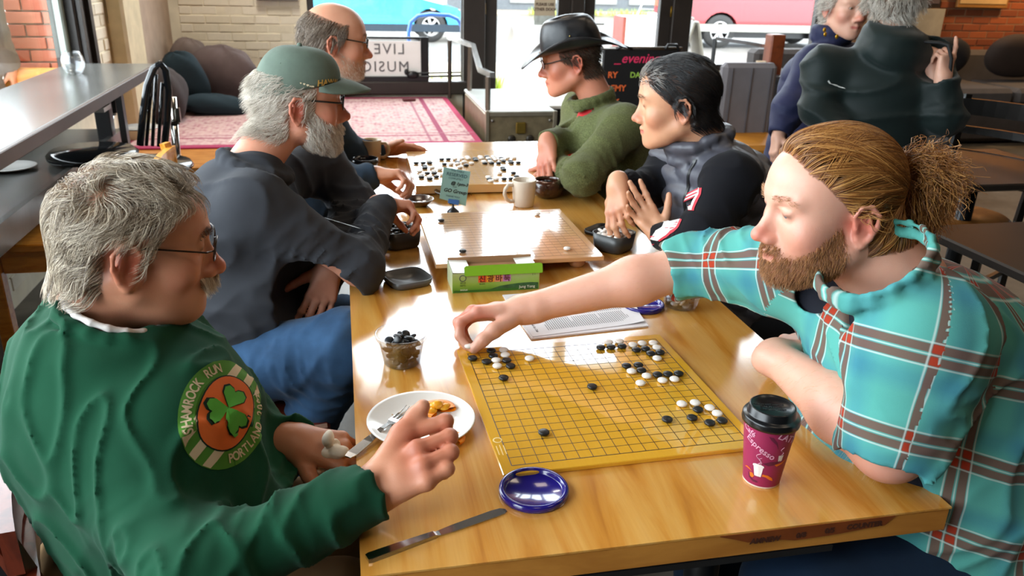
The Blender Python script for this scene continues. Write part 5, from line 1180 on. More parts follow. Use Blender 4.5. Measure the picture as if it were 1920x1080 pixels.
# ---- plate with orange and fork
pc = Vector((.113,.357,TZ))
t = thing('dinner_plate', 'round white plate with crumbs beside the clenched hand', 'plate', pc)
m = MB(); m.lathe([(0,.002),(.052,.002),(.060,.0),(.066,.003),(.088,.014),(.0935,.017),(.0925,.0185),(.088,.0165),(.066,.007),(.058,.0055),(0,.0055)], (0,0,0), 64); m.build('dish', M_china, t)
rng = random.Random(2); m = MB()
for i in range(50):
    a = rng.uniform(0, 6.28); r = .055*math.sqrt(rng.random()); s = rng.uniform(.0006,.0022); m.ball((r*math.cos(a)-.01, r*math.sin(a)+.0, .0065+s*.3), (s,s*rng.uniform(.6,1.6),s*.5), 6, 4)
m.build('crumbs', plain('crumb_brown', 'b98a45', .8), t)['kind'] = 'stuff'
M_orng = plain('orange_flesh', 'f2a51c', .35, var=.12, vscale=200, bump=.4, bscale=400, Subsurface_Weight=.2); M_peel = plain('orange_peel', 'f08c10', .4, bump=.3, bscale=500)
oc = (0.1460,0.3850,0.7620)
t = thing('orange_slice', 'orange slice with twisted peel on the white plate', 'fruit', (oc[0],oc[1],TZ+.0065), .3); t.scale = (1.15,)*3
m = MB(); m.lathe([(.004,.002),(.022,.001),(.0265,.003),(.0275,.007),(.0265,.0095),(.022,.009),(.004,.006)], (0,0,0), 36, a0=-.3, a1=3.9); m.build('peel', M_peel, t)
m = MB()
for k in range(5): a = .2+k*.75; m.ball((.0125*math.cos(a), .0125*math.sin(a), .007), (.010,.0068,.005), 14, 8, Matrix.Rotation(a,3,'Z'))
m.ball((0,.004,.013), (.009,.007,.007), 14, 8); m.build('segment', M_orng, t)
m = MB(); oc = (0.1630,0.2940,0.7600); m.lathe([(.010,0),(.017,.001),(.018,.006),(.010,.006)], (oc[0],oc[1],TZ+.006), 20, a0=-1.2, a1=1.2); tag(m.build('orange_peel', M_peel), 'small curl of orange peel at the plate rim by the fist', 'fruit')
# fork: built along its own length
def fork(a, b, label):
    a, b = Vector(a), Vector(b); L = (b-a).length; t = thing('fork', label, 'fork', a); M = (b-a).to_track_quat('Y', 'Z').to_matrix()
    Ms = plain('cutlery_steel', 'c4c3c2', .14, 1.0, var=.05)
    def ribbon(pts, th=.0018):
        m = MB(); vs = []; 
        for y, w, z in pts: vs += [(-w,y,z),(w,y,z),(w,y,z+th),(-w,y,z+th)]
        n = len(pts); fs = [(i*4+j,(i*4+(j+1)%4),((i+1)*4+(j+1)%4),((i+1)*4+j)) for i in range(n-1) for j in range(4)]+[(3,2,1,0),((n-1)*4,(n-1)*4+1,(n-1)*4+2,(n-1)*4+3)]
        m.add([M @ Vector(v) for v in vs], fs); return m
    ribbon([(0,.006,0),(.012,.0095,0),(.05,.0085,.001),(L*.52,.0042,.004),(L*.62,.0035,.003),(L*.66,.006,.001),(L*.70,.0115,-.001),(L*.76,.0125,-.002)]).build('handle', Ms, t)
    for k in range(4):
        x = -.0105+k*.007; m = MB(); m.tube([M @ Vector((x,L*.755,-.0012)), M @ Vector((x*.98,L*.88,-.0018)), M @ Vector((x*.92,L,.003))], [.0017,.0016,.0007], 6); m.build('tine', Ms, t)
    return t
fork((-0.0133,0.2751,0.7536), (0.0995,0.4029,0.7611), 'steel fork pointing into the white plate, held in the fist')
def knife(a, b, label):
    a, b = Vector(a), Vector(b); L = (b-a).length; t = thing('table_knife', label, 'knife', a); M = (b-a).to_track_quat('Y', 'Z').to_matrix(); Ms = plain('cutlery_steel', 'c4c3c2', .14, 1.0, var=.05)
    for nm, prof in (('handle', [(0,.0075,.0055),(.005,.0090,.006),(.05,.0080,.006),(L*.46,.0062,.0055),(L*.475,.0050,.004)]), ('blade', [(L*.475,.0050,.003),(L*.50,.0062,.0022),(L*.60,.0082,.002),(L*.9,.0092,.0018),(L*.97,.0078,.0015),(L,.003,.001)])):
        m = MB(); vs = []
        for y, w, h in prof: vs += [(-w,y,0),(w*.8,y,0),(w*.8,y,h),(-w,y,h)] if nm == 'blade' else [(-w,y,0),(w,y,0),(w*.8,y,h),(-w*.8,y,h)]
        n = len(prof); fs = [(i*4+j,(i*4+(j+1)%4),((i+1)*4+(j+1)%4),((i+1)*4+j)) for i in range(n-1) for j in range(4)]+[(3,2,1,0),((n-1)*4,(n-1)*4+1,(n-1)*4+2,(n-1)*4+3)]
        m.add([M @ Vector(v) for v in vs], fs); m.build(nm, Ms, t)
    return t
knife((0.0090,0.0310,0.7500), (0.2140,0.1040,0.7500), 'steel table knife lying at the near corner of the table')
# ---- coffee cup
cc = Vector((.629,.117,TZ)); cr0, cr1, ch_ = .0285, .0405, .112
t = thing('coffee_cup', 'tall magenta paper coffee cup with a black lid', 'cup', cc)
M_mag = plain('magenta_paper', '93204f', .42, var=.10, vscale=14)
m = MB(); m.lathe([(0,.004),(cr0-.002,.004),(cr0-.001,.0),(cr0,.0),(cr0+.0002,.003)], (0,0,0), 64, close=False); m.build('base_rim', plain('white_paper_rim','e6ddd6',.6), t)
m = MB(); m.lathe([(cr0,.003),(cr1,ch_)], (0,0,0), 64, close=False); sl = m.build('sleeve_print', M_mag, t)
m = MB(); m.lathe([(cr1+.0005,ch_-.006),(cr1+.0028,ch_-.005),(cr1+.0035,ch_-.001),(cr1+.0028,ch_+.002),(cr1+.0030,ch_+.0045),(cr1+.0015,ch_+.007),(cr1-.0025,ch_+.008),(cr1-.0042,ch_+.010),(cr1-.0058,ch_+.0205),(cr1-.0075,ch_+.0218),(cr1-.0095,ch_+.0208),(cr1-.0120,ch_+.0165),(0,ch_+.0165)], (0,0,0), 72); lid = m.build('lid', plain('black_lid_plastic', '101113', .28, var=.1), t)
M_emb = plain('embossed_black', '2b2c2e', .25)
for s, sz, y in (('MAY WARM HANDS', .0052, .010), ('CAUTION', .0075, .002), ('CONTENTS HOT', .0052, -.006)): text_mesh('lettering', s, sz, M_emb, lid, Matrix.Translation((-.002,y,ch_+.0167)) @ Matrix.Rotation(-.25,4,'Z'), .0006)
slope = (cr1-cr0)/ch_
def on_cup(poly, z, a0, mat, name, lift=.0003, tilt=0):
    """flat print wrapped on the cup wall; poly in metres (x round the cup, y up)"""
    m = MB(); vs = []
    bm = bmesh.new(); fv = [bm.verts.new((x*math.cos(tilt)-y*math.sin(tilt), x*math.sin(tilt)+y*math.cos(tilt), 0)) for x, y in poly]; bm.faces.new(fv); bmesh.ops.triangulate(bm, faces=bm.faces); bmesh.ops.subdivide_edges(bm, edges=bm.edges, cuts=1, use_grid_fill=True)
    for v in bm.verts:
        x, y = v.co.x, v.co.y; zz = z+y; R = cr0+slope*zz+lift; a = a0+x/R; v.co = (R*math.cos(a), R*math.sin(a), zz)
    me = bpy.data.meshes.new(name); bm.to_mesh(me); bm.free(); return link(name, me, sl, mat)
AC = math.atan2(-.85-.117, .0104-.629)   # angle towards the seat nearest this end of the table
M_pk = plain('pink_print', 'd9a0b8', .5); M_or = plain('orange_print', 'e0701c', .5); M_dm = plain('dark_magenta_print', '5e1436', .5); M_wp = plain('white_cup_print', 'e9e2e2', .5)
def cone_text(s, size, z, a0, tilt, mat): return wrap_text('lettering', s, size, mat, sl, (0,0,0), cr0+slope*z, z, a0, tilt, dR=slope, bold=.00015)
cone_text('Café', .0135, .098, AC-.78, -.35, M_pk); cone_text('Espresso', .0150, .074, AC-.22, -.52, M_pk); cone_text('LATTE', .016, .093, AC+.95, -.45, M_pk)
on_cup([(-.0075,.018),(.0075,.018),(.0055,.0),(-.0045,.0)], .022, AC-.20, M_wp, 'printed_cup'); on_cup([(-.0088,.0),(.0088,.0),(.0082,.0035),(.004,.005),(-.005,.005),(-.0088,.003)], .040, AC-.20, M_wp, 'printed_lid', .0005)
on_cup([(-.0045,.011),(.0045,.011),(.0033,.0),(-.0030,.0)], .054, AC+.72, M_wp, 'printed_cup')
def steam(z, a, s=1):
    m = MB(); pts = []
    for k in range(14): q = k/13; y = z+.020*s*q; x = .004*s*math.sin(q*7); R = cr0+slope*y+.0005; aa = a+x/R; pts.append((R*math.cos(aa), R*math.sin(aa), y))
    m.tube(pts, .0005*s, 5); m.build('steam_print', M_pk, sl)
steam(.046, AC-.22); steam(.046, AC-.13, .6); steam(.066, AC+.72, .7)
on_cup([(-.012,.0),(-.006,.004),(.0,.003),(.004,-.001),(.0,.0005),(-.006,.001)], .028, AC-.62, M_or, 'saucer_print'); on_cup([(0,.0),(.008,-.001),(.015,-.006),(.017,-.012),(.012,-.010),(.005,-.005),(-.001,-.004)], .028, AC+.05, M_or, 'saucer_print')
on_cup([(0,0),(.010,.002),(.022,.007),(.014,.0),(.004,-.004)], .048, AC+.50, M_or, 'saucer_print'); on_cup([(-.016,.0),(-.004,.0055),(.006,.006),(.014,.010),(.004,.0),(-.006,-.003)], .048, AC+.42, M_dm, 'swirl_print')
on_cup([(-.008,.006),(-.006,-.004),(.002,-.009),(.010,-.008),(.008,-.005),(.0,-.005),(-.004,.0)], .018, AC-.45, M_dm, 'swirl_print'); on_cup([(-.004,.004),(.001,.005),(.004,.0),(.001,-.004),(-.003,-.003)], .020, AC-.48, M_or, 'bean_print')
on_cup([(-.004,.020),(.003,.019),(.010,.010),(.014,-.004),(.009,.006),(.0,.014)], .080, AC+.15, M_dm, 'swirl_print')
# ---- chairs around the table
cafe_chair('dining_chair', 'red-brown wooden chair under the man in the green sweatshirt', (-.26,.39,0), math.radians(-82), M_redwood, H=.74, W=.36)
cafe_chair('dining_chair', 'red-brown wooden chair under the man in the green cap', (-.30,1.06,0), math.radians(-80), M_redwood, H=.74)
cafe_chair('dining_chair', 'orange wooden chair under the balding man with glasses', (-.36,2.12,0), math.radians(-85), M_yel)
cafe_chair('dining_chair', 'red-brown wooden chair under the man in the plaid shirt', (1.07,.42,0), math.radians(84), M_redwood, H=.82)
cafe_chair('dining_chair', 'dark wooden chair under the man in the grey vest', (1.20,1.42,0), math.radians(86), M_blackwood)
cafe_chair('dining_chair', 'dark wooden chair under the man in the leather hat', (1.15,2.10,0), math.radians(86), M_blackwood)

# ------------------------------------------------------------ the people in the room
CR, CU, CF = (V(*r) for r in CAM_R)          # handy world directions: along the window wall, tilted up, into the room
def D3(r, u, f): return unit(CR*r+CU*u+CF*f)
def ring(S, c, n, R, r, k=.006, e=1.0, up=(0,0,1), N=18, tilt=0, **kw):
    n = unit(n); a = unit(np.cross(n, up)) if abs(unit(up)@n) < .95 else unit(np.cross(n, (1,0,0))); b = np.cross(n, a)
    P = [V(c)+(a*math.cos(2*PI*i/N)+b*math.sin(2*PI*i/N)*e)*R for i in range(N)]
    for i in range(N): S.cap(P[i], P[(i+1) % N], r, r, k, **kw)
def sleeve(S, pts, rs, skin_r, fold=.0035, k=.03, cut=True, freq=95, cuff=None, ph=0):
    """tapered sleeve along pts, open at its end"""
    for i in range(len(pts)-1):
        S.cap(pts[i], pts[i+1], rs[i], rs[i+1], k, fold=(fold, freq, 1.7*i+ph, .85 if i == 0 else .25, .55))
    e = V(pts[-1]); d = unit(e-V(pts[-2]))
    if cuff: S.cap(e-d*cuff[0], e, cuff[1], cuff[1]*.98, .004)
    if cut:
        S.cap(e-d*.03, e+d*.08, skin_r+.004, skin_r+.004, .003, 's'); S.ell(e+d*.115, .112, None, .004, 's')
def wrinkle(amp, fx, fy, fz, seed=0):
    """gentle cloth undulation"""
    r = np.random.default_rng(seed); K = r.normal(size=(5,3))*V(fx,fy,fz)*.8; ph = r.uniform(0, 6, 5)
    def f(P):
        w = 0
        for i in range(5): w = w+np.sin(P@K[i]+ph[i]+1.5*np.sin(P@K[(i+2) % 5]*.5))
        return amp*(.5-1.4*(1-np.minimum(1, np.abs(w/2.0)))**2.2)
    return f
def person(label, group=None): return thing('person', label, 'person', (0,0,0))
def cloth_mat(name, hexc, rough=.9, var=.1, vs=10, weave=900, b=.25, sheen=.04, dist=.0015):
    t = NT(name); c = srgb(hexc); v = t.coord(); n = t.noise(v, vs, 4, .6)
    col = t.ramp(n, [(.3, tuple(x*(1-var) for x in c)), (.7, tuple(min(1, x*(1+var)) for x in c))])
    t.bsdf(Base_Color=col, Roughness=rough, Sheen_Weight=sheen, Sheen_Roughness=.5, Specular_IOR_Level=.2)
    t.bump(t.mix(.5, t.noise(v, weave, 1), t.noise(v, 40, 3)), b, dist); return t.m
def part_mesh(name, S, h, mat, parent, disp=None, relax=1):
    me, Vt, F = S.mesh(name, h, disp, relax); return link(name, me, parent, mat), Vt, F
def strip_wire(name, pts, r, mat, parent, n=8): m = MB(); m.tube(pts, r, n); return m.build(name, mat, parent)
def glasses(H, parent, mat, w=.058, lens_h=.018, lens_w=.024, y=.108, z=.019, rim=.0013, full=True, gl=None, arm_z=.022):
    g = thing('glasses', None, None); g.parent = parent; 
    fr = MB(); W = lambda a, b, c: H.W(a, b, c)
    for q in (-1, 1):
        P = []
        for i in range(20):
            a = 2*PI*i/20; sx = math.copysign(abs(math.cos(a))**.75, math.cos(a)); sz = math.copysign(abs(math.sin(a))**.75, math.sin(a))
            xx = q*.033+lens_w*sx; P.append(W(xx, y-.010*(abs(xx)/.06)**2, z+lens_h*sz))
        fr.tube(P+[P[0], P[1]], rim*H.s, 6, caps=False)
        o = V(W(q*(.033+lens_w), y-.010, arm_z)); e = W(q*.078, .005, arm_z+.004); e2 = W(q*.080, -.022, arm_z-.012)
        fr.tube([o, W(q*.070, y-.022, arm_z+.001), e, e2], [rim*H.s*1.2]*4, 6)
    fr.tube([W(-.010, y-.001, z+.004), W(0, y+.003, z+.008), W(.010, y-.001, z+.004)], rim*H.s, 6)
    bpy.data.objects.remove(g); f = fr.build('glasses', mat, parent)
    if gl:
        for q in (-1, 1):
            m = MB(); vs = [W(q*.033, y-.003, z)]
            for i in range(20):
                a = 2*PI*i/20; sx = math.copysign(abs(math.cos(a))**.75, math.cos(a)); sz = math.copysign(abs(math.sin(a))**.75, math.sin(a)); xx = q*.033+lens_w*sx; vs.append(W(xx, y-.010*(abs(xx)/.06)**2, z+lens_h*sz))
            m.add(vs, [(0,i+1,(i+1)%20+1) for i in range(20)], True); m.build('lens', gl, f)
    return f
def brow_hair(H, B, Vt, F, mat, parent, rng, n=260, thick=1.0, ln=.010):
    def mask(P, N):
        L = H.L(P); ax = np.abs(L[:,0]); zc = .040+.006*np.sin((ax-.012)/.04*3.0); return ((ax > .012)&(ax < .054)&(np.abs(L[:,2]-zc) < .0050*thick)&(L[:,1] > .05)).astype(float)+1e-9
    P, N = sample_surface(Vt, F, mask, n, rng)
    def fl(p, k): L = H.L(p); d = np.stack([np.sign(L[:,0]), -.2+0*L[:,0], .25+0*L[:,0]], 1); return d@H.M.T
    strands('eyebrows', B, P, N, fl, ln, 4, .00032, mat, parent, rng, lift=.25, off=.0006)
M_nail = plain('nail', 'd9a48f', .25, var=.03)
M_lens = clear_mat('spectacle_lens', (.96,.97,.97), .02)
def head_prims(B): return [q for q in B.p]
def project(name, polys, mat, parent, bvh, c, right, up, lift=.0008, cuts=2, back=.15):
    """thin flat print laid onto a cloth surface: polys are lists of (x, y) in metres round c"""
    r = Vector(right).normalized(); u = Vector(up); u = (u-r*u.dot(r)).normalized(); n = r.cross(u); bm = bmesh.new()
    if isinstance(polys, bpy.types.Mesh): bm.from_mesh(polys)
    else:
        for poly in polys: bm.faces.new([bm.verts.new((x, y, 0)) for x, y in poly])
    bmesh.ops.triangulate(bm, faces=bm.faces)
    for _ in range(cuts):
        long = [e for e in bm.edges if e.calc_length() > .006]
        if not long: break
        bmesh.ops.subdivide_edges(bm, edges=long, cuts=1); bmesh.ops.triangulate(bm, faces=bm.faces)
    C0 = Vector(c); bad = []
    for v in bm.verts:
        p = C0+r*v.co.x+u*v.co.y; h = bvh.ray_cast(p+n*back, -n)
        if h[0] is None: bad.append(v); continue
        v.co = h[0]+h[1]*lift if h[1].dot(n) > 0 else h[0]-h[1]*lift
    if bad: bmesh.ops.delete(bm, geom=bad, context='VERTS')
    me = bpy.data.meshes.new(name); bm.to_mesh(me); bm.free(); return link(name, me, parent, mat, True)
def text_flat(body, size, bold=0, align='CENTER', space=1):
    o = text_mesh('tmp', body, size, None, None, None, 0, align, space, bold=bold); me = o.data; bpy.data.objects.remove(o); return me

def tint_scalp(me, Vt, H, mask, hexc, k=.8):
    """skin under dense hair takes the tone of the hair roots"""
    w = np.clip(mask(Vt, None), 0, 1)*k*(np.linalg.norm(H.L(Vt), axis=1) < .17); a = me.color_attributes['skin']; c = np.empty(len(Vt)*4); a.data.foreach_get('color', c); c = c.reshape(-1, 4)
    c[:, :3] = c[:, :3]*(1-w[:, None])+np.array(srgb(hexc))*w[:, None]; a.data.foreach_set('color', c.ravel())

# ---- man in the green sweatshirt, nearest on the window side
P1 = person('man in a green shamrock sweatshirt with glasses, clenching a fork in his fist')
rng = np.random.default_rng(5)
B = SDF(); ear = V((-0.2757,0.2576,1.0995)); f1 = unit(V(.955,.25,-.20)); up1 = unit(V(.16,.02,1))
M1 = frame(f1, up1); o1 = ear-M1[:,0]*.083
H1 = Head(o1, f1, up1, .955, nose=1.12, fat=.006, jaw=-.002, eye=.5, ear=1.08, nose_drop=.002); H1.add(B)
nb1 = V((-0.3631,0.3531,0.9914))
B.cap(H1.W(0,-.030,-.045), nb1, .062, .068, .03); B.ell(H1.W(0,.035,-.085), (.035,.04,.03), M1, .04)
B.cap(nb1-V(0,0,.07), V(-.37,.29,.70), .07, .10, .03, side=(0,1,0), sw=1.2)
shR, elR, wrR = V((-0.3852,0.2884,0.8487)), V((-0.2066,0.0174,0.7634)), V((0.0204,0.1073,0.8050))
shL, elL, wrL = V(-.35,.48,.93), V((-0.1557,0.4151,0.6854)), V((-0.1052,0.3603,0.7392))
for a, b, c in ((shR, elR, wrR), (shL, elL, wrL)): B.chain([nb1-V(0,0,.09), a, b, c], [.05,.04,.036,.027], .03)
HR = hand_pts(B, wrR, [(0.0768,0.1621,0.8605), (0.0873,0.1247,0.8553), (0.0921,0.0979,0.8460), (0.0953,0.0802,0.8314)], [(0.1320,0.1663,0.8724), (0.1343,0.1353,0.8651), (0.1326,0.1098,0.8558), (0.1247,0.0896,0.8427)],
    [(0.1361,0.1936,0.8473), (0.1354,0.1630,0.8394), (0.1322,0.1377,0.8295), (0.1229,0.1135,0.8195)], [(0.1176,0.2034,0.8346), (0.1171,0.1774,0.8247), (0.1149,0.1521,0.8154), (0.1090,0.1277,0.8067)],
    [(0.0409,0.1258,0.8338), (0.0668,0.1632,0.8581), (0.0897,0.1819,0.8753), (0.1013,0.1852,0.8894)], r=.0108, palm=.018, sc=1.08)
HL = hand(B, wrL, D3(.95,-.22,.05), D3(.15,-.80,.6), 1, [(.5,1.0,.6),(.55,1.0,.6),(.6,1.0,.6),(.6,1.0,.6)], thumb=(.3,.3,.2,.2), sc=1.0)
M_skin1 = skin_mat('skin_ruddy', 'c98f70', 'a8452c')
b1, Vt, F = part_mesh('body', B, .003, M_skin1, P1)
def ex(L, C, near):
    st = np.exp(-(((L-V(0,.075,-.075))/V(.06,.05,.045))**2).sum(1)**2)*near*.35; g = np.array(srgb('8d6f5e')); return C*(1-st[:,None])+g*st[:,None]
paint_skin(b1.data, Vt, [H1], 'c98f70', 'a8452c', 'a0553f', [(HR[0][0],.03),(HR[1][0],.03),(HR[2][0],.03),(HR[0][1],.02),(HR[1][1],.02),(HR[2][1],.02)], ex)
H1.eyes(b1)
M_hair1 = hair_mat('grey_hair', '4f3f30', 'f2e6d0', .36, .6, mid='a5947e')
def mask1(P, N):
    L = H1.L(P); z, y = L[:,2], L[:,1]; front = y < .048+.26*np.clip(z-.07,0,.05)-.5*np.clip(.075-z,0,.05)
    side = np.where(y > .020, z > .006+.5*np.clip(y-.02,0,.1), z > .052); behind = (y < -.030)&(z > -.052)
    thin = 1-.75*np.exp(-(((L-V(.0,-.075,.105))/V(.035,.035,.04))**2).sum(1))
    return ((front&side)|(behind&((y < -.045)|(z > .045))))*(L[:,0]**2+L[:,1]**2+L[:,2]**2 < .03)*(np.abs(L[:,0]) < .083)*thin
tint_scalp(b1.data, Vt, H1, mask1, '80705c', .6)
P, N = sample_surface(Vt, F, mask1, 9500, rng)
def fl1(p, k):
    L = H1.L(p); x, y, z = L[:,0], L[:,1], L[:,2]; top = smooth01(z, .05, .11)
    d = np.stack([x*6*(1-top)+.35*top*np.sign(x+.02), .35*top-.85*(1-top)-.2*(y<-.05), -.75*(1-top)-.25*top*0], 1); return d@H1.M.T
hd = SDF(); hd.p = B.p[:60]; hd.p = [q for q in B.p if np.linalg.norm(q['c']-H1.o) < .2]
strands('hair', hd, P, N, fl1, .058, 12, .00040, M_hair1, P1, rng, lift=.34, wave=(.55,1.15), clump=150, off=.002, stick=.72, maxd=.017)
brow_hair(H1, hd, Vt, F, hair_mat('dark_brow','3b2e26','8a7a6a'), P1, rng, 260, 1.1, .013)
def mmask(P, N): L = H1.L(P); return ((np.abs(L[:,0]) < .030)&(L[:,2] > -.049)&(L[:,2] < -.034)&(L[:,1] > .088)).astype(float)+1e-9
P, N = sample_surface(Vt, F, mmask, 900, rng)
def flm(p, k): L = H1.L(p); d = np.stack([np.sign(L[:,0])*.6, .3+0*L[:,0], -1+0*L[:,0]], 1); return d@H1.M.T
strands('moustache', hd, P, N, flm, .020, 6, .00042, hair_mat('moustache_hair','9a8468','e8dcc4'), P1, rng, lift=.75, off=.001)
glasses(H1, P1, plain('bronze_wire', '2c1c12', .3, .6), rim=.0012, gl=M_lens, y=.112)
# sweatshirt
S = SDF(); M_gs = cloth_mat('green_sweatshirt', '10432d', .95, .12, 6, 1200, .35, .05)
mid = V(-.37,.29,.80); ax = unit(shL-shR)
S.cap(V(-.285,.31,.56), V(-.365,.31,.84), .145, .145, .05, side=ax, sw=1.12, fold=(.004,38,.5,.3,.5))
S.ell(V(-.255,.285,.725), (.150,.185,.165), None, .08); S.ell(V(-.275,.295,.865), (.11,.17,.10), None, .08)
for sh in (shR, shL): S.cap(nb1-V(.01,0,.045), sh-V(0,0,.012), .070, .074, .05)
S.ell(nb1-V(.02,0,.10), (.11,.15,.11), None, .06)
sleeve(S, [shR-V(0,0,.01), elR, wrR-unit(wrR-elR)*.012], [.078,.060,.046], .028, .0045, .045, freq=70, cuff=(.060,.0485))
sleeve(S, [shL, elL, wrL-unit(wrL-elL)*.0], [.078,.058,.044], .028, .004, .04, freq=80, cuff=(.05,.042), ph=2)
nf = unit(V(.18,.05,1)); nc = V((-0.3370,0.3192,1.0028))
S.ell(nc-V(.03,0,.035), (.10,.10,.045), None, .04); S.cap(nc+nf*.02, nc+nf*.12, .066, .074, .006, 's'); ring(S, nc-nf*.002, nf+V(.25,0,0), .0725, .0110, .006)
sw1, Vs, Fs = part_mesh('sweatshirt', S, .0045, M_gs, P1, wrinkle(.0055, 28, 28, 38, 3))
S2 = SDF(); ring(S2, nc+nf*.012, nf+V(.25,0,0), .0690, .0048, .005); S2.ell(nc+nf*.02-V(.085,-.01,-.012), (.004,.014,.012), None, .006)
part_mesh('undershirt_collar', S2, .003, cloth_mat('white_cotton', 'cfc9c4', .9), P1)
# the printed badge on the chest
bv = bvh_of(sw1); pc = V((-0.1859,0.2258,0.8797)); pr_ = D3(.80,-.45,.35); pu = D3(-.15,.95,.20); nn = unit(np.cross(pr_, pu))
def ellp(rx, ry, n=36, cx=0, cy=0, p=1.0): return [(cx+rx*math.copysign(abs(math.cos(2*PI*i/n))**p, math.cos(2*PI*i/n)), cy+ry*math.copysign(abs(math.sin(2*PI*i/n))**p, math.sin(2*PI*i/n))) for i in range(n)]
PJ = lambda nm, po, mt, lf, cuts=3: project(nm, [[(x*.80, y*.84) for x, y in q] for q in po], mt, sw1, bv, pc, pr_, pu, lf, cuts)
M_pg = cloth_mat('print_green', '4c7f2e', .9); M_pw = cloth_mat('print_cream', 'c9b596', .9); M_po = cloth_mat('print_orange', 'd0642a', .9); M_pl = cloth_mat('print_lime', '52a038', .9); M_pk2 = cloth_mat('print_black', '14281c', .9)
PJ('badge', [ellp(.083, .100)], M_pg, .0010)
# slanting cream stripes inside the badge
def clip_stripe(x0, x1, sl=.25):
    P = []
    for q in range(13): y = -.10+.2*q/12; P.append(y)
    L_ = [(x0+sl*y, y) for y in P]; R_ = [(x1+sl*y, y) for y in reversed(P)]
    out = []
    for x, y in L_+R_:
        d = math.sqrt((x/.082)**2+(y/.099)**2); out.append((x/d*.995, y/d*.995) if d > 1 else (x, y))
    return out
for x0, x1 in ((-.040,-.024),(-.008,.008),(.024,.040)): PJ('cream_stripe', [clip_stripe(x0, x1)], M_pw, .0014)
PJ('text_band', [[(.083*math.cos(a), .100*math.sin(a)) for a in [PI*.73+PI*.54*i/16 for i in range(17)]]+[(.056*math.cos(a), .070*math.sin(a)) for a in [PI*1.27-PI*.54*i/16 for i in range(17)]]], M_pg, .0017)
PJ('text_band', [[(.083*math.cos(a), .100*math.sin(a)) for a in [-PI*.27+PI*.54*i/16 for i in range(17)]]+[(.056*math.cos(a), .070*math.sin(a)) for a in [PI*.27-PI*.54*i/16 for i in range(17)]]], M_pg, .0017)
PJ('outline', [ellp(.052, .069, p=.9)], M_pk2, .0019); PJ('orange_field', [ellp(.0495, .0665, p=.9)], M_po, .0022)
def leaf(a, s=1, nm='clover_leaf'):
    pts = [(0,0),(.010,.010),(.021,.022),(.022,.034),(.014,.041),(.004,.038),(0,.033),(-.004,.038),(-.014,.041),(-.022,.034),(-.021,.022),(-.010,.010)]; c, s_ = math.cos(a), math.sin(a)
    PJ('outline', [[((x*c-y*s_)*s*1.08, (x*s_+y*c)*s*1.06+.004) for x, y in pts]], M_pk2, .0030, 3); PJ(nm, [[((x*c-y*s_)*s*.95, (x*s_+y*c)*s*.97+.004) for x, y in pts]], M_pl, .0042, 3)
for a in (0.0, 2.15, -2.15): leaf(a, 1.02)
PJ('clover_stem', [[(0,.002),(.006,-.012),(.016,-.026),(.026,-.030),(.030,-.026),(.032,-.030),(.028,-.036),(.014,-.032),(.002,-.016),(-.003,.0)]], M_pl, .0050, 3)
def arc_text(s, r0, r1, a0, step, size, flip=1):
    for i, ch in enumerate(s):
        if ch == ' ': continue
        a = a0-step*i*flip if True else a0; me = text_flat(ch, size, .0004); rot = a-PI/2 if flip > 0 else a+PI/2
        for v in me.vertices: x, y = v.co.x*.8, v.co.y; v.co = (x*math.cos(rot)-y*math.sin(rot)+r0*.80*math.cos(a), x*math.sin(rot)+y*math.cos(rot)+r1*.84*math.sin(a), 0)
        project('lettering', me, M_pw, sw1, bv, pc, pr_, pu, .0024, 1)
arc_text('SHAMROCK RUN', .069, .085, PI*1.25, .150, .019)
arc_text('PORTLAND 2002', .069, .085, -PI*.30, .146, .018, -1)
# cap the watch-free wrists, napkin, trousers
N_ = SDF(); nc_ = V((-0.0406,0.3351,0.7380)); rg = np.random.default_rng(4)
for i in range(9): N_.ell(nc_+rg.normal(0,.009,3), rg.uniform(.008,.017,3), None, .004)
nk, _, _ = part_mesh('paper_napkin', N_, .002, cloth_mat('napkin', 'e6dccb', .9), None); tag(nk, 'crumpled white paper napkin squeezed in the green-sleeved hand', 'napkin')
N_ = SDF()
for i in range(6): N_.ell(V((-0.0560,0.3340,0.7002))+rg.normal(0,.007,3), rg.uniform(.006,.013,3), None, .004)
nk, _, _ = part_mesh('paper_napkin', N_, .002, cloth_mat('napkin', 'e6dccb', .9), None); tag(nk, 'smaller crumpled napkin scrap below the green-sleeved hand', 'napkin')
T = SDF(); T.cap((-.40,.20,.53), (-.04,.16,.54), .10, .085, .04, fold=(.004,60,0,.5,.6)); T.cap((-.40,.38,.53), (-.04,.40,.54), .10, .085, .04, fold=(.004,60,1,.5,.6))
T.cap((-.04,.16,.54), (-.02,.14,.10), .080, .06, .03); T.cap((-.04,.40,.54), (-.02,.42,.10), .080, .06, .03); T.ell((-.42,.29,.53), (.13,.19,.10), None, .05)
part_mesh('trousers', T, .007, cloth_mat('khaki_cotton', '6e5638', .9), P1)
m = MB()
for y in (.14,.42): m.ball((.03,y,.045), (.14,.05,.045), 16, 8)
m.build('shoes', plain('dark_leather', '241d19', .5), P1)

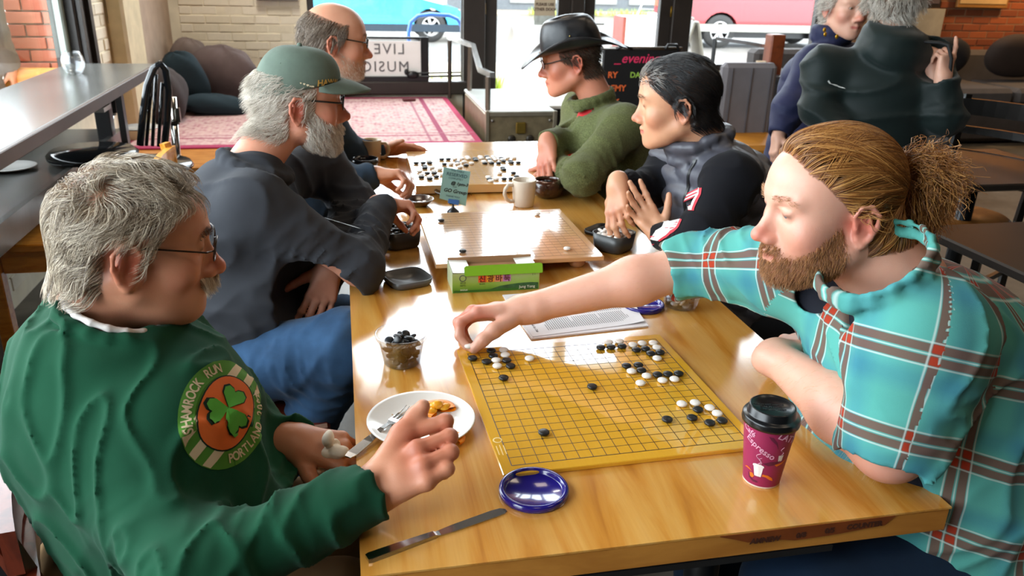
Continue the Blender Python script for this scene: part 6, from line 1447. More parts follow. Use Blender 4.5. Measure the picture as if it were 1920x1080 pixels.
# ---- man in the green cap and charcoal sweatshirt
P2 = person('man with white beard in a green cap and charcoal sweatshirt, leaning on his elbow')
rng = np.random.default_rng(6); B = SDF(); f2 = unit(V(.97,.20,-.10)); up2 = unit(V(.10,0,1)); M2 = frame(f2, up2); o2 = V((-0.0856,1.1556,1.1594))-M2[:,0]*.083
H2 = Head(o2, f2, up2, 1.0, nose=1.1, fat=.004, eye=.4); H2.add(B)
nb2 = V(-.235,1.14,1.01); B.cap(H2.W(0,-.035,-.045), nb2, .056, .060, .03); B.cap(nb2-V(0,0,.08), V(-.26,1.13,.70), .07, .10, .04)
shR, elR, wrR = V((-0.2023,1.0049,0.9727)), V((0.0233,1.0090,0.8035)), V((0.0954,1.2610,0.8917)); shL, elL, wrL = V((-0.0792,1.4326,0.9783)), V((0.0286,1.3725,0.8606)), V((-0.0474,1.1119,0.7760))
for a, b, c in ((shR, elR, wrR), (shL, elL, wrL)): B.chain([nb2-V(0,0,.09), a, b, c], [.05,.04,.036,.026], .03)
HR = hand(B, wrR, D3(.80,-.05,.25), D3(.05,-.95,-.2), -1, [(.9,.8,.4),(.95,.8,.4),(1.0,.8,.4),(1.05,.8,.4)], thumb=(.6,.3,.35,.3), sc=.86, spread=.03)
HL = hand(B, wrL, D3(-.25,-.95,-.1), D3(-.4,.1,.9), 1, [(.2,.3,.2),(.25,.35,.2),(.3,.4,.2),(.35,.4,.2)], thumb=(.2,.2,.1,.1), sc=.98)
b2, Vt, F = part_mesh('body', B, .0035, skin_mat('skin_pink', 'd49a80', 'b04a36'), P2)
paint_skin(b2.data, Vt, [H2], 'd0957a', 'b34a38', 'a55548', [(HR[1][0],.035),(HR[1][1],.02)])
H2.eyes(b2)
M_wh = hair_mat('white_hair', 'a89f92', 'f0eae0', .45, .4, mid='d2cabd')
hd = SDF(); hd.p = [q for q in B.p if np.linalg.norm(q['c']-H2.o) < .2]
def m2(P, N): L = H2.L(P); return ((L[:,1] < .030)&(L[:,2] < .065)&(L[:,2] > .032)&(L[:,1] < .015)|(L[:,1] > .010)&(L[:,1] < .03)&(L[:,2] > -.01)&(L[:,2] < .06)|(L[:,1] < -.03)&(L[:,2] < .08)&(L[:,2] > -.07)).astype(float)*(np.abs(L[:,0]) < .083)
tint_scalp(b2.data, Vt, H2, m2, '9c8f80')
P, N = sample_surface(Vt, F, m2, 3600, rng)
def fl2(p, k): L = H2.L(p); d = np.stack([L[:,0]*2, -1.0+0*L[:,0], -.6+0*L[:,0]], 1); return d@H2.M.T
strands('hair', hd, P, N, fl2, .042, 9, .0005, M_wh, P2, rng, lift=.22, wave=(.6,1.3), clump=90, off=.002, stick=.6)
def m2b(P, N): return beard_zone(H2.L(P), .0, .62)
tint_scalp(b2.data, Vt, H2, m2b, 'a8988a', .6)
P, N = sample_surface(Vt, F, m2b, 5200, rng)
def fl2b(p, k): L = H2.L(p); d = np.stack([L[:,0]*1.5, .55+0*L[:,0], -1+0*L[:,0]], 1); return d@H2.M.T
strands('beard', hd, P, N, fl2b, .020, 6, .00045, M_wh, P2, rng, lift=.35, wave=(.7,1.3), clump=170, off=.001, stick=.8, maxd=.015)
brow_hair(H2, hd, Vt, F, M_wh, P2, rng, 200)
glasses(H2, P2, plain('black_acetate', '141414', .25), rim=.0019, gl=M_lens, lens_h=.017)
# cap
def ball_cap(H, parent, mat, mat2):
    rim = lambda a: (.0845*math.cos(a), -.006+.106*math.sin(a), .046+.030*math.sin(a)+.004*math.cos(2*a))
    m = MB(); n, k = 48, 14; vs = []
    for j in range(k+1):
        t = j/k
        for i in range(n):
            a = 2*PI*i/n; x, y, z = rim(a); g = math.cos(t*PI/2)**.62; zz = z+(.143-z)*math.sin(t*PI/2)**1.05; seam = 1-.010*math.exp(-((a % (PI/3))/.05)**2)*(t < .97)
            vs.append(H.W(x*g*seam, -.006+(y+.006)*g*seam+.004*t, zz))
    m.add(vs, [(j*n+i, j*n+(i+1)%n, (j+1)*n+(i+1)%n, (j+1)*n+i) for j in range(k) for i in range(n)], True); c = m.build('cap', mat, parent)
    md = c.modifiers.new('thick', 'SOLIDIFY'); md.thickness = .003
    m = MB(); vs = []; nu, nv = 24, 8
    for j in range(nv+1):
        v = j/nv
        for i in range(nu+1):
            a = math.radians(22+136*i/nu); x, y, z = rim(a); q = math.sin(math.radians(180*i/nu))**.55; s = math.cos(a)
            vs.append(H.W(x*(1+.05*v), y+.078*v*q, z-.002-.006*v*q-.014*v*v*q-.012*s*s*v))
    m.add(vs, [(j*(nu+1)+i, j*(nu+1)+i+1, (j+1)*(nu+1)+i+1, (j+1)*(nu+1)+i) for j in range(nv) for i in range(nu)], True); b = m.build('brim', mat2, c); md = b.modifiers.new('thick', 'SOLIDIFY'); md.thickness = .004
    m = MB(); m.ball(H.W(0,-.002,.1445), .0065*H.s, 12, 8); m.build('button', mat, c)
    bv = bvh_of(c); Mp = plain('cream_stitching', 'd9cfae', .8)
    r = unit(H.M@V(0,1,.0)); u = unit(H.M@V(0,0,1))
    isl = [(-.020,.0045,.0018),(-.012,.003,.0022),(-.004,.001,.0024),(.002,-.001,.0018),(.008,-.002,.0030),(.016,-.006,.0055)]
    for x, y, s in isl: project('island_patch', [[(x+s*1.2*math.cos(t)*1.1, y+s*math.sin(t)+.3*s*math.cos(2*t)) for t in [2*PI*q/8 for q in range(8)]]], Mp, c, bv, H.W(.09,.010,.062), r, u, .0018, 1)
    me = text_flat('HAWAII', .018, .0004); project('lettering', me, plain('gold_thread', 'c9a24e', .7), c, bv, H.W(.085,.088,.085), unit(H.M@V(-.75,.65,-.1)), unit(H.M@V(-.25,-.35,1)), .0018, 1)
    project('embroidery', [[(.012*math.cos(t), -.016+.006*math.sin(t)) for t in [2*PI*q/14 for q in range(14)]]], Mp, c, bv, H.W(.085,.088,.085), unit(H.M@V(-.75,.65,-.1)), unit(H.M@V(-.25,-.35,1)), .0018, 1)
    for aa in (.5, -.6, 1.9): m = MB(); x, y, z = rim(aa); p = H.W(x*.80, -.006+(y+.006)*.80, .105); m.ball(p, .0022, 8, 6); m.build('eyelet', mat2, c)
    return c
M_capg = cloth_mat('cap_green', '5f6d62', .85, .12, 20, 900, .35); ball_cap(H2, P2, M_capg, M_capg)
S = SDF(); M_ch = cloth_mat('charcoal_sweat', '34363b', .95, .12, 6, 1100, .3, .04); ax = unit(shL-shR)
S.cap(V(-.27,1.12,.58), V(-.25,1.14,.86), .155, .140, .06, side=ax, sw=1.15, fold=(.004,40,0,.4,.5)); S.ell(V(-.17,1.13,.74), (.14,.17,.17), None, .08)
for sh in (shR, shL): S.cap(nb2-V(.01,0,.05), sh-V(0,0,.012), .070, .072, .05)
S.ell(nb2-V(.04,0,.10), (.13,.17,.13), None, .06)
sleeve(S, [shR, elR, wrR-unit(wrR-elR)*.02], [.076,.058,.044], .027, .0100, .05, freq=90, cuff=(.055,.045)); sleeve(S, [shL, elL, wrL], [.074,.056,.044], .027, .0100, .05, freq=90, cuff=(.055,.045), ph=1)
nf = unit(V(.22,.05,1)); nc = nb2+V(.03,0,.02); S.cap(nc-nf*.04, nc+nf*.12, .066, .072, .008, 's'); ring(S, nc+nf*.005, nf+V(.2,0,0), .075, .013, .008, e=1.1); S.cap(nc-nf*.02, nc-nf*.03, .07, .07, .02)
sw2, _, _ = part_mesh('sweatshirt', S, .0065, M_ch, P2, wrinkle(.005, 20, 20, 30, 8))
bv = bvh_of(sw2); zp = V((-0.0585,1.0614,1.0238))
project('zip', [[(-.004,.10),(.004,.10),(.004,-.16),(-.004,-.16)]], plain('zip_grey', '9a9a98', .35, .6), sw2, bv, zp, (-.1,1,0), (.25,0,1), .002, 4)
T = SDF(); T.cap((-.30,1.02,.55), V((-0.0138,0.9279,0.6398)), .105, .085, .04, fold=(.006,70,0,.5,.6)); T.cap((-.30,1.24,.55), (.12,1.20,.56), .105, .085, .04, fold=(.006,70,1,.5,.6))
kn = V((-0.0138,0.9279,0.6398)); T.cap(kn, V((-0.1258,0.9825,0.3920)), .085, .065, .04, fold=(.005,80,0,.3,.5)); T.cap((.12,1.20,.56), (.08,1.22,.10), .085, .06, .03); T.cap(V((-0.1258,0.9825,0.3920)), V((-0.1532,1.0056,0.2998))*V(1,1,0)+V(0,0,.1), .065, .055, .03); T.ell((-.32,1.13,.54), (.14,.20,.11), None, .05)
part_mesh('jeans', T, .007, cloth_mat('blue_denim', '2c4a6a', .85, .3, 12, 1500, .3, .1), P2, wrinkle(.004, 25, 25, 25, 2))
m = MB(); q = V((-0.1532,1.0056,0.2998)); m.ball((q[0]+.06, q[1], .05), (.14,.05,.05), 16, 8); m.ball((.14,1.22,.05), (.14,.05,.05), 16, 8); m.build('shoes', plain('dark_leather', '241d19', .5), P2)

# ---- balding man with glasses behind the cap
P3 = person('balding man with glasses and grey stubble in a navy shirt, at the table corner')
rng = np.random.default_rng(7); B = SDF(); f3 = unit(V(.97,.12,-.14)); up3 = unit(V(.14,0,1)); M3 = frame(f3, up3); o3 = V((-0.0022,2.0152,1.2314))-M3[:,0]*.083
H3 = Head(o3, f3, up3, 1.03, nose=1.05, fat=.003, eye=.35, nose_drop=.002); H3.add(B)
nb3 = o3+V(-.10,.02,-.16); B.cap(H3.W(0,-.035,-.045), nb3, .056, .062, .03); B.cap(nb3-V(0,0,.08), nb3-V(.08,0,.38), .07, .10, .04)
shR, elR, wrR = nb3+V(-.02,-.17,-.05), V((-0.0133,1.7578,0.8116)), V((0.0958,1.7916,0.8432)); shL, elL, wrL = nb3+V(-.02,.17,-.05), V((0.0341,2.3951,0.7793)), V((0.1522,2.4705,0.7827))
for a, b, c in ((shR, elR, wrR), (shL, elL, wrL)): B.chain([nb3-V(0,0,.09), a, b, c], [.05,.04,.036,.026], .03)
HR = hand(B, wrR, D3(.95,.0,.1), D3(.1,-.9,-.1), -1, [(.8,1.0,.5),(.85,1.0,.5),(.9,1.0,.5),(.95,1.0,.5)], thumb=(.4,.2,.3,.2)); HL = hand(B, wrL, D3(.98,.05,.1), D3(0,-.95,-.3), 1, [(.15,.2,.1)]*4, thumb=(.0,.1,.1,.1), spread=.02)
b3, Vt, F = part_mesh('body', B, .004, skin_mat('skin_bald', 'd49c80', 'b5533c'), P3)
def ex3(L, C, near):
    st = np.exp(-(((L-V(0,.07,-.08))/V(.07,.06,.045))**4).sum(1))*.55; g = np.array(srgb('a5917f')); return C*(1-st[:,None])+g*st[:,None]
paint_skin(b3.data, Vt, [H3], 'd0997c', 'b8523a', 'b06a58', [(HR[1][0],.035)], ex3); H3.eyes(b3)
hd = SDF(); hd.p = [q for q in B.p if np.linalg.norm(q['c']-H3.o) < .2]
def m3(P, N): L = H3.L(P); return (((L[:,1] < .032)&(L[:,2] < .070+.25*np.clip(-L[:,1],0,.1))&(L[:,2] > .01+.5*np.clip(L[:,1],0,.1)))|((L[:,1] < -.035)&(L[:,2] < .075)&(L[:,2] > -.075))).astype(float)*(np.abs(L[:,0]) < .083)
tint_scalp(b3.data, Vt, H3, m3, '6a5848')
P, N = sample_surface(Vt, F, m3, 3600, rng)
def fl3(p, k): L = H3.L(p); d = np.stack([L[:,0]*2, -.45+0*L[:,0], -.9+0*L[:,0]], 1); return d@H3.M.T
strands('hair', hd, P, N, fl3, .045, 8, .0006, hair_mat('brown_grey_hair', '4a3c30', 'b3a596', .45, .4, mid='7a6a5a'), P3, rng, lift=.25, wave=(.3,1), clump=80, off=.002)
def m3b(P, N): return beard_zone(H3.L(P), -.02, .5)
P, N = sample_surface(Vt, F, m3b, 1700, rng); strands('beard', hd, P, N, fl2b if False else (lambda p, k: (np.stack([0*H3.L(p)[:,0], .4+0*H3.L(p)[:,0], -1+0*H3.L(p)[:,0]],1))@H3.M.T), .007, 4, .0004, hair_mat('stubble', '9a7f66', 'd9cdbb'), P3, rng, lift=.5, off=.0006)
brow_hair(H3, hd, Vt, F, hair_mat('grey_brow', '6e5c4c', 'a8998a'), P3, rng, 150, 1, .012)
glasses(H3, P3, plain('black_acetate', '141414', .25), rim=.0018, gl=M_lens, lens_h=.015)
strip_wire('glasses_cord', [H3.W(.080,-.02,.008), H3.W(.084,-.018,-.02), H3.W(.080,-.03,-.05), H3.W(.070,-.055,-.075), H3.W(.05,-.075,-.085)], .0012, M_black, P3)
S = SDF(); ax = unit(shL-shR); S.cap(nb3-V(.08,0,.42), nb3-V(.04,0,.16), .155, .15, .06, side=ax, sw=1.15)
for sh in (shR, shL): S.cap(nb3-V(.0,0,.05), sh-V(0,0,.01), .070, .075, .05)
sleeve(S, [shR, elR, wrR-unit(wrR-elR)*.01], [.080,.062,.046], .026, .005, .04, freq=90, cuff=(.045,.043)); sleeve(S, [shL, elL, wrL-unit(wrL-elL)*.02], [.080,.062,.046], .026, .005, .04, freq=90, cuff=(.045,.043))
nf = unit(V(.25,0,1)); nc = nb3+V(.02,0,.015); S.cap(nc-nf*.04, nc+nf*.1, .064, .070, .008, 's'); ring(S, nc, nf, .072, .012, .008)
part_mesh('shirt', S, .008, cloth_mat('navy_fleece', '2b3a4a', .95, .1, 8, 800, .3), P3, wrinkle(.004, 24, 24, 30, 5))
T = SDF(); x0, y0 = nb3[0]-.12, nb3[1]; T.cap((x0,y0-.1,.55), (.08,y0-.12,.56), .10, .08, .03); T.cap((x0,y0+.1,.55), (.08,y0+.12,.56), .10, .08, .03); T.cap((.08,y0-.12,.56), (.06,y0-.12,.10), .08, .055, .03); T.cap((.08,y0+.12,.56), (.06,y0+.12,.10), .08, .055, .03)
part_mesh('trousers', T, .010, cloth_mat('dark_trousers', '22262c', .9), P3)

# ---- man in the black leather hat
P4 = person('man in a black leather hat, glasses and olive green fleece reaching into a wooden bowl')
rng = np.random.default_rng(8); B = SDF(); f4 = unit(V(-.95,.22,-.26)); up4 = unit(V(-.22,0,1)); M4 = frame(f4, up4); o4 = V((0.8145,1.9949,1.1750))+M4[:,0]*.083
H4 = Head(o4, f4, up4, 1.0, nose=1.05, fat=.008, eye=.6); H4.add(B)
nb4 = V((0.9509,2.0520,1.0086)); B.cap(H4.W(0,-.035,-.045), nb4, .058, .062, .03); B.cap(nb4-V(0,0,.08), nb4+V(.05,0,-.38), .07, .10, .04)
shL, elL, wrL = V((0.9721,1.8510,0.9858)), V((0.7879,1.7105,0.8428)), V((0.7838,1.9502,0.8076)); shR, elR, wrR = V((0.9287,2.2421,0.9774)), V((0.8749,2.1463,0.8768)), V((0.7258,1.9686,0.9032))
for a, b, c in ((shR, elR, wrR), (shL, elL, wrL)): B.chain([nb4-V(0,0,.09), a, b, c], [.05,.04,.036,.027], .03)
HR = hand(B, wrR, D3(-.05,-.90,-.35), D3(.5,-.15,.6), 1, [(.15,.35,.2),(.2,.4,.2),(.25,.45,.25),(.3,.5,.3)], thumb=(.5,.3,.3,.2), sc=1.03, spread=.05)
HL = hand(B, wrL, D3(-.6,.1,.6), D3(0,-1,-.2), -1, [(.4,.6,.3)]*4)
b4, Vt, F = part_mesh('body', B, .004, skin_mat('skin_red', 'd08a6e', 'b8402c'), P4)
paint_skin(b4.data, Vt, [H4], 'cf8f74', 'b8452f', 'ad5a48', [(HR[1][0],.03),(HR[1][2],.02),(HR[0][2],.02)]); H4.eyes(b4)
hd = SDF(); hd.p = [q for q in B.p if np.linalg.norm(q['c']-H4.o) < .2]
def m4(P, N): L = H4.L(P); return (((L[:,1] < .040)&(L[:,2] < .07)&(L[:,2] > -.005+.6*np.clip(L[:,1],0,.1)))|((L[:,1] < -.03)&(L[:,2] < .07)&(L[:,2] > -.065))).astype(float)*(np.abs(L[:,0]) < .083)
tint_scalp(b4.data, Vt, H4, m4, '2a211a')
P, N = sample_surface(Vt, F, m4, 2600, rng)
strands('hair', hd, P, N, lambda p, k: np.stack([0*p[:,0], -.6+0*p[:,0], -.8+0*p[:,0]], 1)@H4.M.T, .022, 5, .0006, hair_mat('dark_brown_hair', '1f1813', '6e5b48', .5, .3, mid='3a2e25'), P4, rng, lift=.25, off=.001)
glasses(H4, P4, plain('black_acetate', '141414', .25), rim=.0017, gl=M_lens, lens_h=.016, lens_w=.021)
def hat(H, parent):
    t = NT('black_leather'); v = t.coord(); n = t.noise(v, 18, 4, .6); t.bsdf(Base_Color=t.ramp(n, [(.3, srgb('101113')), (.7, srgb('24262a'))]), Roughness=t.ramp(n, [(.3, (.28,)*3), (.7, (.5,)*3)])); t.bump(t.noise(v, 60, 3), .25, .002); M = t.m
    m = MB(); n_, k = 56, 16; vs = []
    prof = [(1.0,.052),(1.0,.062),(.99,.075),(.975,.09),(.95,.105),(.91,.120),(.86,.134),(.80,.146),(.72,.155),(.62,.160),(.50,.158),(.38,.150),(.26,.142),(.13,.138),(.0,.137)]
    for r, z in prof:
        for i in range(n_):
            a = 2*PI*i/n_; pinch = 1-.10*smooth01(np.array(z), .08, .15)*max(0, math.sin(a))**2*(1 if abs(math.cos(a)) > .25 else .8)
            lift = .010*(z > .13)*math.cos(a)**2 if False else 0
            vs.append(H.W(.090*r*math.cos(a)*pinch, -.010+.112*r*math.sin(a), z+.006*math.sin(a)*0+lift-.012*max(0,-math.sin(a))*r))
    m.add(vs, [(j*n_+i, j*n_+(i+1)%n_, (j+1)*n_+(i+1)%n_, (j+1)*n_+i) for j in range(len(prof)-1) for i in range(n_)], True); c = m.build('hat', M, parent); md = c.modifiers.new('thick', 'SOLIDIFY'); md.thickness = .003
    m = MB(); vs = []; nv = 9
    for j in range(nv+1):
        v = j/nv
        for i in range(n_):
            a = 2*PI*i/n_; ca, sa = math.cos(a), math.sin(a); w = .072+.010*abs(sa); zb = .054-.012*max(0,-sa)
            zz = zb+ v*v*(.050*ca*ca-.035*max(0,sa)**2-.040*max(0,-sa)**2)-.004*v
            vs.append(H.W((.090+w*v*(1-.25*v*ca*ca))*ca, -.010+(.112+w*v)*sa, zz))
    m.add(vs, [(j*n_+i, j*n_+(i+1)%n_, (j+1)*n_+(i+1)%n_, (j+1)*n_+i) for j in range(nv) for i in range(n_)], True); b = m.build('brim', M, c); md = b.modifiers.new('thick', 'SOLIDIFY'); md.thickness = .0035
    band = [H.W(.0925*math.cos(2*PI*i/40), -.010+.1145*math.sin(2*PI*i/40), .0585-.012*max(0,-math.sin(2*PI*i/40))) for i in range(41)]
    m = MB(); m.tube(band, .0032, 8, caps=False); m.build('braided_band', plain('brown_braid', '3b2a20', .5, var=.3, vscale=90), c)
    for i in range(26):
        a = 2*PI*(i+.5)/40*1.0+PI*.45; p = H.W(.0955*math.cos(a), -.010+.1175*math.sin(a), .0585-.012*max(0,-math.sin(a)))
        m = MB(); m.ball(p, .0016, 6, 4); m.build('bead', plain('pale_bead', 'c9a98c', .4), c)
    for y, z in ((.0,.100),(-.016,.086),(.016,.088)):
        p = H.W(-.0865*math.sqrt(max(0,1-(y/.112)**2))-.0015, -.010+y, z); m = MB(); m.ball(p, .0030, 10, 6); m.build('rivet', plain('brass_rivet', 'b9a05a', .3, .8), c)
    return c
hat(H4, P4)
S = SDF(); ax = unit(shL-shR); S.cap(nb4+V(.07,-.02,-.42), nb4+V(.04,-.01,-.14), .165, .155, .06, side=ax, sw=1.15)
for sh in (shR, shL): S.cap(nb4-V(.0,0,.05), sh-V(0,0,.01), .068, .070, .05)
S.ell(nb4+V(.05,-.02,-.12), (.14,.16,.12), None, .06)
sleeve(S, [shL, elL, wrL], [.076,.060,.048], .027, .010, .05, freq=75, cuff=(.05,.046)); sleeve(S, [shR, elR, wrR-unit(wrR-elR)*.01], [.074,.058,.046], .027, .0075, .05, freq=60, cuff=(.05,.046))
nf = unit(V(-.35,.05,1)); nc = nb4+V(-.035,.01,.03); S.cap(nc-nf*.05, nc+nf*.14, .064, .072, .008, 's')
for q in range(3): ring(S, nc+nf*(-.006+.014*q), nf, .074+.001*q, .008, .008, e=1.08)
def mel():
    t = NT('olive_fleece'); v = t.coord('Object', (1,1,1)); n = t.noise(t.coord('Object', (420,420,160)), 1.2, 4, .75); n2 = t.noise(v, 9, 3)
    t.bsdf(Base_Color=t.mix(n2, t.ramp(n, [(.35, srgb('2f3618')), (.5, srgb('5a6334')), (.65, srgb('959a66'))]), srgb('4a4c28')), Roughness=.95, Sheen_Weight=.08); t.bump(n, .5, .003); return t.m
fh = unit(V(f4[0], f4[1], 0)); S.cap(nb4+fh*.10-V(0,0,.0), nb4+fh*.150-V(0,0,.15), .030, .012, .008, 's')
fl4_, _, _ = part_mesh('fleece', S, .007, mel(), P4, wrinkle(.005, 18, 18, 26, 9))
R4 = SDF(); R4.cap(nb4+V(-.02,0,.01), nb4+fh*.045-V(0,0,.16), .060, .075, .02); part_mesh('red_shirt', R4, .008, plain('red_cotton', 'c8222a', .8), P4)
T = SDF(); T.cap((1.22,nb4[1]-.1,.55), (.82,nb4[1]-.12,.56), .10, .08, .03); T.cap((1.22,nb4[1]+.1,.55), (.82,nb4[1]+.12,.56), .10, .08, .03); T.cap((.82,nb4[1]-.12,.56), (.84,nb4[1]-.12,.10), .08, .055, .03); T.cap((.82,nb4[1]+.12,.56), (.84,nb4[1]+.12,.10), .08, .055, .03)
part_mesh('trousers', T, .010, cloth_mat('dark_trousers', '22262c', .9), P4)
# ---- man in the quilted vest
P5 = person('black-haired man in a grey quilted vest over a black long-sleeved top')
rng = np.random.default_rng(9); B = SDF(); f5 = unit(V(-.88,.40,-.20)); up5 = unit(V(-.20,0,1)); M5 = frame(f5, up5); o5 = V((0.8624,1.1389,1.1530))+M5[:,0]*.083
H5 = Head(o5, f5, up5, 1.0, nose=.95, fat=.002, eye=.75); H5.add(B)
nb5 = V((1.0010,1.2128,1.0288)); B.cap(H5.W(0,-.035,-.045), nb5, .056, .060, .03); B.cap(nb5-V(0,0,.08), nb5+V(.06,0,-.36), .07, .10, .04)
shL, elL, wrL = V((0.9832,1.0258,0.9931)), V((0.8687,0.9321,0.8661)), V((0.8428,1.1174,0.8210)); shR, elR, wrR = V((0.9723,1.3915,0.9663)), V((0.9025,1.3552,0.8952)), V((0.7523,1.2486,0.9333))
for a, b, c in ((shR, elR, wrR), (shL, elL, wrL)): B.chain([nb5-V(0,0,.09), a, b, c], [.05,.038,.034,.025], .03)
HR = hand(B, wrR, D3(-.06,-.93,-.25), D3(.55,-.1,.6), 1, [(.15,.40,.2),(.22,.42,.25),(.3,.5,.3),(.38,.55,.3)], thumb=(.5,.3,.3,.2), sc=.90, spread=.05)
HL = hand(B, wrL, D3(-.55,.80,.15), D3(.1,-.1,-.95), -1, [(.1,.15,.1),(.1,.15,.1),(.3,.5,.3),(.35,.6,.3)], thumb=(.1,.1,.1,.1), sc=.90, spread=.12)
b5, Vt, F = part_mesh('body', B, .0035, skin_mat('skin_tan', 'cf9a78', 'b8614a'), P5)
paint_skin(b5.data, Vt, [H5], 'd2a07e', 'bd6a50', 'b85f55', [(HR[1][0],.03)]); H5.eyes(b5, '1c1410')
M_bh = hair_mat('black_hair', '0c0b0c', '2e2a2a', .32, .6, mid='151315')
hd = SDF(); hd.p = [q for q in B.p if np.linalg.norm(q['c']-H5.o) < .2]
def m5(P, N): L = H5.L(P); z, y = L[:,2], L[:,1]; return (((y < .060+.30*np.clip(z-.06,0,.05)-.9*np.clip(.07-z,0,.05))&(z > .002+.6*np.clip(y,0,.1)))|((y < -.028)&(z > -.062))).astype(float)*(np.abs(L[:,0]) < .083)
tint_scalp(b5.data, Vt, H5, m5, '0d0c0d')
P, N = sample_surface(Vt, F, m5, 8500, rng)
def fl5(p, k): L = H5.L(p); x, y, z = L.T; top = smooth01(z, .07, .11); side = 1-top; return (np.stack([-.5*top+x*3*side, -.8*side-.55*top, -.75*side+.05*top+.5*top*(y>.05)], 1))@H5.M.T
strands('hair', hd, P, N, fl5, .036, 8, .00055, M_bh, P5, rng, lift=.14, off=.003, stick=.9, wave=(.03,.5), clump=150, maxd=.013)
def m5g(P, N): L = H5.L(P); return ((L[:,1] > .035)&(L[:,1] < .085)&(L[:,2] > .075)&(L[:,2] < .105)).astype(float)
P, N = sample_surface(Vt, F, m5g, 330, rng); strands('grey_streaks', hd, P, N, fl5, .030, 8, .00055, hair_mat('grey_streak', '6a6662', 'b5b0aa'), P5, rng, lift=.2, off=.009, stick=.85, maxd=.015)
brow_hair(H5, hd, Vt, F, M_bh, P5, rng, 200)
S = SDF(); ax = unit(shL-shR); S.cap(nb5+V(.08,-.02,-.44), nb5+V(.05,-.01,-.14), .160, .152, .06, side=ax, sw=1.1)
for sh in (shR, shL): S.cap(nb5-V(.0,0,.05), sh-V(0,0,.01), .070, .072, .05)
S.ell(nb5+V(.05,-.02,-.12), (.13,.16,.12), None, .06)
for sh, el in ((shR, elR), (shL, elL)):
    d = unit(el-sh); S.ell(sh+d*.10+unit(sh-nb5)*.066, .106, None, .008, 's')
nf = unit(V(-.35,.05,1)); nc = nb5+V(-.03,.0,.01); S.cap(nc-nf*.05, nc+nf*.14, .062, .070, .008, 's')
for q in range(3): ring(S, nc+nf*(.0+.015*q), nf, .073+.001*q, .011, .010, e=1.1)
def quilt(P):
    u = P[...,2]*46+P[...,0]*30+P[...,1]*12; w = P[...,2]*46-P[...,0]*30-P[...,1]*12; return .013*(np.abs(np.sin(u))*np.abs(np.sin(w)))**.6*-1+.004
vest, _, _ = part_mesh('vest', S, .0065, plain('grey_nylon', '4b4c55', .45, var=.12, vscale=20, bump=.3, bscale=60, Sheen_Weight=.0), P5, quilt)
bv = bvh_of(vest); project('zip', [[(-.005,.05),(.005,.05),(.005,-.20),(-.005,-.20)]], M_black, vest, bv, V((0.8430,1.0793,0.9974)), (.55,-.8,0), (.25,0,1), .003, 4)
S = SDF(); sleeve(S, [shL-unit(elL-shL)*.0, elL, wrL-unit(wrL-elL)*.01], [.078,.058,.041], .026, .006, .05, freq=65, cuff=(.05,.039)); sleeve(S, [shR, elR, wrR-unit(wrR-elR)*.015], [.068,.052,.040], .026, .006, .05, freq=65, cuff=(.05,.039)); S.cap(shL, shR, .055, .055, .04); S.cap(nb5-V(0,0,.1), nb5+V(.07,0,-.40), .09, .09, .05, side=ax, sw=1.1)
top5, _, _ = part_mesh('long_sleeved_top', S, .006, cloth_mat('black_jersey', '0e0f15', .9, .15, 8, 1200, .25, .03), P5, wrinkle(.004, 22, 22, 30, 12))
bv = bvh_of(top5); M_wg = plain('white_sleeve_print', 'dcd8d4', .7); M_rg = plain('red_sleeve_print', 'c22a3c', .6)
sd = unit(V(elL)-V(shL)); 
def sp(polys, mt, c, nm, lf): project(nm, polys, mt, top5, bv, c, unit(V((0.8508,0.9627,0.9853))-V((0.8117,0.9706,0.9843))), unit(V((0.8528,0.9774,1.0223))-V((0.8508,0.9627,0.9853))), lf, 4, .12)
pxm = 2.0/1505.8
def pp(L, cx, cy): return [[((x-cx)*pxm, (cy-y)*pxm) for x, y in L]]
for L_ in ([(1306,342),(1320,348),(1316,362),(1298,395),(1281,391),(1283,378),(1290,372)], [(1268,402),(1278,410),(1270,425),(1252,446),(1243,440),(1250,425),(1258,420)]):
    cxx, cyy = 1285, 395; big = [(cxx+(x-cxx)*1.0+(3 if x > 1285 else -2), y-1 if y < 395 else y+2) for x, y in L_]
    sp(pp([(x+2.5*(1 if i % 2 else 1), y+1.5) for i, (x, y) in enumerate(L_)], cxx, cyy), M_rg, V((0.8289,0.9495,0.9417)), 'red_outline', .0018); sp(pp(L_, cxx, cyy), M_wg, V((0.8289,0.9495,0.9417)), 'sleeve_print', .0026)
sp(pp([(1225,443),(1232,452),(1246,454),(1250,450),(1236,448),(1228,440)], 1285, 395), M_rg, V((0.8289,0.9495,0.9417)), 'red_swirl', .0026); sp(pp([(1236,432),(1242,439),(1249,436),(1244,434),(1238,429)], 1285, 395), M_rg, V((0.8289,0.9495,0.9417)), 'red_swirl', .0026)
T = SDF(); T.cap((1.25,nb5[1]-.1,.55), (.84,nb5[1]-.12,.56), .10, .08, .03); T.cap((1.25,nb5[1]+.1,.55), (.84,nb5[1]+.12,.56), .10, .08, .03); T.cap((.84,nb5[1]-.12,.56), (.86,nb5[1]-.12,.10), .08, .055, .03); T.cap((.84,nb5[1]+.12,.56), (.86,nb5[1]+.12,.10), .08, .055, .03)
part_mesh('trousers', T, .010, cloth_mat('dark_trousers', '22262c', .9), P5)

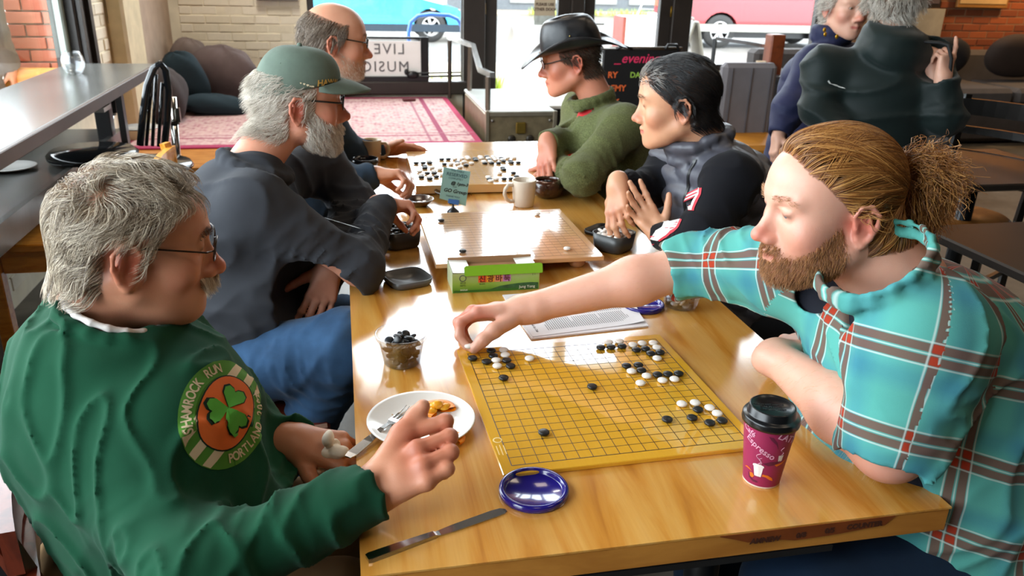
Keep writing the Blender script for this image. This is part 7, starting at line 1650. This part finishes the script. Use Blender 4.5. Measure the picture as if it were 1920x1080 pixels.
# ---- man in the plaid shirt
P6 = person('bearded man with a ginger ponytail in a turquoise plaid shirt reaching across the table')
rng = np.random.default_rng(10); B = SDF(); f6 = unit(V(-.985,.06,-.16)); up6 = unit(V(-.12,-.02,1)); M6 = frame(f6, up6); o6 = V((0.7617,0.1863,1.1406))+M6[:,0]*.083
H6 = Head(o6, f6, up6, 1.0, nose=.98, fat=.012, eye=.75, jaw=-.004); H6.add(B)
nb6 = V(.905,.235,1.015); B.cap(H6.W(0,-.035,-.045), nb6, .066, .075, .03); B.cap(nb6-V(0,0,.10), V(1.0,.21,.68), .09, .13, .05)
shL, elL, wrL = V((0.8358,0.0917,1.0016)), V((0.7924,0.0501,0.8371)), V((0.7684,0.3576,0.8362)); shR, elR, wrR = V((0.8288,0.4180,0.9883)), V((0.7002,0.5980,0.9308)), V((0.3605,0.6557,0.8283))
for a, b, c in ((shL, elL, wrL), (shR, elR, wrR)): B.chain([nb6-V(0,0,.10), a], [.07,.05], .03)
B.chain([shL, elL], [.05,.050], .03); B.cap(elL, elL+(wrL-elL)*.35, .050, .053, .03); B.cap(elL+(wrL-elL)*.35, wrL, .053, .031, .03)
B.chain([shR, elR], [.05,.046], .03); B.cap(elR, elR+(wrR-elR)*.35, .046, .047, .03); B.cap(elR+(wrR-elR)*.35, wrR, .047, .029, .03, side=CF, sw=1.1)
HR = hand_pts(B, wrR, [(0.2578,0.6506,0.8296), (0.2524,0.6805,0.8194), (0.2520,0.7070,0.8030), (0.2597,0.7262,0.7867)], [(0.2208,0.6408,0.8134), (0.2204,0.6692,0.8019), (0.2260,0.6938,0.7843), (0.2368,0.7127,0.7688)],
    [(0.2167,0.6266,0.7901), (0.2210,0.6497,0.7814), (0.2284,0.6700,0.7677), (0.2387,0.6856,0.7572)], [(0.2299,0.6110,0.7724), (0.2355,0.6337,0.7635), (0.2422,0.6554,0.7526), (0.2494,0.6728,0.7449)],
    [(0.3260,0.6356,0.8150), (0.2860,0.6121,0.8041), (0.2610,0.6005,0.7896), (0.2435,0.5993,0.7722)], r=.0100, sc=1.05)
HL = hand(B, wrL, D3(.72,.25,.62), D3(.3,-.9,.2), -1, [(.5,.7,.4)]*4, thumb=(.5,.3,.3,.3), sc=1.05)
b6, Vt, F = part_mesh('body', B, .003, skin_mat('skin_fair', 'dcaa94', 'c4614f'), P6)
def ex6(L, C, near):
    st = np.exp(-(((L-V(0,.06,-.085))/V(.075,.07,.040))**4).sum(1))*.6; g = np.array(srgb('9c6a48')); return C*(1-st[:,None])+g*st[:,None]
paint_skin(b6.data, Vt, [H6], 'dba891', 'c8604e', 'b8605a', [(HR[i][0],.028) for i in range(4)]+[(HR[0][1],.02),(HR[1][1],.02),(elL,.06)], ex6); H6.eyes(b6, '5a6e78')
hd = SDF(); hd.p = [q for q in B.p if np.linalg.norm(q['c']-H6.o) < .22]
M_gh = hair_mat('ginger_hair', '5f3816', 'c89452', .38, .5, mid='8d5826')
tie = H6.W(.0,-.118,.045)
def m6(P, N): L = H6.L(P); z, y = L[:,2], L[:,1]; temple = y < .055+.45*np.clip(z-.075,0,.06)-.8*np.clip(.085-z,0,.06); return ((temple&(z > .006+.55*np.clip(y+.02,0,.1)))|((y < -.028)&(z > -.060))).astype(float)*(np.abs(L[:,0]) < .082)
tint_scalp(b6.data, Vt, H6, m6, '6a421f')
P, N = sample_surface(Vt, F, m6, 12000, rng)
def fl6(p, k): d = tie-p; L = H6.L(p); return unit_rows(d)+.10*np.stack([0*L[:,0],0*L[:,0],.6*(L[:,1]>0)],1)@H6.M.T
dist = np.linalg.norm(P-tie, axis=1); strands('hair', hd, P, N, fl6, np.minimum(dist*1.08, .20), 12, .00045, M_gh, P6, rng, lift=.03, off=.0045, stick=.97, wave=(.05,.8), clump=200, maxd=.012, tip=.6)
# ponytail: loose curls behind the tie
S = SDF(); S.ell(tie, .014, None, .01); m = MB(); m.lathe([(.011,-.006),(.016,-.004),(.017,0),(.016,.004),(.011,.006)], tie, 20, Vector(H6.M@V(0,-1,.1)).to_track_quat('Z','Y').to_matrix(), close=False); m.build('hair_tie', plain('navy_elastic', '1c1c4a', .7), P6)
S = SDF(); S.ell(tie+H6.M@V(0,-.050,-.025), (.030,.028,.045), M6, .02)
Pn = tie+rng.normal(0,.005,(5200,3)); tgt = [H6.W(0,-.185,-.02), H6.W(.02,-.165,-.045), H6.W(-.03,-.17,.04), H6.W(-.02,-.15,-.05), H6.W(.01,-.195,.02)]; ti = rng.integers(0, 5, 5200); T_ = np.array(tgt)[ti]+rng.normal(0,.022,(5200,3))
def flp(p, k): d = unit_rows(T_-p); L = np.stack([0*p[:,0], -.25+0*p[:,0], .7-2.3*k+0*p[:,0]], 1)@H6.M.T; return d+.8*L
tiny = SDF(); tiny.ell(tie, .008)
strands('ponytail', tiny, Pn, unit_rows(Pn-tie), flp, .125, 14, .00050, M_gh, P6, rng, lift=0, off=0, stick=0, wave=(.45,1.5), clump=110, tip=.5)
def m6b(P, N): return beard_zone(H6.L(P), -.005, .72)
tint_scalp(b6.data, Vt, H6, m6b, '80532f', .5)
P, N = sample_surface(Vt, F, m6b, 6500, rng)
strands('beard', hd, P, N, lambda p, k: np.stack([0*p[:,0], .45+0*p[:,0], -1+0*p[:,0]], 1)@H6.M.T, .011, 4, .00036, hair_mat('beard_brown', '5e3a1e', 'b9824e', .5, .4), P6, rng, lift=.5, off=.0006, wave=(.4,.6))
brow_hair(H6, hd, Vt, F, hair_mat('fair_brow', '8a6040', 'c49a70'), P6, rng, 160, .9, .009)
# fine arm hair
def m6a(P, N): d = np.min([np.linalg.norm(P-(V(a)+(V(b)-V(a))*t), axis=1) for a, b in ((elR, wrR),(elL, wrL)) for t in (.1,.3,.5,.7,.9)], 0); return (d < .07).astype(float)
P, N = sample_surface(Vt, F, m6a, 1400, rng); ad = unit(wrR-elR)
strands('arm_hair', hd, P, N, lambda p, k: np.tile(ad-V(0,0,.3), (len(p),1)), .012, 4, .00012, hair_mat('pale_arm_hair', 'b98a60', 'd9b48c'), P6, rng, lift=.9, off=.0004)
# shirt
S = SDF(); ax = unit(shL-shR)
S.cap(V(1.02,.21,.56), V(.985,.225,.84), .215, .175, .06, side=ax, sw=1.12, fold=(.005,32,.4,.4,.5)); S.ell(V(.96,.24,.72), (.16,.20,.20), None, .10)
S.cap(nb6-V(0,0,.075), shL-V(0,0,.025), .090, .090, .06); S.cap(nb6-V(0,0,.075), shR-V(0,0,.02), .088, .080, .06); S.ell(nb6+V(.045,-.01,-.09), (.15,.17,.13), None, .07)
nT = len(S.p)
eLs = shL+(elL-shL)*.86; S.cap(shL, eLs, .098, .080, .05, fold=(.006,60,0,.8,.6)); dl = unit(elL-shL); S.cap(eLs-dl*.01, eLs+dl*.028, .080, .077, .01, fold=(.004,160,1,.5,1)); S.cap(eLs, eLs+dl*.10, .058, .058, .004, 's'); S.ell(eLs+dl*.135, .110, None, .004, 's')
nL = len(S.p)
eRs = elR+(shR-elR)*-.02; cuf = elR+unit(wrR-elR)*.035; S.cap(shR, elR, .090, .066, .05, fold=(.006,60,2,.7,.6)); dr = unit(wrR-elR); S.cap(elR, cuf, .066, .062, .02); S.cap(cuf-dr*.032, cuf, .0665, .066, .006, fold=(.003,160,1,.5,1)); S.cap(cuf-dr*.02, cuf+dr*.1, .049, .049, .004, 's'); S.ell(cuf+dr*.125, .121, None, .004, 's')
nf = unit(V(-.40,-.05,1)); nc = V((0.7870,0.1569,1.0819)); S.cap(nc-nf*.05, nc+nf*.12, .070, .082, .010, 's')
ring(S, nc+nf*.004, nf+V(-.25,0,0), .084, .010, .008); ring(S, nc+nf*.020, nf+V(-.3,0,0), .083, .007, .008)
M_pl_ = NT('turquoise_plaid'); t = M_pl_; uv = t.attr('plaid', 'Vector'); sx_ = t.node('SeparateXYZ', {0: uv})
def lines(sock, period, lo, hi, soft=.006):
    fr = t.math('FRACT', t.math('DIVIDE', sock, period)); a = t.node('MapRange', {'Value': fr, 'From Min': lo-soft, 'From Max': lo+soft}).outputs[0]; b = t.node('MapRange', {'Value': fr, 'From Min': hi-soft, 'From Max': hi+soft, 'To Min': 1.0, 'To Max': 0.0}).outputs[0]; return t.math('MULTIPLY', a, b)
PER = .128
def axis_(s): 
    br = t.math('ADD', lines(s, PER, .06, .155), lines(s, PER, .195, .29)); wh = t.math('ADD', t.math('ADD', lines(s, PER, .035, .052), lines(s, PER, .168, .182)), lines(s, PER, .298, .315)); bl = lines(s, PER, .36, .60, .08); return br, wh, bl
bx_, wx_, blx = axis_(sx_.outputs[0]); by_, wy_, bly = axis_(sx_.outputs[1])
c = t.mix(t.math('MULTIPLY', t.math('ADD', blx, bly), .38), srgb('56a096'), srgb('356f8c')); c = t.mix(t.math('MULTIPLY', t.noise(t.coord(), 12, 3), .25), c, srgb('2d8a84'))
c = t.mix(t.math('MULTIPLY', bx_, .85), c, srgb('6a3f33')); c = t.mix(t.math('MULTIPLY', by_, .85), c, srgb('6a3f33')); c = t.mix(t.math('MULTIPLY', t.math('MULTIPLY', bx_, by_), .9), c, srgb('a3341c'))
c = t.mix(t.math('MULTIPLY', wx_, .62), c, srgb('c9d4cf')); c = t.mix(t.math('MULTIPLY', wy_, .62), c, srgb('c9d4cf'))
t.bsdf(Base_Color=c, Roughness=.9, Sheen_Weight=.03, Specular_IOR_Level=.2); t.bump(t.mix(.5, t.noise(t.coord(), 900, 1), t.noise(t.coord(), 35, 3)), .3, .0015)
def surf(S, p, off=0):
    c0 = V(*cam.matrix_world.translation); d = unit(V(p)-c0); t = .6
    for _ in range(90):
        v = S.val((c0+d*t)[None], False)[0]
        if v < .0008: break
        t += max(v*.6, .001)
    return c0+d*(t+off)
SU = SDF(); SU.p = [dict(q, fold=None) for q in S.p[:nT] if q['op'] == 'u']
v0, v1 = surf(SU, (0.7473,0.2283,1.0205)), surf(SU, (0.6755,0.2117,0.9427)); v_ = surf(SU, (0.7797,0.2299,1.0414))
S.cap(v_, v0, .034, .032, .006, 's'); S.cap(v0, v1, .036, .016, .006, 's')
TS = SDF()
for q in SU.p:
    q = dict(q)
    if q['t'] == 'c': q['ra'] -= .012; q['rb'] -= .012
    else: q['rr'] = q['rr']-.012
    TS.p.append(q)
part_mesh('t_shirt', TS, .008, cloth_mat('navy_tee', '12141d', .9), P6)
shirt, Vs, Fs = part_mesh('plaid_shirt', S, .0050, M_pl_.m, P6, wrinkle(.0055, 20, 20, 28, 21))
def plaid_uv(me, Vs, Fs, S, groups, torso_c):
    D = []
    for g in groups: D.append(np.min([S.raw(q, Vs, False) for q in g], 0))
    tg = np.argmin(np.array(D)+V(0,.0,.0)[:len(D),None], 0)[Fs[:,0]]; UV = np.zeros((len(Fs), 4, 3))
    for k, g in enumerate(groups):
        m_ = tg == k; P = Vs[Fs[m_]]
        if k == 0: A = P-torso_c; UV[m_, :, 0] = np.arctan2(A[...,1], -A[...,0])*.21+.35*P[...,2]*0; UV[m_, :, 1] = P[...,2]+.25*A[...,0]
        else:
            a, b = g[0]['a'], g[0]['b']; d = unit(b-a); u = unit(np.cross(d, (.2,.1,1))); w = np.cross(d, u); A = P-a; UV[m_, :, 0] = A@d; ang = np.arctan2(A@u, A@w); ref = ang[:, :1]; ang = ang+2*PI*np.round((ref-ang)/(2*PI)); UV[m_, :, 1] = ang*.078+.03
    at = me.attributes.new('plaid', 'FLOAT_VECTOR', 'CORNER'); at.data.foreach_set('vector', UV.ravel())
gT = [q for q in S.p[:nT] if q['op'] == 'u']; gL = [q for q in S.p[nT:nL] if q['op'] == 'u']; gR = [q for q in S.p[nL:nL+3] if q['op'] == 'u']
plaid_uv(shirt.data, Vs, Fs, S, [gT, gL, gR], V(1.0,.22,.7))
T = SDF(); T.cap((1.10,.10,.55), (.70,.06,.56), .12, .095, .04); T.cap((1.10,.34,.55), (.70,.38,.56), .12, .095, .04); T.cap((.70,.06,.56), (.74,.06,.10), .092, .065, .03); T.cap((.70,.38,.56), (.74,.40,.10), .092, .065, .03); T.ell((1.12,.22,.54), (.16,.24,.11), None, .05)
part_mesh('trousers', T, .009, cloth_mat('navy_trousers', '10243a', .9, .2), P6)
m = MB(); m.ball((.68,.06,.05), (.14,.055,.05), 16, 8); m.ball((.68,.40,.05), (.14,.055,.05), 16, 8); m.build('shoes', plain('dark_leather', '241d19', .5), P6)
q = HR[0][3]; stone(0, q[0]+.004, q[1]-.006, q[2]+.004, 'white stone pinched in the fingers of the reaching hand', None)

# ---- two women standing by the sofa, people outdoors
def stand(label, hp, f, up, sc, hairmat, hair_n, coat, arms, skin, P=dict(), hair_len=.05, coat_mat=None, h=.009, feet=None, body_w=.19, disp=None, base=None, skirt=.2):
    Pn = person(label); rng = np.random.default_rng(len(label)); B = SDF(); H = Head(hp, f, up, sc, **P); H.add(B); nb = V(hp)+H.M@V(0,-.05,-.15); B.cap(H.W(0,-.035,-.045), nb, .052, .058, .03)
    fz = V(nb[0], nb[1], 0); B.cap(nb-V(0,0,.1), fz+V(0,0,nb[2]-.5), .08, .09, .04); hands = []
    for i, (sh, el, wr, hf, hn, side, cu) in enumerate(arms):
        B.chain([nb-V(0,0,.1), sh, el, wr], [.05,.036,.032,.024], .03); hands.append(hand(B, wr, hf, hn, side, cu, sc=.86*sc))
    r = unit(np.cross(f, (0,0,1)))
    for s in (-1, 1): B.cap(fz+r*s*.09+V(0,0,nb[2]-.55), fz+r*s*.09+V(0,0,.06), .06, .04, .03)
    b, Vt, F = part_mesh('body', B, .0045, skin, Pn); paint_skin(b.data, Vt, [H], 'd6a890', 'c06050', 'b0504c'); H.eyes(b)
    hd = SDF(); hd.p = [q for q in B.p if np.linalg.norm(q['c']-H.o) < .2]
    def mk(Pt, N): L = H.L(Pt); z, y = L[:,2], L[:,1]; return (((y < .055+.3*np.clip(z-.06,0,.05)-.5*np.clip(.07-z,0,.05))&(z > .0+.5*np.clip(y,0,.1)))|((y < -.028)&(z > -.06))).astype(float)*(np.linalg.norm(L, axis=1) < .15)
    tint_scalp(b.data, Vt, H, mk, '8a8074')
    Pp, N = sample_surface(Vt, F, mk, hair_n, rng); strands('hair', hd, Pp, N, lambda p, k: np.stack([H.L(p)[:,0]*4, -.5+0*p[:,0], -.6+.8*(H.L(p)[:,2]>.09)], 1)@H.M.T, hair_len, 7, .0008, hairmat, Pn, rng, lift=.5, wave=(.9,1.3), clump=90, off=.003)
    S = SDF(); z0 = nb[2]-.08; S.cap(V(fz[0],fz[1],z0-.10), V(fz[0],fz[1],z0-.45), .155*sc, .165*sc, .08, side=r, sw=1.3); S.cap(V(fz[0],fz[1],z0-.45), V(fz[0],fz[1],z0-.62-skirt), .16*sc, .175*sc, .06, side=r, sw=1.2)
    for i, (sh, el, wr, hf, hn, side, cu) in enumerate(arms): S.cap(nb-V(0,0,.07), sh-V(0,0,.01), .07, .072, .06); sleeve(S, [sh, el, wr-unit(V(wr)-V(el))*.015], [.076,.062,.048], .026, .009, .05, freq=60, cuff=(.03,.05), cut=(i == 0))
    nc = nb+V(0,0,.02); S.cap(nc, nc+V(0,0,.1), .060, .07, .01, 's')
    for q in range(3): ring(S, nc+V(0,0,.018*q), (0,0,1), .075, .016, .01)
    if base: base(S, nb, H)
    c, _, _ = part_mesh('coat', S, h, coat_mat, Pn, disp)
    T = SDF()
    for s in (-1, 1): T.cap(fz+r*s*.09+V(0,0,z0-.62), fz+r*s*.09+V(0,0,.08), .085, .06, .02)
    part_mesh('trousers', T, .012, cloth_mat('slate_trousers', '4b4c5c', .9), Pn)
    m = MB()
    for s in (-1, 1): q = fz+r*s*.09+unit(V(f[0],f[1],0))*.04; m.ball((q[0],q[1],.045), (.06,.06,.045), 14, 8)
    m.build('shoes', M_black, Pn); return Pn, H, c
M_silver = hair_mat('silver_hair', '9a9287', 'ece6dc', .45, .4, mid='c4bdb2')
def puff(P): return .006*np.abs(np.sin(P[...,2]*38+1.5*np.sin(P[...,0]*14+P[...,1]*9)))**.5*-1+.003
hp = V((2.2176,2.5629,1.3542)); f7 = unit(V(.05,-1,-.10)); A = [(V((1.9931,2.3795,1.1391)), V((1.8507,2.2829,0.9635)), V((1.7945,2.2310,0.8614)), D3(-.25,-.95,-.1), D3(.9,-.1,.2), -1, [(.5,.9,.4)]*4), (V((2.4428,2.6667,1.1327)), V((2.5133,2.6181,0.9156)), V((2.3878,2.5440,0.8038)), D3(0,-1,0), D3(0,0,1), 1, [(.4,.6,.4)]*4)]
P7, H7, c7 = stand('woman with short silver hair in a long navy padded coat, facing the black jacket', hp, f7, (0,0,1), 1.05, M_silver, 2200, None, A, skin_mat('skin_woman', 'd6a890', 'c06050'), dict(nose=1.0, lips=1.2), coat_mat=cloth_mat('navy_padded', '262a48', .6, .15, 8, 300, .25), disp=puff)
bv = bvh_of(c7); 
for x, y in ((1524,38),(1527,46),(1552,50)): m = MB(); m.ball((1.7790,2.0722,1.3265) if False else V(hp)+V((x-1590)*.0023,-.11,(12-y)*.0023-.02), (.008,.004,.010), 10, 6); m.build('toggle', plain('gold_toggle', 'c99a2a', .3, .7), P7)
hp8 = V((2.0369,1.9829,1.4037)); f8 = unit(V(.50,.86,-.05))
A = [(V((2.1448,1.8615,1.2167)), V((2.1698,1.7416,1.0173)), V((2.1331,1.7532,1.1610)), D3(.12,.95,-.15), D3(-.3,.1,.95), 1, [(.1,.2,.1),(.9,1.2,.6),(1.0,1.2,.6),(1.1,1.2,.6)]), (V((1.8024,1.9930,1.1720)), V((1.7684,1.9385,1.0209)), V((1.8092,1.8447,0.9474)), D3(.9,.3,.3), D3(0,0,1), -1, [(.4,.6,.4)]*4)]
def hood(S, nb, H):
    for q, (dz, r0, rr) in enumerate(((-.01,.080,.022),(.012,.082,.024),(-.035,.095,.028))): ring(S, V(nb)+V(.01,-.02,dz+.02), (.1,-.2,1), r0, rr, .03)
    S.ell(V(nb)+V(.03,-.085,-.03), (.11,.04,.060), None, .03)
P8, H8, c8 = stand('person with curly grey hair seen from behind in a black hooded jacket', hp8, f8, (0,0,1), 1.0, M_silver, 3400, None, A, bpy.data.materials['skin_woman'], coat_mat=cloth_mat('black_shell', '14201f', .55, .15, 6, 300, .3, .1), disp=wrinkle(.008, 12, 12, 18, 4), base=hood, hair_len=.06, skirt=.05)
bv = bvh_of(c8); project('logo', [[(-.034,.018),(-.028,.010),(0,.0),(.034,-.012),(.028,-.006),(.0,.006),(-.022,.010),(-.030,.022)]], plain('reflective_white', 'd5dad8', .4), c8, bv, V((1.7692,1.7284,1.1806)), D3(1,0,0), D3(0,1,0), .004, 3, )
hq = V((2.1398,1.7704,1.3144)); strip_w = MB(); strip_w.tube([(2.0529,1.8190,1.2804), (2.1099,1.7848,1.2801), (2.1284,1.7569,1.2754), (2.1371,1.7364,1.2299), (2.1553,1.7458,1.1545), (2.1730,1.7648,1.0755), (2.1937,1.7806,0.9904)], .0065, 6); tag(strip_w.build('strap', plain('black_webbing', '0b0b0c', .7)), 'long black strap hanging from the raised hand by the brick wall', 'strap')
m = MB(); c_ = (2.1866,1.7873,1.0031); m.box(c_, (.05,.03,.06), bev=.008); tag(m.build('small_pouch', plain('black_pouch', '101012', .7)), 'small black pouch at the lower end of the black strap', 'pouch')
# person passing outside the left window
def outdoor(label, c, f, coat_hex, leg_hex, H_=1.7, stride=.18, shoe='2a2a2a', coat_len=.55, group=None):
    Pn = person(label); f = unit(f); r = unit(np.cross(f, (0,0,1))); c = V(c); g = lambda a, b, z: c+f*a+r*b+V(0,0,z*H_/1.7)
    B = SDF(); H = Head(g(.03,0,1.56), f, (0,0,1), 1.0); H.add(B); B.cap(g(0,0,1.5), g(0,0,1.35), .055, .06, .03); B.cap(g(0,0,1.35), g(0,0,.95), .10, .10, .04)
    for s in (-1, 1): B.chain([g(0,0,1.38), g(0,s*.18,1.38), g(-s*.08,s*.22,1.12), g(-s*.0+.06,s*.22,.90)], [.05,.045,.038,.028], .03); hand(B, g(.06,s*.22,.90), unit(V(f[0]*.2,f[1]*.2,-1)), r*-s, s, [(.3,.4,.3)]*4)
    for s in (-1, 1): B.chain([g(0,s*.08,.92), g(s*stride*.6,s*.09,.50), g(s*stride,s*.09,.08)], [.07,.05,.035], .03)
    b, Vt, F = part_mesh('body', B, .008, M_skin1, Pn); paint_skin(b.data, Vt, [H], 'c98f70', 'a8452c')
    S = SDF(); S.cap(g(0,0,1.34), g(0,0,1.36-coat_len), .145, .165, .05, side=r, sw=1.2)
    for s in (-1, 1): S.cap(g(0,0,1.38), g(0,s*.17,1.36), .08, .08, .05); sleeve(S, [g(0,s*.19,1.36), g(-s*.08,s*.23,1.12), g(.05,s*.23,.93)], [.085,.075,.055], .03, .006, .04)
    part_mesh('jacket', S, .010, cloth_mat('coat_'+coat_hex, coat_hex, .7, .1, 8, 300, .3), Pn, puff)
    T = SDF()
    for s in (-1, 1): T.chain([g(0,s*.08,.95), g(s*stride*.6,s*.09,.50), g(s*stride,s*.09,.10)], [.10,.078,.060], .03)
    part_mesh('jeans', T, .010, cloth_mat('denim_'+leg_hex, leg_hex, .85, .25, 10), Pn)
    m = MB()
    for s in (-1, 1): q = g(s*stride+.05,s*.09,.045); m.ball(q, (.13 if abs(f[0]) > .5 else .055, .055 if abs(f[0]) > .5 else .13, .05), 14, 8)
    m.build('shoes', plain('shoe_'+shoe, shoe, .5), Pn); return Pn
outdoor('person in a grey padded jacket and jeans passing outside the left window', (-2.16,4.55,-.05), (.1,1,0), '5f5650', '2c4a66', stride=.05, coat_len=.66)
outdoor('pedestrian in blue jeans and white shoes walking beyond the red car', (9.6,21.6,-.08), (-1,.1,0), '6a7484', '5c86b8', stride=.32, shoe='f0f0f0')
